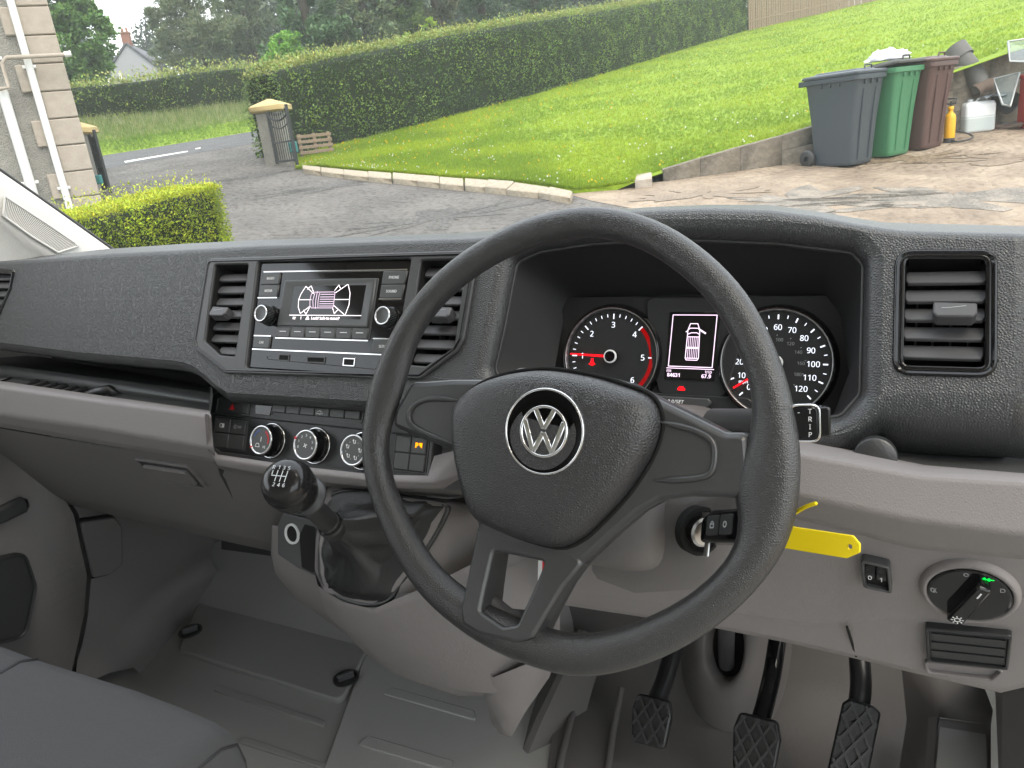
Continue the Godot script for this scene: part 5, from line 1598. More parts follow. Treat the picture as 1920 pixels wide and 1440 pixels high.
func gear_and_pedals() -> void:
	# ---- gear console
	var con := thing("gear_console", "grey plastic gear lever console bulging out under the climate panel", "gear console")
	var s := st()
	loft(s, [
		[Vector3(-0.7727,1.5411,-0.78),Vector3(-0.6908,1.5838,-0.7),Vector3(-0.6212,1.5862,-0.69),Vector3(-0.4998,1.5898,-0.69),Vector3(-0.4714,1.5829,-0.72)],
		[Vector3(-0.7019,1.5642,-0.69),Vector3(-0.6659,1.5838,-0.66),Vector3(-0.5997,1.5966,-0.665),Vector3(-0.479,1.602,-0.66),Vector3(-0.4567,1.5805,-0.7)],
		[Vector3(-0.6999,1.5202,-0.66),Vector3(-0.6679,1.5315,-0.635),Vector3(-0.5913,1.5432,-0.65),Vector3(-0.4941,1.5765,-0.65),Vector3(-0.4551,1.5555,-0.7)],
		[Vector3(-0.7029,1.4808,-0.65),Vector3(-0.6666,1.4946,-0.625),Vector3(-0.598,1.4998,-0.625),Vector3(-0.5235,1.5263,-0.635),Vector3(-0.462,1.5046,-0.69)],
		[Vector3(-0.7055,1.4555,-0.65),Vector3(-0.6538,1.4757,-0.615),Vector3(-0.5841,1.4717,-0.61),Vector3(-0.5507,1.4934,-0.62),Vector3(-0.4659,1.4647,-0.68)]], false, [])
	build("console_top", [s, M.grey], con)
	s = st()
	loft(s, [
		[Vector3(-0.7146,1.4768,-0.66),Vector3(-0.6782,1.4735,-0.626),Vector3(-0.6285,1.4688,-0.612),Vector3(-0.5715,1.4747,-0.605),Vector3(-0.5381,1.4915,-0.613),Vector3(-0.5011,1.5075,-0.625),Vector3(-0.3805,1.5671,-0.68),Vector3(-0.3353,1.5768,-0.7)],
		[Vector3(-0.7159,1.464,-0.66),Vector3(-0.6769,1.4641,-0.626),Vector3(-0.6288,1.4606,-0.61),Vector3(-0.567,1.4695,-0.603),Vector3(-0.5253,1.4866,-0.61),Vector3(-0.4768,1.5071,-0.622),Vector3(-0.3699,1.5412,-0.68),Vector3(-0.3312,1.5502,-0.7)],
		[Vector3(-0.7347,1.4003,-0.68),Vector3(-0.6997,1.4104,-0.65),Vector3(-0.6381,1.4163,-0.625),Vector3(-0.5797,1.4197,-0.617),Vector3(-0.5206,1.4304,-0.622),Vector3(-0.4616,1.4394,-0.64),Vector3(-0.3861,1.4591,-0.68),Vector3(-0.3719,1.4572,-0.71)],
		[Vector3(-0.7417,1.3213,-0.72),Vector3(-0.7037,1.3376,-0.69),Vector3(-0.6547,1.3411,-0.665),Vector3(-0.5947,1.3378,-0.65),Vector3(-0.5146,1.3389,-0.65),Vector3(-0.4533,1.3402,-0.66),Vector3(-0.3847,1.3852,-0.69),Vector3(-0.3882,1.3853,-0.73)],
		[Vector3(-0.7425,1.2733,-0.76),Vector3(-0.7047,1.2946,-0.73),Vector3(-0.6506,1.3071,-0.7),Vector3(-0.6003,1.292,-0.69),Vector3(-0.5268,1.2946,-0.685),Vector3(-0.4814,1.2957,-0.7),Vector3(-0.4158,1.3324,-0.72),Vector3(-0.4104,1.3374,-0.76)]], false, [])
	build("console_bulge", [s, M.grey], con)
	s = st()
	loft(s, [
		[Vector3(-0.4729,1.3911,-0.66),Vector3(-0.4464,1.3702,-0.655),Vector3(-0.3927,1.4003,-0.665),Vector3(-0.375,1.4176,-0.7)],
		[Vector3(-0.4782,1.3416,-0.67),Vector3(-0.4566,1.3319,-0.664),Vector3(-0.4112,1.3531,-0.669),Vector3(-0.3828,1.3782,-0.7)],
		[Vector3(-0.4807,1.3078,-0.68),Vector3(-0.4599,1.2926,-0.67),Vector3(-0.429,1.2938,-0.675),Vector3(-0.3988,1.3406,-0.71)],
		[Vector3(-0.4915,1.2531,-0.7),Vector3(-0.4702,1.2489,-0.69),Vector3(-0.4543,1.247,-0.69),Vector3(-0.4469,1.2677,-0.72)],
		[Vector3(-0.5254,1.1953,-0.75),Vector3(-0.5134,1.179,-0.75),Vector3(-0.496,1.178,-0.75),Vector3(-0.4723,1.2222,-0.76)]], false, [])
	build("console_foot", [s, M.grey], con)
	# passenger side lobe with power socket
	s = st()
	loft(s, [
		[Vector3(-0.8707,1.4715,-0.74),Vector3(-0.8076,1.5078,-0.69),Vector3(-0.7115,1.5099,-0.69),Vector3(-0.6827,1.5706,-0.69)],
		[Vector3(-0.8886,1.4168,-0.74),Vector3(-0.8194,1.4563,-0.685),Vector3(-0.7612,1.4542,-0.675),Vector3(-0.7006,1.465,-0.67)],
		[Vector3(-0.8891,1.3829,-0.74),Vector3(-0.8236,1.4211,-0.69),Vector3(-0.7584,1.4269,-0.675),Vector3(-0.694,1.4357,-0.665)],
		[Vector3(-0.8842,1.3266,-0.76),Vector3(-0.8274,1.3594,-0.72),Vector3(-0.7653,1.367,-0.7),Vector3(-0.6913,1.3567,-0.68)],
		[Vector3(-0.876,1.271,-0.8),Vector3(-0.823,1.2995,-0.76),Vector3(-0.7531,1.3068,-0.73),Vector3(-0.7056,1.3016,-0.72)]], false, [])
	build("console_lobe", [s, M.grey], con)
	s = st()
	var so := Vector3(-0.7506,1.5137,-0.672)
	var sx := Transform3D(Basis(Vector3(0, 1, 0), deg_to_rad(-6)) * Basis(Vector3(1, 0, 0), deg_to_rad(-16)), so)
	slab(s, rounded(pm([-32, 6, -31, -36, 12, -46, 48, -50, 48, 26, -20, 26]), 0.006, 4), -0.012, 0.003, 0.0015)
	build("socket_plate", [s, M.slat], con, sx)
	s = st()
	lathe(s, [Vector2(0.0145, 0.002), Vector2(0.0142, 0.0055), Vector2(0.0118, 0.0058), Vector2(0.0112, 0.004), Vector2(0.0108, 0.003)], 32)
	var dk := st()
	fill(dk, circle(0.0112, 28), 0.0036)
	build("power_socket", [s, M.ink, dk, M.void], con, sx)
	s = st()
	fill(s, rounded(pm([14, 0, 20, -43, 46, -46, 46, 18, 24, 18]), 0.004, 3), 0.0034)
	build("console_slot", [s, M.void], con, sx)
	# ---- gear lever
	var gl := thing("gear_lever", "glossy black gear lever with six speed knob and leather boot", "gear lever")
	s = st()
	var rimp := [Vector3(-0.663,1.5859,-0.672),Vector3(-0.5973,1.5935,-0.672),Vector3(-0.5214,1.5966,-0.668),Vector3(-0.4853,1.5988,-0.662),Vector3(-0.4812,1.5892,-0.66),Vector3(-0.5076,1.545,-0.645),Vector3(-0.543,1.5011,-0.628),Vector3(-0.5554,1.4824,-0.618),Vector3(-0.5863,1.4724,-0.613),Vector3(-0.6301,1.4727,-0.615),Vector3(-0.6659,1.4829,-0.625),Vector3(-0.674,1.507,-0.635),Vector3(-0.672,1.5458,-0.65)]
	var boot0 := curve(rimp, 3, true)
	var ringc := Vector3.ZERO
	for v in boot0:
		ringc += v
	ringc /= boot0.size()
	var topc := Vector3(-0.6057,1.5865,-0.6)
	var base_c := ringc
	var rows := []
	var nb := boot0.size()
	var up := (topc - base_c)
	var fold := noise(1.3, FastNoiseLite.TYPE_SIMPLEX, 5, 2)
	for i in 19:
		var t := i / 18.0
		var r := []
		for k in nb:
			var b0: Vector3 = boot0[k]
			var a: float = TAU * k / nb
			var dir := (b0 - base_c)
			# sinks inside its rim, bellies out, then climbs to the collar
			var shrink := lerpf(1.0, 0.155, pow(t, 1.0))
			var lift := 0.07 * sin(minf(t * 3.0, 1.0) * PI) + pow(t, 1.5) * (1.0 - 0.1 * sin(t * PI))
			var f := 1.0 + sin(PI * t) * (0.35 * fold.get_noise_2d(cos(a) * 0.8 + t * 0.8, sin(a) * 0.8 + t * 0.5) + 0.05 * sin(a * 3.0 + t * 6.0)) + 0.1 * sin(t * 9.5 + a) * sin(PI * t)
			r.append(base_c + dir * shrink * f + up * lift)
		rows.append(r)
	loft(s, rows, true)
	build("boot", [s, M.leather], gl)
	s = st()
	tube(s, boot0, 0.0032, 8, true)
	build("boot_rim", [s, M.pad_smooth], gl)
	var kc := Vector3(-0.5789,1.6787,-0.525)
	var axis := (kc - topc).normalized()
	var gx := axis.cross(Vector3(0, 0, 1)).normalized()
	var gz := axis
	var toeye := Vector3(0, 2, 0) - kc
	gx = Vector3(1, 0, 0)
	gx = (gx - gz * gx.dot(gz)).normalized()
	var gf := Transform3D(Basis(gx, gz.cross(gx), gz), kc)
	s = st()
	var ln := kc.distance_to(topc)
	lathe(s, [Vector2(0.0135, -ln - 0.015), Vector2(0.0135, -ln + 0.012), Vector2(0.0125, -ln + 0.014), Vector2(0.0125, -0.03)], 28, gf, [1, 2])
	lathe(s, [Vector2(0.0165, -ln - 0.01), Vector2(0.0165, -ln + 0.004), Vector2(0.0145, -ln + 0.007)], 28, gf, [1])
	build("lever_sleeve", [s, M.rubber], gl)
	s = st()
	lathe(s, [Vector2(0.014, -0.048), Vector2(0.021, -0.047), Vector2(0.0225, -0.044), Vector2(0.021, -0.0415), Vector2(0.013, -0.038)], 32, Transform3D(gf.basis * Basis(Vector3(1, 0, 0), 0.12), gf.origin))
	build("reverse_collar", [s, M.trim], gl)
	s = st()
	lathe(s, [Vector2(0.0125, -0.04), Vector2(0.016, -0.036), Vector2(0.0225, -0.026), Vector2(0.0265, -0.013), Vector2(0.0275, 0.0), Vector2(0.0272, 0.004)], 40, gf)
	lathe(s, [Vector2(0.0272, 0.004), Vector2(0.0265, 0.0046), Vector2(0.0263, 0.006), Vector2(0.0255, 0.0105), Vector2(0.0225, 0.0165), Vector2(0.0175, 0.0205), Vector2(0.0105, 0.0225), Vector2(0.005, 0.0228), Vector2(0.0001, 0.0229)], 40, gf)
	M["knob"] = StandardMaterial3D.new()
	M.knob.albedo_color = lin(0.02, 0.019, 0.02)
	M.knob.roughness = 0.14
	M.knob.metallic = 0.2
	build("knob", [s, M.knob], gl)
	s = st()
	var kf := gf * at(0, 0, 0.0232, 0.12)
	for k in 4:
		var x := -0.0085 + k * 0.0055
		if k == 0:
			stroke(s, [Vector2(x, 0.001), Vector2(x, 0.0055)], 0.0008, 0, 0.0003, kf)
			letters(s, "R", 0.004, kf * at(x - 0.0005, 0.009, 0))
		else:
			stroke(s, [Vector2(x, -0.006), Vector2(x, 0.006)], 0.0008, 0, 0.0003, kf)
			letters(s, ["", "1", "3", "5"][k], 0.004, kf * at(x, 0.0095, -0.0004))
			letters(s, ["", "2", "4", "6"][k], 0.004, kf * at(x, -0.0095, -0.0004))
	stroke(s, [Vector2(-0.0085, 0.0), Vector2(0.008, 0.0)], 0.0008, 0, 0.0003, kf)
	build("gear_pattern", [s, M.ink], gl)
	# ---- pedals
	var specs := [["clutch_pedal", "black clutch pedal with diamond tread pad, leftmost of the three pedals", Vector3(-0.3279,1.1579,-0.87), 0.06, 0.068, Vector3(-0.3233,1.1977,-0.98), Vector3(-0.3104,1.2412,-1.06), 0.014],
		["brake_pedal", "black brake pedal on a glossy curved arm, middle one of the three pedals", Vector3(-0.1774,1.163,-0.87), 0.064, 0.076, Vector3(-0.1697,1.2206,-0.97), Vector3(-0.1719,1.2578,-1.05), 0.013],
		["accelerator_pedal", "long black accelerator pedal with diamond tread, rightmost of the three pedals", Vector3(-0.0546,1.18,-0.9), 0.05, 0.108, Vector3(-0.0531,1.2247,-0.97), Vector3(-0.062,1.2663,-1.02), 0.014]]
	for i in 3:
		var q = specs[i]
		var p := thing(q[0], q[1], "pedal")
		var pf := Transform3D(Basis(Vector3(0, 0, 1), [0.02, 0.0, -0.12][i]) * Basis(Vector3(1, 0, 0), deg_to_rad(-38)), q[2])
		s = st()
		var w: float = q[3]
		var h: float = q[4]
		var shape := rounded([Vector2(-w * 0.42, -h * 0.5), Vector2(w * 0.42, -h * 0.5), Vector2(w * 0.5, h * 0.2), Vector2(w * 0.4, h * 0.5), Vector2(-w * 0.4, h * 0.5), Vector2(-w * 0.5, h * 0.2)], 0.008, 4) if i < 2 else rounded([Vector2(-w * 0.55, -h * 0.62), Vector2(w * 0.42, -h * 0.62), Vector2(w * 0.5, h * 0.45), Vector2(w * 0.3, h * 0.5), Vector2(-w * 0.3, h * 0.5), Vector2(-w * 0.45, h * 0.42)], 0.006, 4)
		slab(s, shape, -0.012, 0.0, 0.003, true)
		build("pedal_pad", [s, M.pedal], p, pf)
		s = st()
		for dirn in [1.0, -1.0]:
			for k in range(-7, 8):
				var c := Vector2(k * 0.019, 0)
				var d := Vector2(0.62 * dirn, 1.0).normalized()
				var ln2 := Geometry2D.intersect_polyline_with_polygon(PackedVector2Array([c - d * 0.2, c + d * 0.2]), PackedVector2Array(inset(ccw(shape), 0.0035)))
				for l in ln2:
					stroke(s, [l[0], l[1]], 0.0036, 0.0 if dirn > 0.0 else 0.0002, 0.0045)
		var tr := build("pedal_tread", [s, M.rubber], p, pf)
		tr.set_meta("kind", "stuff")
		s = st()
		var a0: Vector3 = q[2] + Vector3(0, 0.01, -0.02)
		tube(s, curve([a0, (a0 + q[5]) * 0.5 + Vector3(0, -0.006, 0), q[5], q[6]], 6), q[7], 12)
		build("pedal_arm", [s, M.gloss if i == 1 else M.pedal], p)
	# steering shaft into the sleeve
	var sh := thing("steering_shaft", "dark steel steering shaft running down into the floor sleeve left of the brake pedal", "steering shaft")
	s = st()
	tube(s, [Vector3(-0.2347,1.3251,-0.97), Vector3(-0.2483,1.2319,-1.02), Vector3(-0.2636,1.1216,-1.075)], 0.013, 14)
	build("shaft_tube", [s, M.slat], sh)

func seat_and_door() -> void:
	M["cloth"] = plastic("cloth", lin(0.085, 0.084, 0.086), 0.92, 1.2, 32.0)
	M.cloth.rim_enabled = true
	M.cloth.rim = 0.3
	var seat := thing("passenger_seat", "dark grey cloth passenger bench seat in the near left corner", "seat")
	# cushion rows run front to back
	var s := st()
	var fr := [Vector3(-1.6646,1.4,-0.447), Vector3(-1.2905,1.4,-0.4509), Vector3(-1.051,1.4,-0.4486), Vector3(-0.8498,1.4,-0.4554), Vector3(-0.7698,1.4,-0.4544), Vector3(-0.7045,1.398,-0.4528), Vector3(-0.6824,1.39,-0.4525), Vector3(-0.6794,1.375,-0.4533)]
	var rows := []
	for e in [[-0.005, -0.20, 0.0], [0.0, -0.10, 0.0], [0.006, -0.035, 0.0], [0.002, -0.008, 0.0], [-0.018, 0.003, 0.0], [-0.06, 0.006, 0.0], [-0.15, 0.004, 0.0], [-0.3, -0.004, 0.0], [-0.5, -0.006, 0.0]]:
		var r := []
		for v in fr:
			r.append(v + Vector3(0, e[1], -e[0]))
		rows.append(r)
	# right flank
	for r in rows:
		var last: Vector3 = r[r.size() - 1]
		r.append(last + Vector3(0.012, -0.02, 0.006))
		r.append(last + Vector3(0.018, -0.07, 0.01))
		r.append(last + Vector3(0.016, -0.16, 0.012))
	loft(s, rows)
	build("seat_cushion", [s, M.cloth], seat)
	s = st()
	var seam := []
	for r in rows:
		seam.append(r[2] + Vector3(0, 0.0005, 0))
	tube(s, seam, 0.0028, 6)
	var seam2 := []
	for r in rows:
		seam2.append(r[7])
	tube(s, seam2, 0.002, 6)
	build("seat_seam", [s, M.rubber], seat)
	s = st()
	box(s, Vector3(1.0, 0.2, 0.45), Vector3(-1.12, 1.1, -0.15), 0.02)
	build("seat_base", [s, M.grey_dark], seat)
	# ---- passenger door
	var dr := thing("passenger_door", "dark grey passenger door trim with door pocket beside the footwell", "door")
	s = st()
	loft(s, [
		[Vector3(-1.56,1.8744,-0.5606),Vector3(-1.56,1.7602,-0.709),Vector3(-1.55,1.6879,-0.7763),Vector3(-1.55,1.5953,-0.8208)],
		[Vector3(-1.52,1.6864,-0.4842),Vector3(-1.5,1.5914,-0.625),Vector3(-1.5,1.5469,-0.7036),Vector3(-1.5,1.4491,-0.7826)],
		[Vector3(-1.48,1.6164,-0.446),Vector3(-1.47,1.5204,-0.5873),Vector3(-1.47,1.4767,-0.6645),Vector3(-1.47,1.3838,-0.78)],
		[Vector3(-1.47,1.5408,-0.4177),Vector3(-1.46,1.4534,-0.5609),Vector3(-1.46,1.3777,-0.647),Vector3(-1.46,1.2561,-0.7625)],
		[Vector3(-1.47,1.4228,-0.3794),Vector3(-1.46,1.3297,-0.5215),Vector3(-1.46,1.2685,-0.6127),Vector3(-1.46,1.1864,-0.7351)],
		[Vector3(-1.5,1.2897,-0.3477),Vector3(-1.5,1.1739,-0.492),Vector3(-1.5,1.1108,-0.5861),Vector3(-1.5,1.0545,-0.6904)]])
	loft(s, [[Vector3(-1.55,1.5953,-0.8208),Vector3(-1.5,1.4491,-0.7826),Vector3(-1.47,1.3838,-0.78),Vector3(-1.46,1.2561,-0.7625),Vector3(-1.46,1.1864,-0.7351),Vector3(-1.5,1.0545,-0.6904)], [Vector3(-1.6,1.5785,-0.8575),Vector3(-1.56,1.4176,-0.8261),Vector3(-1.56,1.3428,-0.8413),Vector3(-1.56,1.1966,-0.8285),Vector3(-1.56,1.1223,-0.7979),Vector3(-1.58,0.9901,-0.7453)]], false)
	build("door_panel", [s, M.grey_dark], dr)
	s = st()
	var pk := [Vector3(-1.452,1.3906,-0.5718),Vector3(-1.452,1.3657,-0.6604),Vector3(-1.452,1.2977,-0.6594),Vector3(-1.452,1.2208,-0.6169),Vector3(-1.452,1.2552,-0.5288)]
	var pk2 := []
	for v in pk:
		pk2.append(Vector2(-v.z, v.y))
	var px := Transform3D(Basis(Vector3(0, 0, -1), Vector3(0, 1, 0), Vector3(1, 0, 0)), Vector3(-1.452, 0, 0))
	pk2 = rounded(pk2, 0.02, 5)
	frame(s, inset(pk2, -0.006), pk2, -0.01, 0.006, 0.003)
	var dk := st()
	fill(dk, pk2, 0.0)
	build("door_pocket", [s, M.pad_smooth, dk, M.pad_smooth], dr, px)
	s = st()
	box(s, Vector3(0.02, 0.03, 0.12), Vector3(-1.46,1.452,-0.6416), 0.008)
	build("door_pull", [s, M.pad_smooth], dr)
	s = st()
	loft(s, [[Vector3(-1.68, 2.0, 0.75), Vector3(-1.68, 2.0, -1.0)], [Vector3(-1.66, 1.0, 0.75), Vector3(-1.66, 1.0, -1.3)]])
	build("door_skin", [s, M.white_trim], dr)
	# kick panel and sill beside the passenger footwell
	var kp := thing("kick_panel", "dark grey footwell side panel between door and floor mat", "kick panel")
	s = st()
	loft(s, [
		[Vector3(-1.54,1.4487,-0.8114),Vector3(-1.54,1.3251,-0.9111),Vector3(-1.54,1.1995,-1.0456),Vector3(-1.54,1.1113,-1.1521)],
		[Vector3(-1.54,1.3158,-0.8075),Vector3(-1.53,1.1863,-0.8546),Vector3(-1.53,1.1492,-0.9615),Vector3(-1.53,1.1207,-1.1112)],
		[Vector3(-1.53,1.1202,-0.7521),Vector3(-1.5,1.0802,-0.7811),Vector3(-1.5,1.1265,-0.9163),Vector3(-1.5,1.1168,-1.0748)],
		[Vector3(-1.5,1.0273,-0.6914),Vector3(-1.47,1.0275,-0.7498),Vector3(-1.47,1.0961,-0.8975),Vector3(-1.47,1.1056,-1.0528)]])
	loft(s, [[Vector3(-1.47,1.0275,-0.7498),Vector3(-1.47,1.0961,-0.8975),Vector3(-1.47,1.1056,-1.0528)], [Vector3(-1.4444,1.02,-0.7863),Vector3(-1.5048,1.02,-0.9467),Vector3(-1.5402,1.03,-1.1192)], [Vector3(-1.4431,1,-0.795),Vector3(-1.5061,1,-0.9648),Vector3(-1.5541,1.01,-1.1349)]])
	build("side_panel", [s, M.grey_dark], kp)
	s = st()
	loft(s, [[Vector3(-1.5707,0.979,-0.8),Vector3(-1.6131,0.9823,-0.88),Vector3(-1.5998,0.9876,-0.93)], [Vector3(-1.5224,1.0268,-0.8),Vector3(-1.5235,1.0538,-0.87),Vector3(-1.5538,0.9913,-0.94)], [Vector3(-1.4568,1.0004,-0.83),Vector3(-1.4683,0.996,-0.88),Vector3(-1.5301,0.9894,-0.94)]])
	build("sill_bulge", [s, M.grey], kp)
	s = st()
	var bxp := [Vector3(-1.525,1.3442,-0.81),Vector3(-1.525,1.3185,-0.8826),Vector3(-1.525,1.2912,-0.8924),Vector3(-1.525,1.2112,-0.8705),Vector3(-1.525,1.2046,-0.8372),Vector3(-1.525,1.2165,-0.8006)]
	var b2 := []
	for v in bxp:
		b2.append(Vector2(-v.z, v.y))
	b2 = rounded(b2, 0.012, 4)
	slab(s, b2, -0.01, 0.014, 0.004)
	var gap := st()
	slab(gap, inset(b2, -0.004), -0.01, 0.002, 0.001)
	var kx := Transform3D(Basis(Vector3(0, 0, -1), Vector3(0, 1, 0), Vector3(1, 0, 0)), Vector3(-1.525, 0, 0))
	build("fuse_box_cover", [s, M.grey_dark, gap, M.void], kp, kx)

func rise(x: float, z: float) -> float:
	var d := x * UPHILL.x + z * UPHILL.z
	if d < 24.0:
		return GRADE * d
	return GRADE * 24.0 + (d - 24.0) * 0.05

func on_ground(x: float, z: float, up := 0.0) -> Vector3:
	return Vector3(x, rise(x, z) + up, z)

func ground_mat(key: String, a: Color, b: Color, scale: float, rough := 0.9, bump := 1.0, fine := 0.35) -> StandardMaterial3D:
	var m := StandardMaterial3D.new()
	var f := noise(0.012, FastNoiseLite.TYPE_SIMPLEX_SMOOTH, key.length() * 7, 6)
	f.fractal_gain = 0.62
	f.domain_warp_enabled = true
	f.domain_warp_amplitude = 40.0
	f.domain_warp_frequency = 0.01
	m.albedo_texture = ntex(key + "_a", f, 1024, false, 1.0, ramp(a, b, 0.5 - fine, 0.5 + fine))
	m.roughness = rough
	m.normal_enabled = true
	m.normal_texture = ntex("grit", noise(0.2, FastNoiseLite.TYPE_SIMPLEX, 9, 4), 512, true, 5.0)
	m.normal_scale = bump
	m.uv1_triplanar = true
	m.uv1_world_triplanar = true
	m.uv1_scale = Vector3.ONE * scale
	M[key] = m
	return m

func leaf_mesh(w: float, l: float, bend := 0.15) -> ArrayMesh:
	var s := st()
	var a := Vector3(0, 0, 0)
	var b := Vector3(-w * 0.5, l * 0.45, bend * l)
	var c := Vector3(w * 0.5, l * 0.45, bend * l)
	var d := Vector3(0, l, 0)
	tri(s, a, b, d)
	tri(s, a, d, c)
	s.generate_normals()
	return s.commit()

func tuft_mesh(n: int, w: float, h: float, spread: float) -> ArrayMesh:
	var s := st()
	for i in n:
		var a := TAU * i / n + 0.4
		var d := Vector3(cos(a), 0, sin(a))
		var o := Vector3(-d.z, 0, d.x) * w * 0.5
		var p := d * spread * 0.3
		var q := p + d * spread + Vector3(0, h * (0.7 + 0.3 * sin(i * 2.3)), 0)
		tri(s, p - o, p + o, q)
	s.generate_normals()
	return s.commit()

# many copies of one leaf; spots holds [position, direction, size, colour]
func scatter(called: String, parent: Node, mesh: Mesh, spots: Array, mt: Material) -> MultiMeshInstance3D:
	var mm := MultiMesh.new()
	mm.transform_format = MultiMesh.TRANSFORM_3D
	mm.use_colors = true
	mm.mesh = mesh
	mm.instance_count = spots.size()
	for i in spots.size():
		var q = spots[i]
		var d: Vector3 = q[1]
		var y := d.normalized()
		var x := y.cross(Vector3(rng.randf_range(-1, 1), rng.randf_range(-1, 1), rng.randf_range(-1, 1)))
		if x.length() < 0.05:
			x = y.cross(Vector3(0.3, 0.2, 1))
		x = x.normalized()
		var b := Basis(x, y, x.cross(y)).scaled(Vector3.ONE * q[2])
		mm.set_instance_transform(i, Transform3D(b, q[0]))
		mm.set_instance_color(i, q[3])
	var o := MultiMeshInstance3D.new()
	o.name = called
	o.multimesh = mm
	o.material_override = mt
	parent.add_child(o, true)
	o.set_meta("kind", "stuff")
	return o

func rv() -> Vector3:
	return Vector3(rng.randf_range(-1, 1), rng.randf_range(-1, 1), rng.randf_range(-1, 1))

func shade(c: Color, v: float) -> Color:
	var k := 1.0 + rng.randf_range(-v, v)
	var y := rng.randf_range(-v, v) * 0.5
	return Color(c.r * k * (1.0 + y), c.g * k, c.b * k * (1.0 - y))

# hedge along a base line, given height and half thickness; leaf counts per square metre
func hedge(called: String, label: String, line: Array, heights: Array, thick: float, per: float, lf: Mesh, size: float, cols: Array, top_col: Color, group := "", shoots := 0.25) -> Node3D:
	var h := thing(called, label, "hedge", Transform3D(), group)
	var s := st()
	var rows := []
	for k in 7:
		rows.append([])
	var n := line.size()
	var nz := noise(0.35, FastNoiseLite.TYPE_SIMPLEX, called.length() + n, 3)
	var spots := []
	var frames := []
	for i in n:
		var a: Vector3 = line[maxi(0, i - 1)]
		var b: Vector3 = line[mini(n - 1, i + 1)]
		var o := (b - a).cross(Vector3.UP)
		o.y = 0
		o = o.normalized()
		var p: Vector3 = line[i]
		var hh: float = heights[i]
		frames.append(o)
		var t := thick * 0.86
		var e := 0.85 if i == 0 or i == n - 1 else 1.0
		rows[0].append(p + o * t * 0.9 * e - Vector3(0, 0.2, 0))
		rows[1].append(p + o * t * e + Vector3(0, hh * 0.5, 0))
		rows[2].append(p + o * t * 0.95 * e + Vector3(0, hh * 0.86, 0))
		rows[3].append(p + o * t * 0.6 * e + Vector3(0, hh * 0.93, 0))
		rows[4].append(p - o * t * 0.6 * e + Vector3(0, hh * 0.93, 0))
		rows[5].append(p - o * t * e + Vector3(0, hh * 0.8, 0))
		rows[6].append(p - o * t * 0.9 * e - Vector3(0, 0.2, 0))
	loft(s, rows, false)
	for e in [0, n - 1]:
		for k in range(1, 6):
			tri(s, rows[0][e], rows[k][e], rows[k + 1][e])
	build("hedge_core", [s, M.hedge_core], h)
	for i in n - 1:
		var a: Vector3 = line[i]
		var b: Vector3 = line[i + 1]
		var ln := a.distance_to(b)
		var face: float = ln * (heights[i] + heights[i + 1]) * 0.5
		for k in int(face * per * 2.1 + ln * thick * 2.0 * per):
			var t := rng.randf()
			var o: Vector3 = frames[i].lerp(frames[i + 1], t)
			var hh := lerpf(heights[i], heights[i + 1], t)
			var p := a.lerp(b, t)
			var u := rng.randf() * (2.0 * hh + 2.0 * thick)
			var dirn: Vector3
			var c: Color
			if u < hh:
				p += o * thick * rng.randf_range(0.86, 1.03) + Vector3(0, u, 0)
				dirn = o * 0.8 + Vector3(0, 0.5, 0)
			elif u < 2.0 * hh:
				p += -o * thick * rng.randf_range(0.86, 1.03) + Vector3(0, u - hh, 0)
				dirn = -o * 0.8 + Vector3(0, 0.5, 0)
			else:
				p += o * rng.randf_range(-1.0, 1.0) * thick + Vector3(0, hh * rng.randf_range(0.94, 1.02), 0)
				dirn = Vector3(0, 1, 0)
				if rng.randf() < shoots:
					p.y += rng.randf() * rng.randf() * (0.22 if shoots < 0.5 else 0.4)
			var bump := nz.get_noise_3d(p.x * 3.0, p.y * 4.0, p.z * 3.0)
			p += o * bump * (0.09 if shoots < 0.5 else 0.3) * signf((p - a.lerp(b, t)).dot(o))
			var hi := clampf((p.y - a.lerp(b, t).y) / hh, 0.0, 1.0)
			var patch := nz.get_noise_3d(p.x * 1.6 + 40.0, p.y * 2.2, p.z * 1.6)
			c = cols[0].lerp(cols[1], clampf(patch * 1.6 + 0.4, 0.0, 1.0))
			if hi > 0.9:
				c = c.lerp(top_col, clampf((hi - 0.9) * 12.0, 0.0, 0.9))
			var clump := nz.get_noise_3d(p.x * 5.0 - 30.0, p.y * 3.5, p.z * 5.0)
			if per < 1000.0 and clump < -0.45 and hi < 0.88:
				continue
			if clump > 0.3:
				c = c.lerp(cols[1] * 1.5, 0.7)
			spots.append([p, dirn + rv() * 0.9, size * rng.randf_range(0.6, 1.3), shade(c, 0.35)])
	for e in [0, n - 1]:
		var away: Vector3 = ((line[e] as Vector3) - (line[1] if e == 0 else line[n - 2])).normalized()
		for k in int(heights[e] * thick * 2.0 * per * 2.2):
			var u := rng.randf()
			var p: Vector3 = line[e] + frames[e] * rng.randf_range(-1, 1) * thick * 0.9 + away * rng.randf_range(-0.06, 0.06) + Vector3(0, u * heights[e], 0)
			spots.append([p, away + rv() * 0.9, size * rng.randf_range(0.6, 1.3), shade((cols[0] as Color).lerp(cols[1], rng.randf()).lerp(top_col, 0.8 if u > 0.93 else 0.0), 0.35)])
	scatter("hedge_leaves", h, lf, spots, M.leaf)
	return h

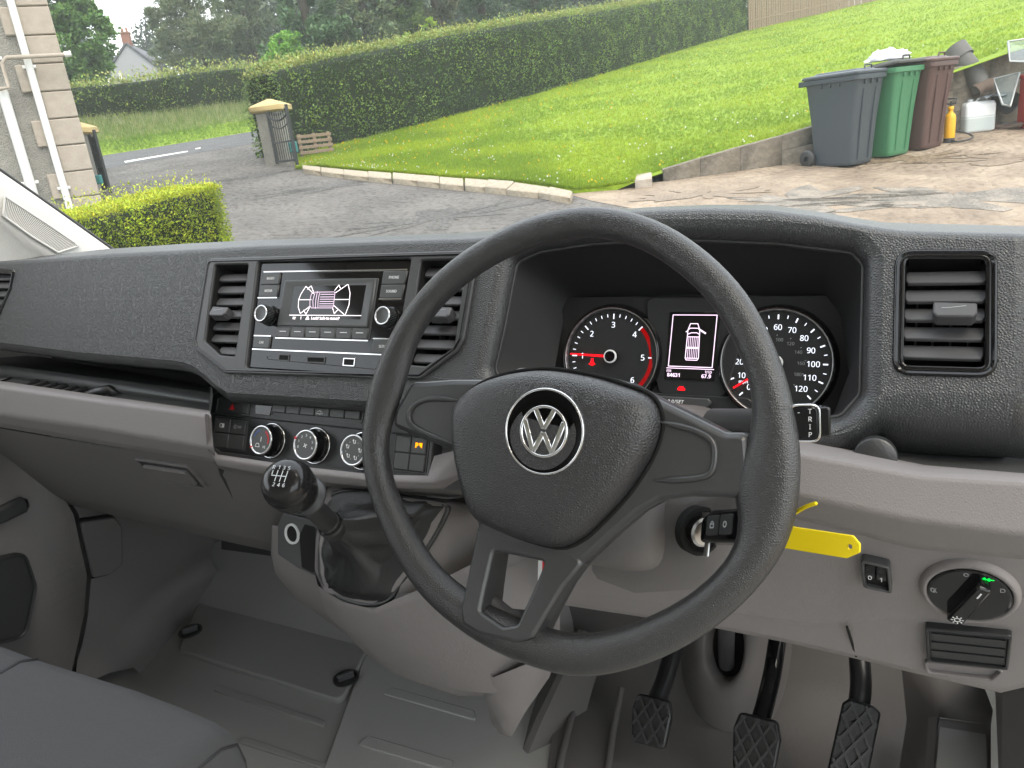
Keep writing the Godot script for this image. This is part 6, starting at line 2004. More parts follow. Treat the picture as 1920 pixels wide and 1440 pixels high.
func tree(called: String, label: String, base: Vector3, trunk_h: float, trunk_r: float, blobs: Array, count: int, lf: Mesh, size: float, ca: Color, cb: Color, droop := 0.0, group := "") -> Node3D:
	var t := thing(called, label, "tree", Transform3D(Basis(), base), group)
	var s := st()
	var top := Vector3(rng.randf_range(-0.2, 0.2), trunk_h, rng.randf_range(-0.2, 0.2))
	tube(s, [Vector3(0, -0.4, 0), Vector3(0.03, trunk_h * 0.3, 0.02), top * 0.7, top], [trunk_r * 1.3, trunk_r, trunk_r * 0.7, trunk_r * 0.25], 9)
	for b in blobs:
		var c: Vector3 = b[0]
		var from := top * clampf((c.y - absf(c.x) * 0.7) / trunk_h, 0.25, 0.95)
		tube(s, [from, from.lerp(c, 0.5) + Vector3(0, 0.2, 0), c], [trunk_r * 0.4, trunk_r * 0.25, trunk_r * 0.1], 6)
	build("trunk", [s, M.bark], t)
	var spots := []
	var vol := 0.0
	for b in blobs:
		vol += b[1].x * b[1].y
	for b in blobs:
		var c: Vector3 = b[0]
		var r: Vector3 = b[1]
		var m := int(count * r.x * r.y / vol)
		# sub-clumps make the light and dark masses and the gaps between
		var clumps := []
		for k in maxi(9, int(m / 130.0)):
			var d := rv().normalized() * pow(rng.randf(), 0.33)
			clumps.append([c + d * r * 0.92, rng.randf_range(0.16, 0.34) * (r.x + r.y) * 0.5, rng.randf()])
		for k in m:
			var q = clumps[rng.randi() % clumps.size()]
			var d := rv()
			var off := d.normalized() * pow(rng.randf(), 0.45)
			off.y *= 0.6
			var p: Vector3 = q[0] + off * q[1]
			var out := (p - c).normalized()
			spots.append([p, out * 0.6 + rv() * 0.8 + Vector3(0, 0.25 - droop, 0), size * rng.randf_range(0.6, 1.35), shade(ca.lerp(cb, q[2]) * 2.3, 0.3)])
	scatter("crown", t, lf, spots, M.leaf)
	return t

func outside() -> void:
	ground_mat("tarmac", lin(0.1, 0.093, 0.086), lin(0.165, 0.153, 0.14), 0.06, 0.85, 0.8, 0.3)
	ground_mat("road", lin(0.09, 0.09, 0.092), lin(0.13, 0.13, 0.13), 0.15, 0.85, 0.6)
	ground_mat("concrete", lin(0.18, 0.135, 0.095), lin(0.36, 0.285, 0.21), 0.07, 0.75, 0.5, 0.3)
	ground_mat("damp", lin(0.17, 0.12, 0.075), lin(0.26, 0.195, 0.13), 0.11, 0.5, 0.4, 0.4)
	ground_mat("worn", lin(0.14, 0.125, 0.105), lin(0.31, 0.265, 0.215), 0.19, 0.65, 0.6, 0.25)
	ground_mat("old_tar", lin(0.085, 0.08, 0.075), lin(0.135, 0.127, 0.118), 0.1, 0.75, 1.0)
	ground_mat("soil", lin(0.05, 0.075, 0.02), lin(0.09, 0.12, 0.03), 0.2)
	ground_mat("turf", lin(0.16, 0.25, 0.01), lin(0.24, 0.34, 0.014), 0.1, 0.95, 0.3, 0.4)
	ground_mat("wallstone", lin(0.17, 0.145, 0.11), lin(0.3, 0.26, 0.21), 0.8, 0.95, 1.4, 0.3)
	ground_mat("render", lin(0.27, 0.26, 0.235), lin(0.35, 0.335, 0.30), 0.5, 0.95, 1.6, 0.35)
	ground_mat("quoin", lin(0.36, 0.31, 0.26), lin(0.44, 0.385, 0.325), 0.6, 0.9, 0.4, 0.35)
	ground_mat("kerbstone", lin(0.33, 0.28, 0.21), lin(0.48, 0.42, 0.33), 0.9, 0.95, 0.8, 0.3)
	ground_mat("pine", lin(0.22, 0.16, 0.11), lin(0.32, 0.24, 0.17), 1.2, 0.9, 0.8, 0.3)
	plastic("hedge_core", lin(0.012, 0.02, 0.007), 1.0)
	plastic("bark", lin(0.07, 0.055, 0.04), 0.95, 1.0, 3.0)
	plastic("paint_white", lin(0.72, 0.72, 0.70), 0.5)
	plastic("road_line", lin(0.6, 0.6, 0.56), 0.8)
	plastic("cap", lin(0.55, 0.42, 0.2), 0.85, 0.5, 6.0)
	plastic("iron", lin(0.02, 0.022, 0.024), 0.5)
	plastic("teal", lin(0.03, 0.2, 0.2), 0.5)
	M["leaf"] = StandardMaterial3D.new()
	M.leaf.vertex_color_use_as_albedo = true
	M.leaf.roughness = 0.55
	M.leaf.backlight_enabled = true
	M.leaf.backlight = lin(0.1, 0.16, 0.03)
	# ---- ground sheets
	var s := st()
	var rows := []
	for i in 61:
		var r := []
		for j in 61:
			var a := pow(absf(i / 30.0 - 1.0), 1.8) * signf(i / 30.0 - 1.0) * 260.0
			var b := pow(absf(j / 30.0 - 1.0), 1.8) * signf(j / 30.0 - 1.0) * 260.0
			r.append(on_ground(a, b - 20.0, -0.05))
		rows.append(r)
	loft(s, rows)
	setting(build("ground", [s, M.soil], self))
	s = st()
	fill(s, [Vector2(-8.9679,19.6653),Vector2(-8.8257,20.134),Vector2(-6.6326,21.2031),Vector2(-5.4412,22.0565),Vector2(-3.137,24.5824),Vector2(-2.0984,17.4756),Vector2(-2.8862,14.1333),Vector2(-2.3788,13.2631),Vector2(-0.7211,11.4529),Vector2(-0.1083,11.3045),Vector2(0.5882,10.3935),Vector2(1.0117,9.7827),Vector2(1.4472,10.1059),Vector2(2.1239,9.7788),Vector2(1.7219,7.7821),Vector2(1.2286,3.1157),Vector2(-2.2273,3.8843),Vector2(-5.9843,6.3804),Vector2(-12.8,16.1028),Vector2(-6.7168,13.9917)], 0.004)
	setting(build("driveway", [s, M.tarmac], self, PL))
	s = st()
	fill(s, [Vector2(-15.2083,16.4264),Vector2(-9.5934,21.2571),Vector2(-5.9654,23.039),Vector2(-2.2607,25.6852),Vector2(-1.4058,21.9771),Vector2(-4.9827,20.0432),Vector2(-8.2214,18.4297),Vector2(-11.8272,12.5564)], 0.008)
	setting(build("road", [s, M.road], self, PL))
	for q in [[Vector2(-8.4298,19.2637),Vector2(-7.1316,19.8763),Vector2(-7.0345,19.6243),Vector2(-8.2574,18.9033)], [Vector2(-7.0617,20.2218),Vector2(-6.9614,20.3221),Vector2(-6.8643,20.0591),Vector2(-6.9639,19.9613)], [Vector2(-5.7637,20.8398),Vector2(-5.2166,21.0704),Vector2(-5.171,20.8701),Vector2(-5.6961,20.6282)]]:
		s = st()
		fill(s, q, 0.012)
		setting(build("road_marking", [s, M.road_line], self, PL))
	s = st()
	fill(s, ([Vector2(0.9722,9.6741),Vector2(1.261,9.7655),Vector2(1.805,9.8412),Vector2(2.1887,9.7727),Vector2(3.213,9.8679),Vector2(4.1389,9.9262),Vector2(4.8353,9.9077),Vector2(6.2428,10.6921),Vector2(7.0377,10.6184),Vector2(8.8066,10.1667),Vector2(7.0435,6.9085)]) + [Vector2(14, 5), Vector2(14, -14), Vector2(-5, -14), Vector2(-4, 0)] + ([Vector2(0.9562,8.0551),Vector2(1.5062,8.6202),Vector2(1.1754,9.1788)]), 0.008)
	setting(build("concrete_yard", [s, M.concrete], self, PL))
	var wob := noise(0.6, FastNoiseLite.TYPE_SIMPLEX, 5, 4)
	for q in [[Vector2(3.1611,8.0353), 1.1, 0.55, 0.0], [Vector2(4.3885,7.4775), 1.3, 0.6, 0.0], [Vector2(4.9665,9.3859), 1.0, 0.28, 1.0], [Vector2(5.7426,8.7998), 0.9, 0.3, 1.0], [Vector2(2.3885,8.8275), 0.8, 0.3, 1.0]]:
		var edge := []
		for k in 60:
			var d := Vector2.from_angle(TAU * k / 60)
			var r := 0.75 + 0.9 * wob.get_noise_2d(d.x * 2.5 + q[0].x * 9.0, d.y * 2.5)
			edge.append(q[0] + Vector2(d.x * q[1], d.y * q[2]).rotated(-0.3) * r)
		s = st()
		fill(s, edge, 0.012 + 0.002 * q[3])
		setting(build("damp_patch", [s, M.damp if q[3] > 0.5 else M.worn], self, PL))
	for q in [[Vector2(-0.638,9.2552), 1.4, 0.5], [Vector2(-2.4056,12.3518), 1.2, 0.25], [Vector2(-4.0824,14.4119), 0.9, 0.2]]:
		var edge := []
		for k in 60:
			var d := Vector2.from_angle(TAU * k / 60)
			var r := 0.75 + 0.9 * wob.get_noise_2d(d.x * 2.5 + q[0].x * 9.0, d.y * 2.5)
			edge.append(q[0] + Vector2(d.x * q[1], d.y * q[2]).rotated(0.2) * r)
		s = st()
		fill(s, edge, 0.0078)
		setting(build("tarmac_patch", [s, M.old_tar], self, PL))
	# ---- lawn on its low bank
	var front := [Vector3(-10.0798,1.8438,-10.9267), Vector3(-9.4532,1.8455,-10.8413), Vector3(-8.0452,1.7042,-10.349), Vector3(-6.8422,1.5874,-9.9648), Vector3(-5.85,1.4933,-9.6689), Vector3(-4.8934,1.401,-9.3685), Vector3(-4.2589,1.3303,-9.0829), Vector3(-3.822,1.2735,-8.9031), Vector3(-3.5807,1.2587,-8.9967), Vector3(-3.1458,1.2955,-9.1224), Vector3(-2.8919,1.3656,-9.4945), Vector3(-2.4922,1.4418,-9.6867), Vector3(-2.0699,1.5174,-10.0221), Vector3(-1.6696,1.5918,-10.3342), Vector3(-1.2728,1.6614,-10.5098), (Vector3(-0.6525,1.8391,-10.9313)) + Vector3(-0.16, 0, -0.15), Vector3(0.1579,2.1136,-11.8869), Vector3(0.7466,2.2553,-12.3275), Vector3(1.7998,2.4656,-13.4732)]
	for i in range(10, 17):
		front[i] += Vector3(-0.08, -0.03, -0.08)
	var back := [Vector3(-11.2816,2.0483,-12.2941), Vector3(-11.2533,2.077,-12.5712), Vector3(-11.2444,2.1406,-13.1569), Vector3(-11.0997,2.2325,-14.0763), Vector3(-10.8845,2.3429,-15.2055), Vector3(-10.7097,2.4526,-16.3048), Vector3(-10.4889,2.5962,-17.4655), Vector3(-10.1268,2.7505,-18.8048), Vector3(-9.7618,2.9368,-20.3453), Vector3(-9.4575,3.3221,-23.5756), Vector3(-9.1401,3.8197,-27.838), Vector3(-8.6488,4.4746,-33.1765), Vector3(-7.9814,5.3898,-40.9891), Vector3(-6.9563,5.8143,-44.529), Vector3(-5.9314,6.2945,-48.577), Vector3(-3.3138,6.7931,-52.7817), Vector3(1.0993,8.0975,-65.3529), Vector3(7.6251,10.5528,-89.6164), Vector3(16, 10.6, -88)]
	rows = []
	var nz := noise(0.12, FastNoiseLite.TYPE_SIMPLEX, 4, 1)
	for i in 25:
		var t := pow(i / 24.0, 1.6)
		var r := []
		for k in front.size():
			var p: Vector3 = front[k].lerp(back[k], t)
			p.y -= 0.0 if i > 0 else 0.01
			r.append(p)
		rows.append(r)
	var skirt := []
	for p in front:
		skirt.append(p - Vector3(0, 0.12 if skirt.size() < 9 else 0.02, 0))
	rows.push_front(skirt)
	s = st()
	loft(s, rows, false, [1])
	setting(build("lawn", [s, M.turf], self))
	# blades, daisies and buttercups
	var spots := []
	var daisies := []
	var cups := []
	var tuft := tuft_mesh(6, 0.008, 0.06, 0.022)
	for i in 150000:
		var k := rng.randi() % (front.size() - 1)
		var t := pow(rng.randf(), 1.5)
		var f := rng.randf()
		var p: Vector3 = (front[k] as Vector3).lerp(front[k + 1], f).lerp((back[k] as Vector3).lerp(back[k + 1], f), t)
		if rng.randf() > front[k].distance_to(front[k + 1]) * 0.9 + 0.25:
			continue
		if k > 8 and t < 0.006:
			continue
		p.y -= 0.01
		var g := nz.get_noise_2d(p.x * 3.0 + 9.0, p.z * 3.0)
		var c := Color(0.2, 0.3, 0.01).lerp(Color(0.31, 0.4, 0.014), clampf(g + 0.5, 0.0, 1.0))
		spots.append([p, Vector3(rng.randf_range(-0.25, 0.25), 1, rng.randf_range(-0.25, 0.25)), rng.randf_range(0.6, 1.2) * (1.0 + t * 0.4), shade(c, 0.25)])
		if i % 150 == 0 and nz.get_noise_2d(p.x * 7.0 + 70.0, p.z * 7.0) > 0.1:
			daisies.append([p + Vector3(0, 0.055, 0), Vector3(rng.randf_range(-0.3, 0.3), rng.randf_range(-0.3, 0.3), 1.0), rng.randf_range(0.7, 1.2), Color(0.75, 0.75, 0.7)])
		if i % 160 == 0 and (t > 0.75 or rng.randf() < 0.3):
			cups.append([p + Vector3(0, 0.06, 0), Vector3(rng.randf_range(-0.3, 0.3), rng.randf_range(-0.3, 0.3), 1.0), rng.randf_range(0.7, 1.2) * (1.0 + t), Color(0.75, 0.5, 0.02)])
	tag(scatter("grass", self, tuft, spots, M.leaf), "bright green lawn grass on the sloping bank", "grass")
	s = st()
	lathe(s, [Vector2(0.011, 0.002), Vector2(0.004, 0.0), Vector2(0.0001, 0.003)], 7, Transform3D(Basis(Vector3(1, 0, 0), -PI / 2), Vector3.ZERO))
	s.generate_normals()
	var bloom := s.commit()
	tag(scatter("daisies", self, bloom, daisies, M.leaf), "tiny white daisies dotted over the lawn", "flowers")
	tag(scatter("buttercups", self, bloom, cups, M.leaf), "small yellow buttercups mostly along the foot of the hedge", "flowers")
	# ---- kerb stones
	var ka := [Vector3(-9.897,1.8974,-10.881), Vector3(-9.3139,1.8391,-10.6791), Vector3(-7.9293,1.7004,-10.1977), Vector3(-6.7454,1.5857,-9.8219), Vector3(-5.7685,1.4933,-9.5324), Vector3(-4.8262,1.4026,-9.2383), Vector3(-4.1876,1.3289,-8.9278), Vector3(-3.7838,1.2768,-8.6818)]
	var kb := [Vector3(-9.6338,1.8477,-10.5766), Vector3(-8.9962,1.7773,-10.2955), Vector3(-7.6178,1.6347,-9.7755), Vector3(-6.4734,1.523,-9.4044), Vector3(-5.5102,1.4279,-9.0826), Vector3(-4.7381,1.3525,-8.8316), Vector3(-4.2155,1.2989,-8.6391), Vector3(-3.6746,1.2341,-8.3541)]
	var kerb := thing("kerb", "pale kerb of separate stones between tarmac drive and lawn", "kerb")
	for i in ka.size() - 1:
		var ns := 2 if i > 0 and i < 5 else 1
		for k in ns:
			var t0 := k / float(ns) + 0.006
			var t1 := (k + 1) / float(ns) - 0.006
			s = st()
			var dz := Vector3(rng.randf_range(-0.01, 0.01), rng.randf_range(-0.012, 0.006), rng.randf_range(-0.01, 0.01))
			var pts := [(ka[i] as Vector3).lerp(ka[i + 1], t0) + dz, (ka[i] as Vector3).lerp(ka[i + 1], t1) + dz, (kb[i] as Vector3).lerp(kb[i + 1], t1) + dz, (kb[i] as Vector3).lerp(kb[i + 1], t0) + dz]
			block(s, pts, 0.14, 0.012)
			build("kerb_stone", [s, M.kerbstone], kerb)
	# ---- retaining wall
	var wb := [Vector3(-2.9155,1.2279,-9.5485), Vector3(-2.514,1.2269,-9.7663), Vector3(-2.1002,1.2353,-10.0775), Vector3(-1.6549,1.2419,-10.3899), Vector3(-1.2607,1.2454,-10.6444), (Vector3(-0.8769,1.2498,-10.9021)) + Vector3(-0.13, 0, -0.12), (Vector3(-0.5332,1.2696,-11.2775)) + Vector3(-0.18, 0, -0.17), (Vector3(-0.1808,1.2987,-11.7424)) + Vector3(-0.13, 0, -0.12), Vector3(0.2055,1.3275,-12.2233), Vector3(0.6294,1.3458,-12.6302), Vector3(1.076,1.3534,-12.9521), Vector3(1.5757,1.3459,-13.1673)]
	var wh := [0.145, 0.225, 0.29, 0.355, 0.43, 0.52, 0.62, 0.72, 0.82, 0.9, 0.98, 1.05]
	var rw := thing("retaining_wall", "low concrete block wall holding up the lawn beside the yard", "wall")
	for i in wb.size() - 1:
		var a: Vector3 = wb[i]
		var b: Vector3 = wb[i + 1]
		var o := (b - a).cross(Vector3.UP).normalized()
		if o.dot(-UPHILL) > 0.0:
			o = -o
		var e := (b - a) * 0.006
		var courses := 1 if i < 3 else 2 if i < 7 else 3
		for k in courses:
			var f0: float = k / float(courses)
			var f1: float = (k + 1) / float(courses)
			var jit := Vector3(0, 0, 0) + o * rng.randf_range(-0.012, 0.012)
			var pts := [a + e + jit + Vector3(0, wh[i] * f1, 0), b - e + jit + Vector3(0, wh[i + 1] * f1, 0), b - e + jit + o * 0.12 + Vector3(0, wh[i + 1] * f1, 0), a + e + jit + o * 0.12 + Vector3(0, wh[i] * f1, 0)]
			s = st()
			block(s, pts, (wh[i] * (f1 - f0) - 0.006 if k > 0 else wh[i] * f1 + 0.1), 0.008, (wh[i + 1] * (f1 - f0) - 0.006 if k > 0 else wh[i + 1] * f1 + 0.1))
			build("wall_block", [s, M.wallstone], rw)
	s = st()
	block(s, [Vector3(-3.2316,1.3543,-9.4273), Vector3(-3.0619,1.356,-9.5389), Vector3(-2.9642,1.3153,-9.2232), Vector3(-3.1424,1.3146,-9.1163)], 0.16, 0.02)
	tag(build("loose_stone", [s, M.quoin], self), "pale loose stone at the low end of the lawn wall", "stone")
	# ---- hedges
	var lf := leaf_mesh(0.035, 0.06)
	var hl := []
	var hh := []
	for i in 13:
		hl.append(back[i] + Vector3(-0.55, 0, 0.0))
		hh.append(1.7 + 0.25 * minf(1.0, i / 6.0))
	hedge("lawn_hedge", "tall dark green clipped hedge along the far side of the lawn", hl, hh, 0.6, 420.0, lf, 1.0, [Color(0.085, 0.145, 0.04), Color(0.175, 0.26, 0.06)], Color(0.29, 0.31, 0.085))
	var rl := [Vector3(-24.8596,3.8921,-15.6191), Vector3(-24.1299,3.814,-16.3655), Vector3(-23.2255,3.7463,-17.2147), Vector3(-22.3838,3.7323,-18.1692), Vector3(-21.5047,3.7503,-19.1567), Vector3(-20.5883,3.8019,-20.1779), Vector3(-19.6331,3.8542,-21.2213), Vector3(-18.4785,3.9386,-22.3895), Vector3(-17.4439,4.0106,-23.4852)]
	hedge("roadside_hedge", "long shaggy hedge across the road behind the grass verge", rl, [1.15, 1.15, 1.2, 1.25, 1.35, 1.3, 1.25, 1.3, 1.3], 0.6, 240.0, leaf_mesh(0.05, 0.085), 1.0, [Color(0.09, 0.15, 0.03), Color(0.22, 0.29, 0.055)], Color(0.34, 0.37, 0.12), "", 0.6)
	# verge
	var v0 := [Vector3(-20.4507,2.4676,-10.9269), Vector3(-19.75,2.554,-12.1111), Vector3(-18.8575,2.6746,-13.7169), Vector3(-18.079,2.7273,-14.6382), Vector3(-17.2874,2.8017,-15.7648), Vector3(-16.5655,2.9003,-17.0728), Vector3(-15.7925,3.0059,-18.4733)]
	s = st()
	var vr := []
	for i in 7:
		vr.append((rl[i] as Vector3) + Vector3(0, 0.1, 0))
	loft(s, [v0, vr])
	setting(build("verge", [s, M.turf], self))
	spots = []
	var tall := tuft_mesh(6, 0.016, 0.3, 0.08)
	for i in 16000:
		var k := rng.randi() % 6
		var f := rng.randf()
		var t := rng.randf()
		var p: Vector3 = (v0[k] as Vector3).lerp(v0[k + 1], f).lerp((vr[k] as Vector3).lerp(vr[k + 1], f), t)
		var dry := rng.randf() < 0.2 + t * 0.45
		spots.append([p - Vector3(0, 0.02, 0), Vector3(rng.randf_range(-0.3, 0.3), 1, rng.randf_range(-0.3, 0.3)), lerpf(0.35, 1.5, t * t) * rng.randf_range(0.7, 1.2), shade(Color(0.36, 0.37, 0.18) if dry and t > 0.35 else Color(0.13, 0.22, 0.03), 0.25)])
	tag(scatter("verge_grass", self, tall, spots, M.leaf), "long unmown grass on the verge across the road", "grass")
	box_hedge()
	backdrop()
	house_wall()
	gates()
	yard_things()

# a stone with chamfered top: four corners of the top face, its depth
func block(s: SurfaceTool, p: Array, deep: float, bev: float, deep2 := -1.0) -> void:
	var c: Vector3 = (p[0] + p[1] + p[2] + p[3]) * 0.25
	var t := []
	var m := []
	var b := []
	for i in 4:
		var d: Vector3 = (c - p[i]).normalized()
		t.append(p[i] + d * bev * 1.4)
		m.append(p[i] - Vector3(0, bev, 0))
		b.append(p[i] - Vector3(0, deep if deep2 < 0.0 or i == 0 or i == 3 else deep2, 0))
	loft(s, [b, m, t], true, [1])
	quad(s, t[0], t[1], t[2], t[3])

func box_hedge() -> void:
	var lf := leaf_mesh(0.014, 0.026)
	var l := []
	var hs := []
	var a := Vector3(-6.9375,1.7255,-3.9656)
	var b := Vector3(-6.4634,1.8649,-5.5057)
	for i in 9:
		var p := a.lerp(b, i / 8.0)
		l.append(p - Vector3(0, 0.86, 0))
		hs.append(0.86)
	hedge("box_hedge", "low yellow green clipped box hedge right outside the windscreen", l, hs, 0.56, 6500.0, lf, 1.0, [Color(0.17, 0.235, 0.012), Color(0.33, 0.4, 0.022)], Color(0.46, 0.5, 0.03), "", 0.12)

func backdrop() -> void:
	var big := leaf_mesh(0.12, 0.2)
	var needle := leaf_mesh(0.05, 0.26, 0.05)
	var dk := Color(0.02, 0.042, 0.012)
	var md := Color(0.04, 0.075, 0.02)
	tree("broadleaf_tree", "large dark broadleaf tree beside the house wall, left of the grey cottage", Vector3(-33.0844,5.4705,-23.6288), 5.0, 0.28, [[Vector3(0.2, 2.4, 0), Vector3(1.9, 1.6, 1.6)], [Vector3(0.75, 3.5, 0.3), Vector3(1.3, 1.4, 1.2)], [Vector3(0.2, 0.9, 0.3), Vector3(1.6, 1.0, 1.2)], [Vector3(-0.3, 4.3, 0), Vector3(1.7, 1.5, 1.6)], [Vector3(0.7, 1.6, 0), Vector3(1.0, 0.9, 1.0)], [Vector3(-1.2, 1.5, 0), Vector3(1.0, 1.2, 1.0)], [Vector3(-0.4, 6.0, 0), Vector3(1.3, 1.1, 1.2)]], 26000, big, 1.0, Color(0.04, 0.08, 0.018), Color(0.07, 0.125, 0.028))
	tree("pine_tree", "grey green spreading pine tree right of the grey cottage", Vector3(-38.6224,7.1072,-35.5971), 6.0, 0.25, [[Vector3(-0.4, 3.4, 0), Vector3(2.0, 1.8, 1.8)], [Vector3(-2.3, 2.1, 0), Vector3(1.6, 0.9, 1.0)], [Vector3(-1.6, 3.4, 0.4), Vector3(1.2, 1.2, 1.0)], [Vector3(-1.7, 1.0, 0.5), Vector3(1.4, 0.7, 1.0)], [Vector3(1.9, 2.6, 0), Vector3(1.8, 1.5, 1.4)], [Vector3(0.2, 1.4, 0), Vector3(2.6, 0.9, 1.2)], [Vector3(-0.9, 5.2, 0), Vector3(1.3, 1.0, 1.2)], [Vector3(1.3, 4.6, 0), Vector3(1.1, 0.8, 1.2)]], 26000, needle, 1.1, Color(0.05, 0.065, 0.03), Color(0.075, 0.09, 0.042), 0.1)
	tree("pine_tree", "pine tree with open top between the spreading pine and the tall wood", Vector3(-37.4653,7.2783,-38.7317), 6.5, 0.25, [[Vector3(0, 3.2, 0), Vector3(1.7, 1.9, 1.5)], [Vector3(0.8, 5.0, 0), Vector3(1.6, 1.2, 1.4)], [Vector3(-0.6, 1.7, 0), Vector3(1.5, 0.8, 1.2)]], 14000, needle, 1.1, Color(0.04, 0.055, 0.025), Color(0.06, 0.075, 0.035), 0.1)
	tree("small_bush", "bright light green bush in front of the tall trees at the hedge corner", Vector3(-24.473,5.249,-27.2138), 1.6, 0.08, [[Vector3(0, 1.3, 0), Vector3(0.85, 0.75, 0.8)], [Vector3(-0.5, 0.8, 0), Vector3(0.7, 0.6, 0.6)], [Vector3(0.7, 0.7, 0), Vector3(0.8, 0.5, 0.6)]], 7000, big, 0.7, Color(0.07, 0.15, 0.02), Color(0.11, 0.21, 0.03))
	var names := [["tall_tree", "tall blue green tree directly behind the bright green bush", 600, 4.5, dk, Color(0.04, 0.075, 0.03), false],
		["tall_tree", "pale dusty green tree with thin branches behind the long hedge", 690, 3.6, Color(0.045, 0.065, 0.03), Color(0.085, 0.105, 0.05), false],
		["conifer_tree", "dark green conifer behind the hedge, left of the yellow green shoots", 745, 3.6, Color(0.02, 0.04, 0.01), Color(0.045, 0.075, 0.012), true],
		["conifer_tree", "brown shadowed conifer behind the middle of the long hedge", 815, 4.0, Color(0.025, 0.03, 0.012), Color(0.05, 0.055, 0.02), true],
		["conifer_tree", "blue green conifer behind the hedge, above the middle of the lawn", 900, 4.5, dk, Color(0.03, 0.055, 0.03), true],
		["conifer_tree", "rightmost dark conifer seen above the rising hedge", 1010, 4.5, dk, Color(0.035, 0.055, 0.03), true]]
	for i in names.size():
		var q = names[i]
		var px: float = q[2]
		var base: Vector3 = (Vector3(-24.0469,4.7544,-28.479)).lerp(Vector3(-18.3624,6.3133,-39.5246), (px - 600.0) / 410.0) + Vector3(0, -0.3, 0)
		var w: float = q[3] * 0.55
		var bl := []
		for k in 6:
			var y := 1.0 + k * 1.15
			var rr := w * (1.0 - k * 0.11) if q[6] else w * (0.8 + 0.2 * sin(k * 1.7))
			bl.append([Vector3(rng.randf_range(-0.35, 0.35), y, rng.randf_range(-0.3, 0.3)), Vector3(rr, 1.0, rr * 0.8)])
		tree(q[0], q[1], base, 7.0, 0.22, bl, 17000, needle if q[6] else big, 0.9, q[4], q[5], 0.35 if q[6] else 0.0)
	tree("small_bush", "yellow green young shoots rising behind the hedge top", Vector3(-18.4578,4.9758,-28.102), 1.2, 0.05, [[Vector3(0, 0.9, 0), Vector3(0.4, 0.6, 0.4)], [Vector3(0.9, 1.1, 0), Vector3(0.35, 0.7, 0.4)], [Vector3(-0.8, 0.8, 0), Vector3(0.35, 0.5, 0.4)]], 2600, big, 0.5, Color(0.09, 0.15, 0.012), Color(0.15, 0.2, 0.02))
	# a far wood closes the view
	var spots := []
	for i in 60000:
		var t := rng.randf()
		var p: Vector3 = (Vector3(-51.6968,9.2416,-48.3155)).lerp(Vector3(-7.4864,9.0256,-70.8491), t)
		var h := 9.0 + 2.5 * sin(t * 31.0) + 1.5 * sin(t * 77.0) - (6.5 if t < 0.07 else 0.0)
		var y := rng.randf()
		spots.append([p + Vector3(rng.randf_range(-1, 1) * 0.8, y * h - 2.0, rng.randf_range(-3, 3)), rv() + Vector3(0, 0.2, 0.4), rng.randf_range(1.6, 3.4), shade(Color(0.05, 0.085, 0.04).lerp(Color(0.085, 0.13, 0.065), 0.5 + 0.5 * sin(t * 90.0 + y * 5.0)), 0.3)])
	tag(scatter("far_wood", self, big, spots, M.leaf), "dark far wood behind the trees and the long hedge", "wood")
	var sl := []
	for i in 5000:
		var t := rng.randf()
		var p: Vector3 = (Vector3(-75.1459,11.8887,-51.7273)).lerp(Vector3(-69.9433,12.8022,-61.0521), t)
		sl.append([p + Vector3(0, rng.randf() * (1.6 + 1.5 * sin(t * 9.0) + t * 2.0), rng.randf_range(-1, 1)), rv(), rng.randf_range(1.4, 2.4), shade(Color(0.035, 0.06, 0.025), 0.3)])
	tag(scatter("far_trees", self, big, sl, M.leaf), "distant treetops behind the cottage roof", "wood")
	# cottage
	var cg := Vector3(-51.4253,8.4178,-40.9153)
	var hx := Transform3D(Basis(Vector3.UP, deg_to_rad(38)).scaled(Vector3.ONE * 0.78), cg)
	var ct := thing("cottage", "grey gabled cottage with slate roof and red brick chimney among the trees", "house", hx)
	var wall := plastic("cottage_wall", lin(0.33, 0.33, 0.35), 0.9, 0.4, 2.0)
	var slate := plastic("slate", lin(0.1, 0.1, 0.115), 0.8, 0.4, 2.0)
	var s := st()
	var gable := [Vector2(-2.2, -1.0), Vector2(2.2, -1.0), Vector2(2.2, 1.3), Vector2(0, 3.5), Vector2(-2.2, 1.3)]
	slab(s, gable, -7.0, 0.0, 0.0, true)
	build("wall", [s, wall], ct)
	for sd in [-1.0, 1.0]:
		s = st()
		var e := Vector2(2.5 * sd, 1.05)
		var t := Vector2(0, 3.58)
		var n := Vector2(0.1 * sd, 0.1)
		loft(s, [z3([e, t, t + n, e + n], 0.15), z3([e, t, t + n, e + n], -7.1)], true)
		quad(s, Vector3(e.x, e.y, 0.15), Vector3(t.x, t.y, 0.15), Vector3(t.x + n.x, t.y + n.y, 0.15), Vector3(e.x + n.x, e.y + n.y, 0.15))
		build("roof", [s, slate], ct)
	s = st()
	box(s, Vector3(0.75, 1.5, 0.6), Vector3(0, 3.85, -0.5), 0.02)
	box(s, Vector3(0.85, 0.16, 0.7), Vector3(0, 4.55, -0.5), 0.02)
	for k in 2:
		lathe(s, [Vector2(0.12, 4.6), Vector2(0.1, 5.0), Vector2(0.07, 5.0)], 10, Transform3D(Basis(Vector3(1, 0, 0), -PI / 2), Vector3(-0.18 + k * 0.36, 0, -0.5)))
	build("chimney", [s, plastic("brick", lin(0.25, 0.11, 0.075), 0.9, 0.5, 3.0)], ct)
	s = st()
	box(s, Vector3(0.25, 0.6, 0.06), Vector3(-1.2, 0.9, 0.02), 0.01)
	build("window", [s, M.paint_white], ct)

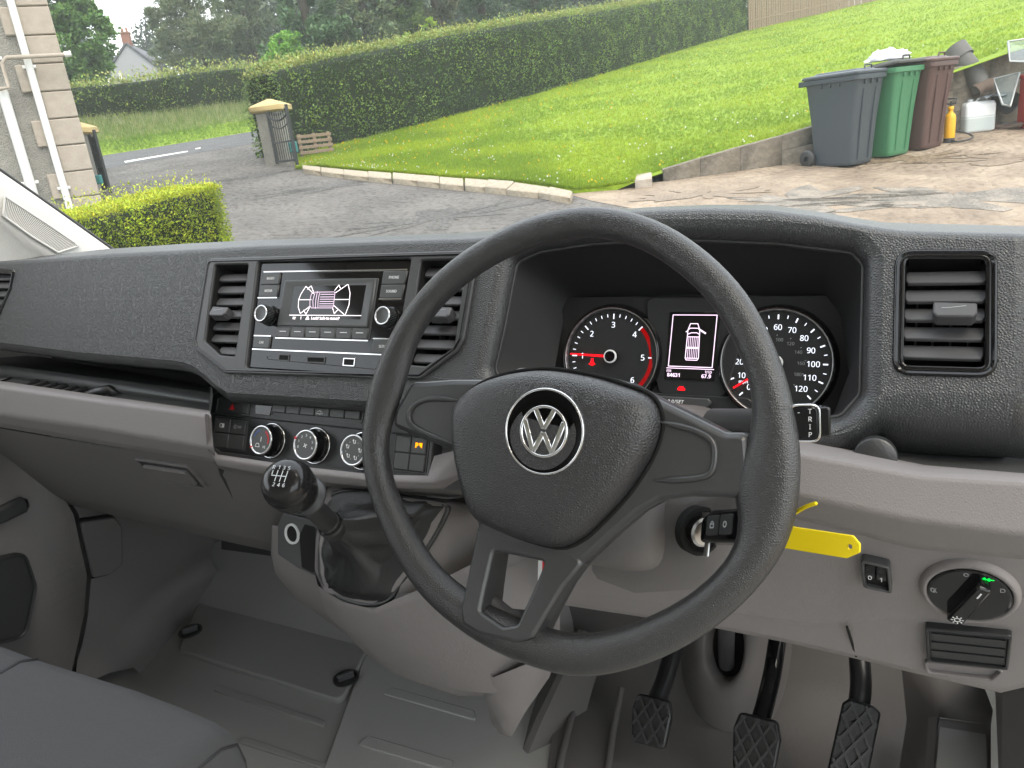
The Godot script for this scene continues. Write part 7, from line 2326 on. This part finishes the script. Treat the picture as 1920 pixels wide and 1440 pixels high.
func house_wall() -> void:
	# wall faces the eye; its right hand corner is dressed with quoins
	var corner := Vector3(-9.9928,1.7769,-6.9424)
	var along := Vector3(-0.53, 0, 0.848)
	var up := Vector3.UP
	var out := -along.cross(up)
	if out.dot(Vector3(0, 2, 0) - corner) < 0.0:
		out = -out
	corner.y = rise(corner.x, corner.z) - 0.3
	var wx := Transform3D(Basis(-along, up, out), corner)
	var hw := thing("house_wall", "roughcast house wall with beige corner stones at the left edge", "house wall", wx)
	var s := st()
	box(s, Vector3(6.0, 7.0, 5.0), Vector3(-3.12, 3.5, -2.52), 0.01)
	build("wall", [s, M.render], hw)
	var y := 0.1
	var k := 0
	while y < 6.6:
		var h := 0.335
		var w := 0.56 if k % 2 == 0 else 0.36
		s = st()
		box(s, Vector3(w, h - 0.012, 0.36), Vector3(-w * 0.5, y + h * 0.5, -0.15), 0.012)
		build("quoin", [s, M.quoin], hw)
		y += h
		k += 1
	# pipes: each keeps its own brackets
	var defs := [["downpipe", "slim white downpipe on the house wall beside the corner stones", Vector3(-10.2754,1.7394,-6.6476), Vector3(-11.1487,4.5221,-7.1887), 0.045],
		["soil_pipe", "fat white soil pipe at the left edge of the house wall", Vector3(-10.6483,1.855,-6.4795), Vector3(-11.1426,3.2606,-6.7227), 0.06]]
	for d in defs:
		var p := thing(d[0], d[1], "pipe")
		var a: Vector3 = d[2]
		var b: Vector3 = d[3]
		# keep it upright on the wall plane
		var la := wx.affine_inverse() * a
		var lb := wx.affine_inverse() * b
		var x := (la.x + lb.x) * 0.5
		s = st()
		tube(s, [wx * Vector3(x, 0.0, 0.09), wx * Vector3(x, lb.y if d[0] == "soil_pipe" else 6.8, 0.09)], d[4], 14)
		build("pipe", [s, M.paint_white], p)
		for q in 3:
			s = st()
			box(s, Vector3(d[4] * 3.4, 0.04, 0.05), Vector3(x, la.y + 0.25 + q * 1.5, 0.06), 0.008, wx)
			build("pipe_bracket", [s, M.paint_white], p)
	var wp := thing("waste_pipe", "grey waste pipe running level across the corner stones", "pipe")
	s = st()
	var q0 := wx.affine_inverse() * Vector3(-10.4459,3.6321,-7.2554)
	var q1 := wx.affine_inverse() * Vector3(-11.0624,3.5553,-6.8778)
	var ym := (q0.y + q1.y) * 0.5
	tube(s, [wx * Vector3(0.02, ym, 0.2), wx * Vector3(q1.x, ym, 0.2), wx * Vector3(q1.x - 0.06, ym - 0.06, 0.2), wx * Vector3(q1.x - 0.06, ym - 0.34, 0.2), wx * Vector3(q1.x - 0.2, ym - 0.36, 0.2)], 0.026, 10)
	build("pipe", [s, M.quoin], wp)
	s = st()
	tube(s, [wx * Vector3(0.02, ym, 0.2), wx * Vector3(0.1, ym + 0.01, 0.2)], 0.036, 10)
	build("pipe_end", [s, M.paint_white], wp)

func pillar(label: String, at_base: Vector3, w: float, h: float) -> Node3D:
	var p := thing("gate_pillar", label, "gate pillar", Transform3D(Basis(Vector3.UP, deg_to_rad(20)), at_base), "pillars of the road gate")
	var s := st()
	box(s, Vector3(w, h + 0.3, w), Vector3(0, h * 0.5 - 0.15, 0), 0.02)
	build("pillar_shaft", [s, M.render], p)
	s = st()
	var r := []
	for e in [[w * 0.5 + 0.02, h - 0.005], [w * 0.5 + 0.07, h + 0.03], [w * 0.5 + 0.07, h + 0.11], [w * 0.5 + 0.03, h + 0.14], [0.03, h + 0.24]]:
		r.append([Vector3(-e[0], e[1], -e[0]), Vector3(e[0], e[1], -e[0]), Vector3(e[0], e[1], e[0]), Vector3(-e[0], e[1], e[0])])
	loft(s, r, true, [1, 2, 3])
	quad(s, r[4][0], r[4][1], r[4][2], r[4][3])
	build("pillar_cap", [s, M.cap], p)
	return p

func gate_leaf(called: String, label: String, xf: Transform3D, w: float, h: float, n: int) -> void:
	var g := thing(called, label, "gate", xf, "leaves of the road gate")
	var s := st()
	for e in [[0.0, 0.02], [w, 0.02]]:
		box(s, Vector3(0.045, h + (0.12 if e[0] == w else 0.0), 0.045), Vector3(e[0], h * 0.5 + 0.05, 0), 0.004)
	box(s, Vector3(w, 0.04, 0.03), Vector3(w * 0.5, 0.08, 0), 0.004)
	box(s, Vector3(w, 0.03, 0.03), Vector3(w * 0.5, h * 0.45, 0), 0.004)
	var top := []
	for k in 13:
		var t := k / 12.0
		top.append(Vector3(w * t, h * 0.86 + 0.1 * (2.0 * t - 1.0) * (2.0 * t - 1.0), 0))
	tube(s, top, 0.018, 7)
	var t2 := []
	for v in top:
		t2.append(v - Vector3(0, 0.14, 0))
	tube(s, t2, 0.012, 7)
	build("gate_frame", [s, M.iron], g)
	for k in n:
		var t := (k + 1.0) / (n + 1.0)
		s = st()
		var hh := h * 0.86 + 0.1 * (2.0 * t - 1.0) * (2.0 * t - 1.0)
		tube(s, [Vector3(w * t, 0.08, 0), Vector3(w * t, hh + 0.09, 0)], [0.009, 0.009], 6)
		lathe(s, [Vector2(0.0001, hh + 0.15), Vector2(0.018, hh + 0.09), Vector2(0.0001, hh + 0.07)], 6, Transform3D(Basis(Vector3(1, 0, 0), -PI / 2), Vector3(w * t, 0, 0)))
		build("gate_bar", [s, M.iron], g)

func gates() -> void:
	pillar("rendered gate pillar with yellowish cap beside the lawn hedge", Vector3(-11.0751,1.9623,-11.6262), 0.46, 0.93)
	pillar("rendered gate pillar partly hidden by the house corner", Vector3(-13.3815,1.8382,-9.1885), 0.36, 1.0)
	var a := Vector3(-10.8739,1.9141,-11.3011)
	var b := Vector3(-10.14,1.8392,-11.033)
	var d := (b - a)
	d.y = 0
	gate_leaf("iron_gate", "black wrought iron gate leaf open against the pillar by the lawn", Transform3D(Basis(d.normalized(), Vector3.UP, d.normalized().cross(Vector3.UP)), a), maxf(0.42, d.length()), 0.92, 8)
	var a2 := Vector3(-13.0736,1.8182,-9.1805)
	var b2 := Vector3(-12.482,1.7622,-9.0044)
	var d2 := (b2 - a2)
	d2.y = 0
	gate_leaf("iron_gate", "black gate leaf standing open beside the house corner", Transform3D(Basis(d2.normalized(), Vector3.UP, d2.normalized().cross(Vector3.UP)), a2), 0.3, 0.95, 9)
	var s := st()
	box(s, Vector3(0.34, 0.2, 0.1), Vector3.ZERO, 0.02, Transform3D(Basis(Vector3.UP, 0.4), Vector3(-10.8765,2.2272,-11.6828)))
	tag(build("letter_box", [s, M.teal], self), "teal box fixed to the pillar behind the lawn side gate", "box")
	s = st()
	box(s, Vector3(0.14, 0.14, 0.08), Vector3.ZERO, 0.015, Transform3D(Basis(Vector3.UP, 0.4), Vector3(-11.6782,2.0516,-8.1438)))
	tag(build("post_box", [s, M.teal], self), "small teal box on the pillar next to the house corner", "box")
	# pallet at the foot of the hedge
	var pl := thing("wooden_pallet", "weathered wooden pallet leaning at the foot of the hedge by the pillar", "pallet", Transform3D(Basis(Vector3.UP, deg_to_rad(62)), Vector3(-10.6323,2.221,-12.1811)))
	for k in 4:
		s = st()
		box(s, Vector3(0.7, 0.06, 0.02), Vector3(0, -0.12 + k * 0.1, 0.02 + k * -0.008), 0.004)
		build("slat", [s, M.pine], pl)
	for k in 3:
		s = st()
		box(s, Vector3(0.06, 0.42, 0.04), Vector3(-0.3 + k * 0.3, 0.02, -0.02), 0.004)
		build("batten", [s, M.pine], pl)
	# board fence at the top of the lawn
	var fn := thing("board_fence", "upright timber board fence at the top of the lawn", "fence")
	var f0 := Vector3(-7.8669,5.318,-40.3989)
	var f1 := Vector3(-3.3138,6.7931,-52.7817)
	var f2 := Vector3(1.0993,8.0975,-65.3529)
	var ln := f0.distance_to(f1)
	var nb := int(ln / 0.16)
	for k in nb + 40:
		var t := k / float(nb)
		var p := f0.lerp(f1, t) if t <= 1.0 else f1.lerp(f2, (t - 1.0))
		var dirn := (f1 - f0) if t <= 1.0 else (f2 - f1)
		dirn.y = 0
		dirn = dirn.normalized()
		s = st()
		box(s, Vector3(0.13, 1.85 + rng.randf_range(-0.03, 0.03), 0.022), Vector3(0, 0.85, rng.randf_range(-0.008, 0.008)), 0.005)
		build("board", [s, M.pine], fn, Transform3D(Basis(dirn, Vector3.UP, dirn.cross(Vector3.UP)), p))
	s = st()
	tube(s, [f0 + Vector3(0, 0.4, -0.05), f1 + Vector3(0, 0.4, -0.05)], 0.04, 6)
	build("rail", [s, M.pine], fn)

func wheelie_bin(label: String, base: Vector3, yaw: float, c: Color, open := false) -> Node3D:
	var b := thing("wheelie_bin", label, "wheelie bin", Transform3D(Basis(Vector3.UP, yaw), base), "wheelie bins standing in a row")
	var m := plastic(label, c, 0.45, 0.12, 4.0)
	var s := st()
	var rows := []
	for e in [[0.205, 0.245, 0.0], [0.215, 0.255, 0.03], [0.235, 0.29, 0.5], [0.262, 0.335, 0.9], [0.268, 0.342, 0.93], [0.29, 0.365, 0.935], [0.29, 0.365, 0.985], [0.282, 0.357, 0.99]]:
		var r := []
		var q := rounded(rect(e[0] * 2.0, e[1] * 2.0), 0.05, 4)
		for v in q:
			r.append(Vector3(v.x, e[2], v.y))
		rows.append(r)
	loft(s, rows, true, [1, 4, 5, 6])
	for v in [-0.12, 0.0, 0.12]:
		box(s, Vector3(0.02, 0.045, 0.03), Vector3(v, 0.905, 0.345), 0.004)
		box(s, Vector3(0.03, 0.045, 0.02), Vector3(0.268, 0.905, v), 0.004)
		box(s, Vector3(0.03, 0.045, 0.02), Vector3(-0.268, 0.905, v), 0.004)
	for v in [-0.1, 0.1]:
		for q in [0, 1]:
			var w := [Vector3(v, 0.06, 0.262), Vector3(v * 1.15, 0.84, 0.328)] if q == 0 else [Vector3(0.219, 0.06, v), Vector3(0.2575, 0.84, v * 1.15)]
			tube(s, w, 0.012, 6)
	build("bin_body", [s, m], b)
	s = st()
	var lid := []
	for e in [[0.298, 0.372, 0.0], [0.3, 0.374, 0.02], [0.29, 0.364, 0.034], [0.2, 0.28, 0.045], [0.18, 0.26, 0.06], [0.16, 0.24, 0.064]]:
		var r := []
		for v in rounded(rect(e[0] * 2.0, e[1] * 2.0), 0.045, 4):
			r.append(Vector3(v.x, e[2], v.y))
		lid.append(r)
	loft(s, lid, true, [1, 2, 3, 4])
	var cap := []
	for v in lid[5]:
		cap.append(Vector2(v.x, v.z))
	var cx := Transform3D(Basis(Vector3(1, 0, 0), Vector3(0, 0, 1), Vector3(0, -1, 0)), Vector3(0, 0.064, 0))
	for i in range(1, cap.size() - 1):
		tri(s, lid[5][0], lid[5][i], lid[5][i + 1])
		tri(s, lid[0][0], lid[0][i], lid[0][i + 1])
	tube(s, [Vector3(-0.07, 0.055, 0.3), Vector3(-0.06, 0.09, 0.3), Vector3(0.06, 0.09, 0.3), Vector3(0.07, 0.055, 0.3)], 0.01, 7)
	var lidm: Material = plastic("open_lid", lin(0.05, 0.05, 0.045), 0.5) if open else m
	build("bin_lid", [s, lidm], b, Transform3D(Basis(Vector3(1, 0, 0), deg_to_rad(-6.0 if open else 0.0)), Vector3(0, 0.992, 0)))
	s = st()
	tube(s, [Vector3(-0.24, 0.95, -0.42), Vector3(0.24, 0.95, -0.42)], 0.016, 8)
	for x in [-0.24, 0.0, 0.24]:
		box(s, Vector3(0.03, 0.06, 0.1), Vector3(x, 0.955, -0.39), 0.006)
	build("bin_handle", [s, m], b)
	for x in [-0.26, 0.26]:
		s = st()
		lathe(s, [Vector2(0.03, -0.03), Vector2(0.08, -0.027), Vector2(0.098, -0.02), Vector2(0.1, 0.0), Vector2(0.098, 0.02), Vector2(0.08, 0.027), Vector2(0.055, 0.018), Vector2(0.03, 0.03), Vector2(0.0001, 0.03)], 24, Transform3D(Basis(Vector3(0, 1, 0), PI / 2), Vector3(x, 0.1, -0.3)))
		build("bin_wheel", [s, M.rubber], b)
	return b

func yard_things() -> void:
	var yaw := deg_to_rad(28 + 33)
	var s: SurfaceTool
	wheelie_bin("dark grey wheelie bin with closed lid, nearest to the dashboard", Vector3(-0.95, 1.2, -10.36), yaw, lin(0.045, 0.055, 0.065))
	wheelie_bin("green wheelie bin between the grey and the brown bin", Vector3(-0.575, 1.23, -10.86), yaw, lin(0.05, 0.19, 0.085), true)
	wheelie_bin("brown wheelie bin behind the green one", Vector3(-0.22, 1.25, -11.31), yaw, lin(0.085, 0.042, 0.035))
	# bag on the green bin
	var bag := Vector3(-0.575, 1.23, -10.86) + Vector3(0.05, 1.09, -0.02)
	s = st()
	var nz := noise(3.0, FastNoiseLite.TYPE_SIMPLEX, 3, 3)
	var rows := []
	for i in 10:
		var r := []
		var a := PI * 0.5 * (1.0 - i / 9.0)
		for k in 24:
			var q := TAU * k / 24
			var v := Vector3(cos(q) * cos(a), 0, sin(q) * cos(a))
			var f := 1.0 + 0.35 * nz.get_noise_3d(v.x * 0.6, sin(a) * 0.6, v.z * 0.6)
			r.append(Vector3(v.x * 0.24 * f, sin(a) * 0.12 * f, v.z * 0.2 * f))
		rows.append(r)
	loft(s, rows, true)
	tag(build("plastic_bag", [s, plastic("bag", lin(0.75, 0.76, 0.78), 0.3, 0.6, 3.0)], self, Transform3D(Basis(), bag)), "crumpled white plastic bag lying on the green bin lid", "bag")
	# pressure sprayer
	var sp := thing("garden_sprayer", "yellow pressure sprayer with black handle beside the brown bin", "sprayer", Transform3D(Basis(), Vector3(0.177,1.2603,-11.5942)))
	var ye := plastic("sprayer_yellow", lin(0.8, 0.42, 0.01), 0.4)
	s = st()
	lathe(s, [Vector2(0.058, 0.0), Vector2(0.064, 0.01), Vector2(0.064, 0.06)], 22, Transform3D(Basis(Vector3(1, 0, 0), -PI / 2), Vector3.ZERO))
	build("sprayer_foot", [s, M.slat], sp)
	s = st()
	lathe(s, [Vector2(0.062, 0.06), Vector2(0.064, 0.07), Vector2(0.064, 0.3), Vector2(0.055, 0.34), Vector2(0.03, 0.365), Vector2(0.026, 0.4), Vector2(0.034, 0.405), Vector2(0.034, 0.44), Vector2(0.0001, 0.44)], 24, Transform3D(Basis(Vector3(1, 0, 0), -PI / 2), Vector3.ZERO), [6])
	build("sprayer_tank", [s, ye], sp)
	s = st()
	tube(s, [Vector3(0, 0.44, 0), Vector3(0, 0.5, 0)], 0.012, 8)
	tube(s, [Vector3(-0.05, 0.47, 0.0), Vector3(-0.055, 0.53, 0), Vector3(0.055, 0.53, 0), Vector3(0.05, 0.47, 0), Vector3(-0.05, 0.47, 0)], 0.012, 8)
	build("pump_handle", [s, M.rubber], sp)
	s = st()
	tube(s, curve([Vector3(0.03, 0.03, 0.05), Vector3(0.1, 0.012, 0.13), Vector3(0.22, 0.03, 0.1), Vector3(0.26, 0.05, -0.02), Vector3(0.2, 0.09, -0.1), Vector3(0.08, 0.14, -0.06)], 6), 0.011, 8)
	build("sprayer_hose", [s, M.rubber], sp)
	# jerry can
	var jc := thing("water_can", "white translucent plastic water can half full, right of the yellow sprayer", "water can", Transform3D(Basis(Vector3.UP, deg_to_rad(22)), Vector3(0.4913,1.3252,-12.3639)))
	s = st()
	var body := plastic("can_white", lin(0.72, 0.74, 0.74), 0.35, 0.1, 4.0)
	var cr := []
	for e in [[0.17, 0.11, 0.0], [0.19, 0.13, 0.02], [0.19, 0.13, 0.16], [0.192, 0.132, 0.18], [0.19, 0.13, 0.2], [0.19, 0.13, 0.33], [0.175, 0.115, 0.37], [0.12, 0.07, 0.385]]:
		var r := []
		for v in rounded(rect(e[0] * 2.0, e[1] * 2.0), 0.05, 4):
			r.append(Vector3(v.x, e[2], v.y))
		cr.append(r)
	loft(s, cr, true)
	for i in range(1, cr[7].size() - 1):
		tri(s, cr[7][0], cr[7][i], cr[7][i + 1])
	build("can_body", [s, body], jc)
	s = st()
	var lvl := []
	for e in [[0.1915, 0.1315, 0.02], [0.1915, 0.1315, 0.155], [0.1915, 0.1315, 0.2]]:
		var r := []
		for v in rounded(rect(e[0] * 2.0, e[1] * 2.0), 0.05, 4):
			r.append(Vector3(v.x, e[2], v.y))
		lvl.append(r)
	loft(s, lvl, true)
	build("water_level", [s, plastic("can_water", lin(0.5, 0.56, 0.55), 0.3)], jc)
	s = st()
	lathe(s, [Vector2(0.035, 0.36), Vector2(0.035, 0.41), Vector2(0.028, 0.415), Vector2(0.0001, 0.415)], 18, Transform3D(Basis(Vector3(1, 0, 0), -PI / 2), Vector3(-0.09, 0, 0)), [1])
	tube(s, [Vector3(-0.02, 0.36, 0), Vector3(0.0, 0.41, 0), Vector3(0.1, 0.41, 0), Vector3(0.12, 0.36, 0)], 0.016, 8)
	build("can_handle", [s, body], jc)
	# pieces piled by the wall
	var dp := thing("drain_pipe", "dark grey plastic drain pipe leaning on the lawn wall behind the bins", "drain pipe")
	s = st()
	tube(s, [Vector3(0.5442,1.8326,-12.3851), Vector3(0.4018,2.1128,-12.4087), Vector3(0.279,2.2742,-12.4596)], 0.12, 16, false, false)
	tube(s, [Vector3(0.292,2.2594,-12.4615), Vector3(0.1935,2.4058,-12.5206)], 0.145, 16, false, false)
	build("pipe", [s, plastic("old_pipe", lin(0.1, 0.095, 0.09), 0.6)], dp)
	var pb := thing("pipe_elbow", "brown rusty pipe elbow lying below the leaning drain pipe", "pipe elbow")
	s = st()
	tube(s, [Vector3(0.4503,1.8321,-12.2713), Vector3(0.5328,1.8867,-12.3383), Vector3(0.6507,1.8977,-12.3488)], 0.085, 16, false, false)
	build("elbow", [s, plastic("rusty", lin(0.12, 0.085, 0.065), 0.8)], pb)
	var bk := thing("black_bucket", "black rubber bucket lying on its side in the junk by the wall", "bucket", Transform3D(Basis(Vector3.UP, 0.6) * Basis(Vector3(1, 0, 0), 0.25), Vector3(0.8072,1.6667,-12.5326)))
	s = st()
	lathe(s, [Vector2(0.0001, -0.14), Vector2(0.1, -0.14), Vector2(0.135, 0.1), Vector2(0.142, 0.1), Vector2(0.128, 0.08), Vector2(0.09, -0.12)], 24, Transform3D(), [1, 3])
	build("bucket_shell", [s, M.rubber], bk)
	var cv := thing("tarpaulin", "crumpled blue grey sheet draped over the bucket", "sheet")
	s = st()
	var c0 := Vector3(0.6632,1.7135,-12.3477)
	rows = []
	for i in 8:
		var r := []
		for k in 10:
			var x := (k - 4.5) * 0.032
			var z := (i - 3.5) * 0.04
			r.append(c0 + Vector3(x, 0.03 * nz.get_noise_2d(x * 2.0, z * 2.0) + 0.05 - x * x * 0.9, z))
		rows.append(r)
	loft(s, rows)
	build("sheet", [s, plastic("tarp", lin(0.2, 0.23, 0.26), 0.5)], cv)
	for q in 2:
		var fp := thing("framed_panel", ["metal framed glass panel leaning upright at the right edge of the yard", "second framed glass panel lying sloped against the wall behind the can"][q], "framed panel")
		var c: Array = [[Vector3(0.7913,2.396,-12.5534), Vector3(1.3629,2.413,-12.8833), Vector3(1.3822,2.0572,-12.5203), Vector3(0.8049,2.1502,-12.2281)], [Vector3(0.6507,1.9628,-12.4334), Vector3(0.9435,2.0022,-12.4931), Vector3(0.8422,1.6066,-12.1073), Vector3(0.7612,1.6411,-12.1347)]][q]
		s = st()
		tube(s, [c[0], c[1], c[2], c[3], c[0]], 0.014, 6)
		build("panel_edge", [s, plastic("alloy", lin(0.4, 0.42, 0.42), 0.4, 0.0, 1.0, 0.6)], fp)
		s = st()
		quad(s, c[0], c[1], c[2], c[3])
		var gm := StandardMaterial3D.new()
		gm.albedo_color = Color(0.55, 0.6, 0.6, 0.35)
		gm.transparency = BaseMaterial3D.TRANSPARENCY_ALPHA
		gm.roughness = 0.15
		build("pane", [s, gm], fp)
	for k in 9:
		s = st()
		var p := (Vector3(0.7324,1.3221,-12.4727)).lerp(Vector3(1.0221,1.3193,-12.6109), rng.randf()) + Vector3(rng.randf_range(-0.1, 0.1), 0.03, rng.randf_range(-0.25, 0.1))
		box(s, Vector3(rng.randf_range(0.08, 0.3), rng.randf_range(0.04, 0.09), rng.randf_range(0.06, 0.12)), Vector3.ZERO, 0.02, Transform3D(Basis.from_euler(rv() * 0.5), p))
		tag(build("scrap_piece", [s, [M.rusty, M.old_pipe, M.pine][k % 3]], self), "small piece of scrap lying in the junk pile by the wall", "scrap", "scrap at the foot of the wall")
	var rd := thing("red_cabinet", "red painted metal object cut off by the right edge of the picture", "cabinet", Transform3D(Basis(Vector3.UP, deg_to_rad(25)), Vector3(1.2618,1.2879,-12.4601)))
	s = st()
	box(s, Vector3(0.5, 0.62, 0.4), Vector3(0, 0.33, 0), 0.02)
	build("cabinet_body", [s, plastic("red_paint", lin(0.35, 0.025, 0.02), 0.4)], rd)
	s = st()
	box(s, Vector3(0.54, 0.05, 0.44), Vector3(0, 0.66, 0), 0.012)
	box(s, Vector3(0.012, 0.5, 0.01), Vector3(0.0, 0.33, 0.205), 0.003)
	build("cabinet_lid", [s, M.red_paint], rd)
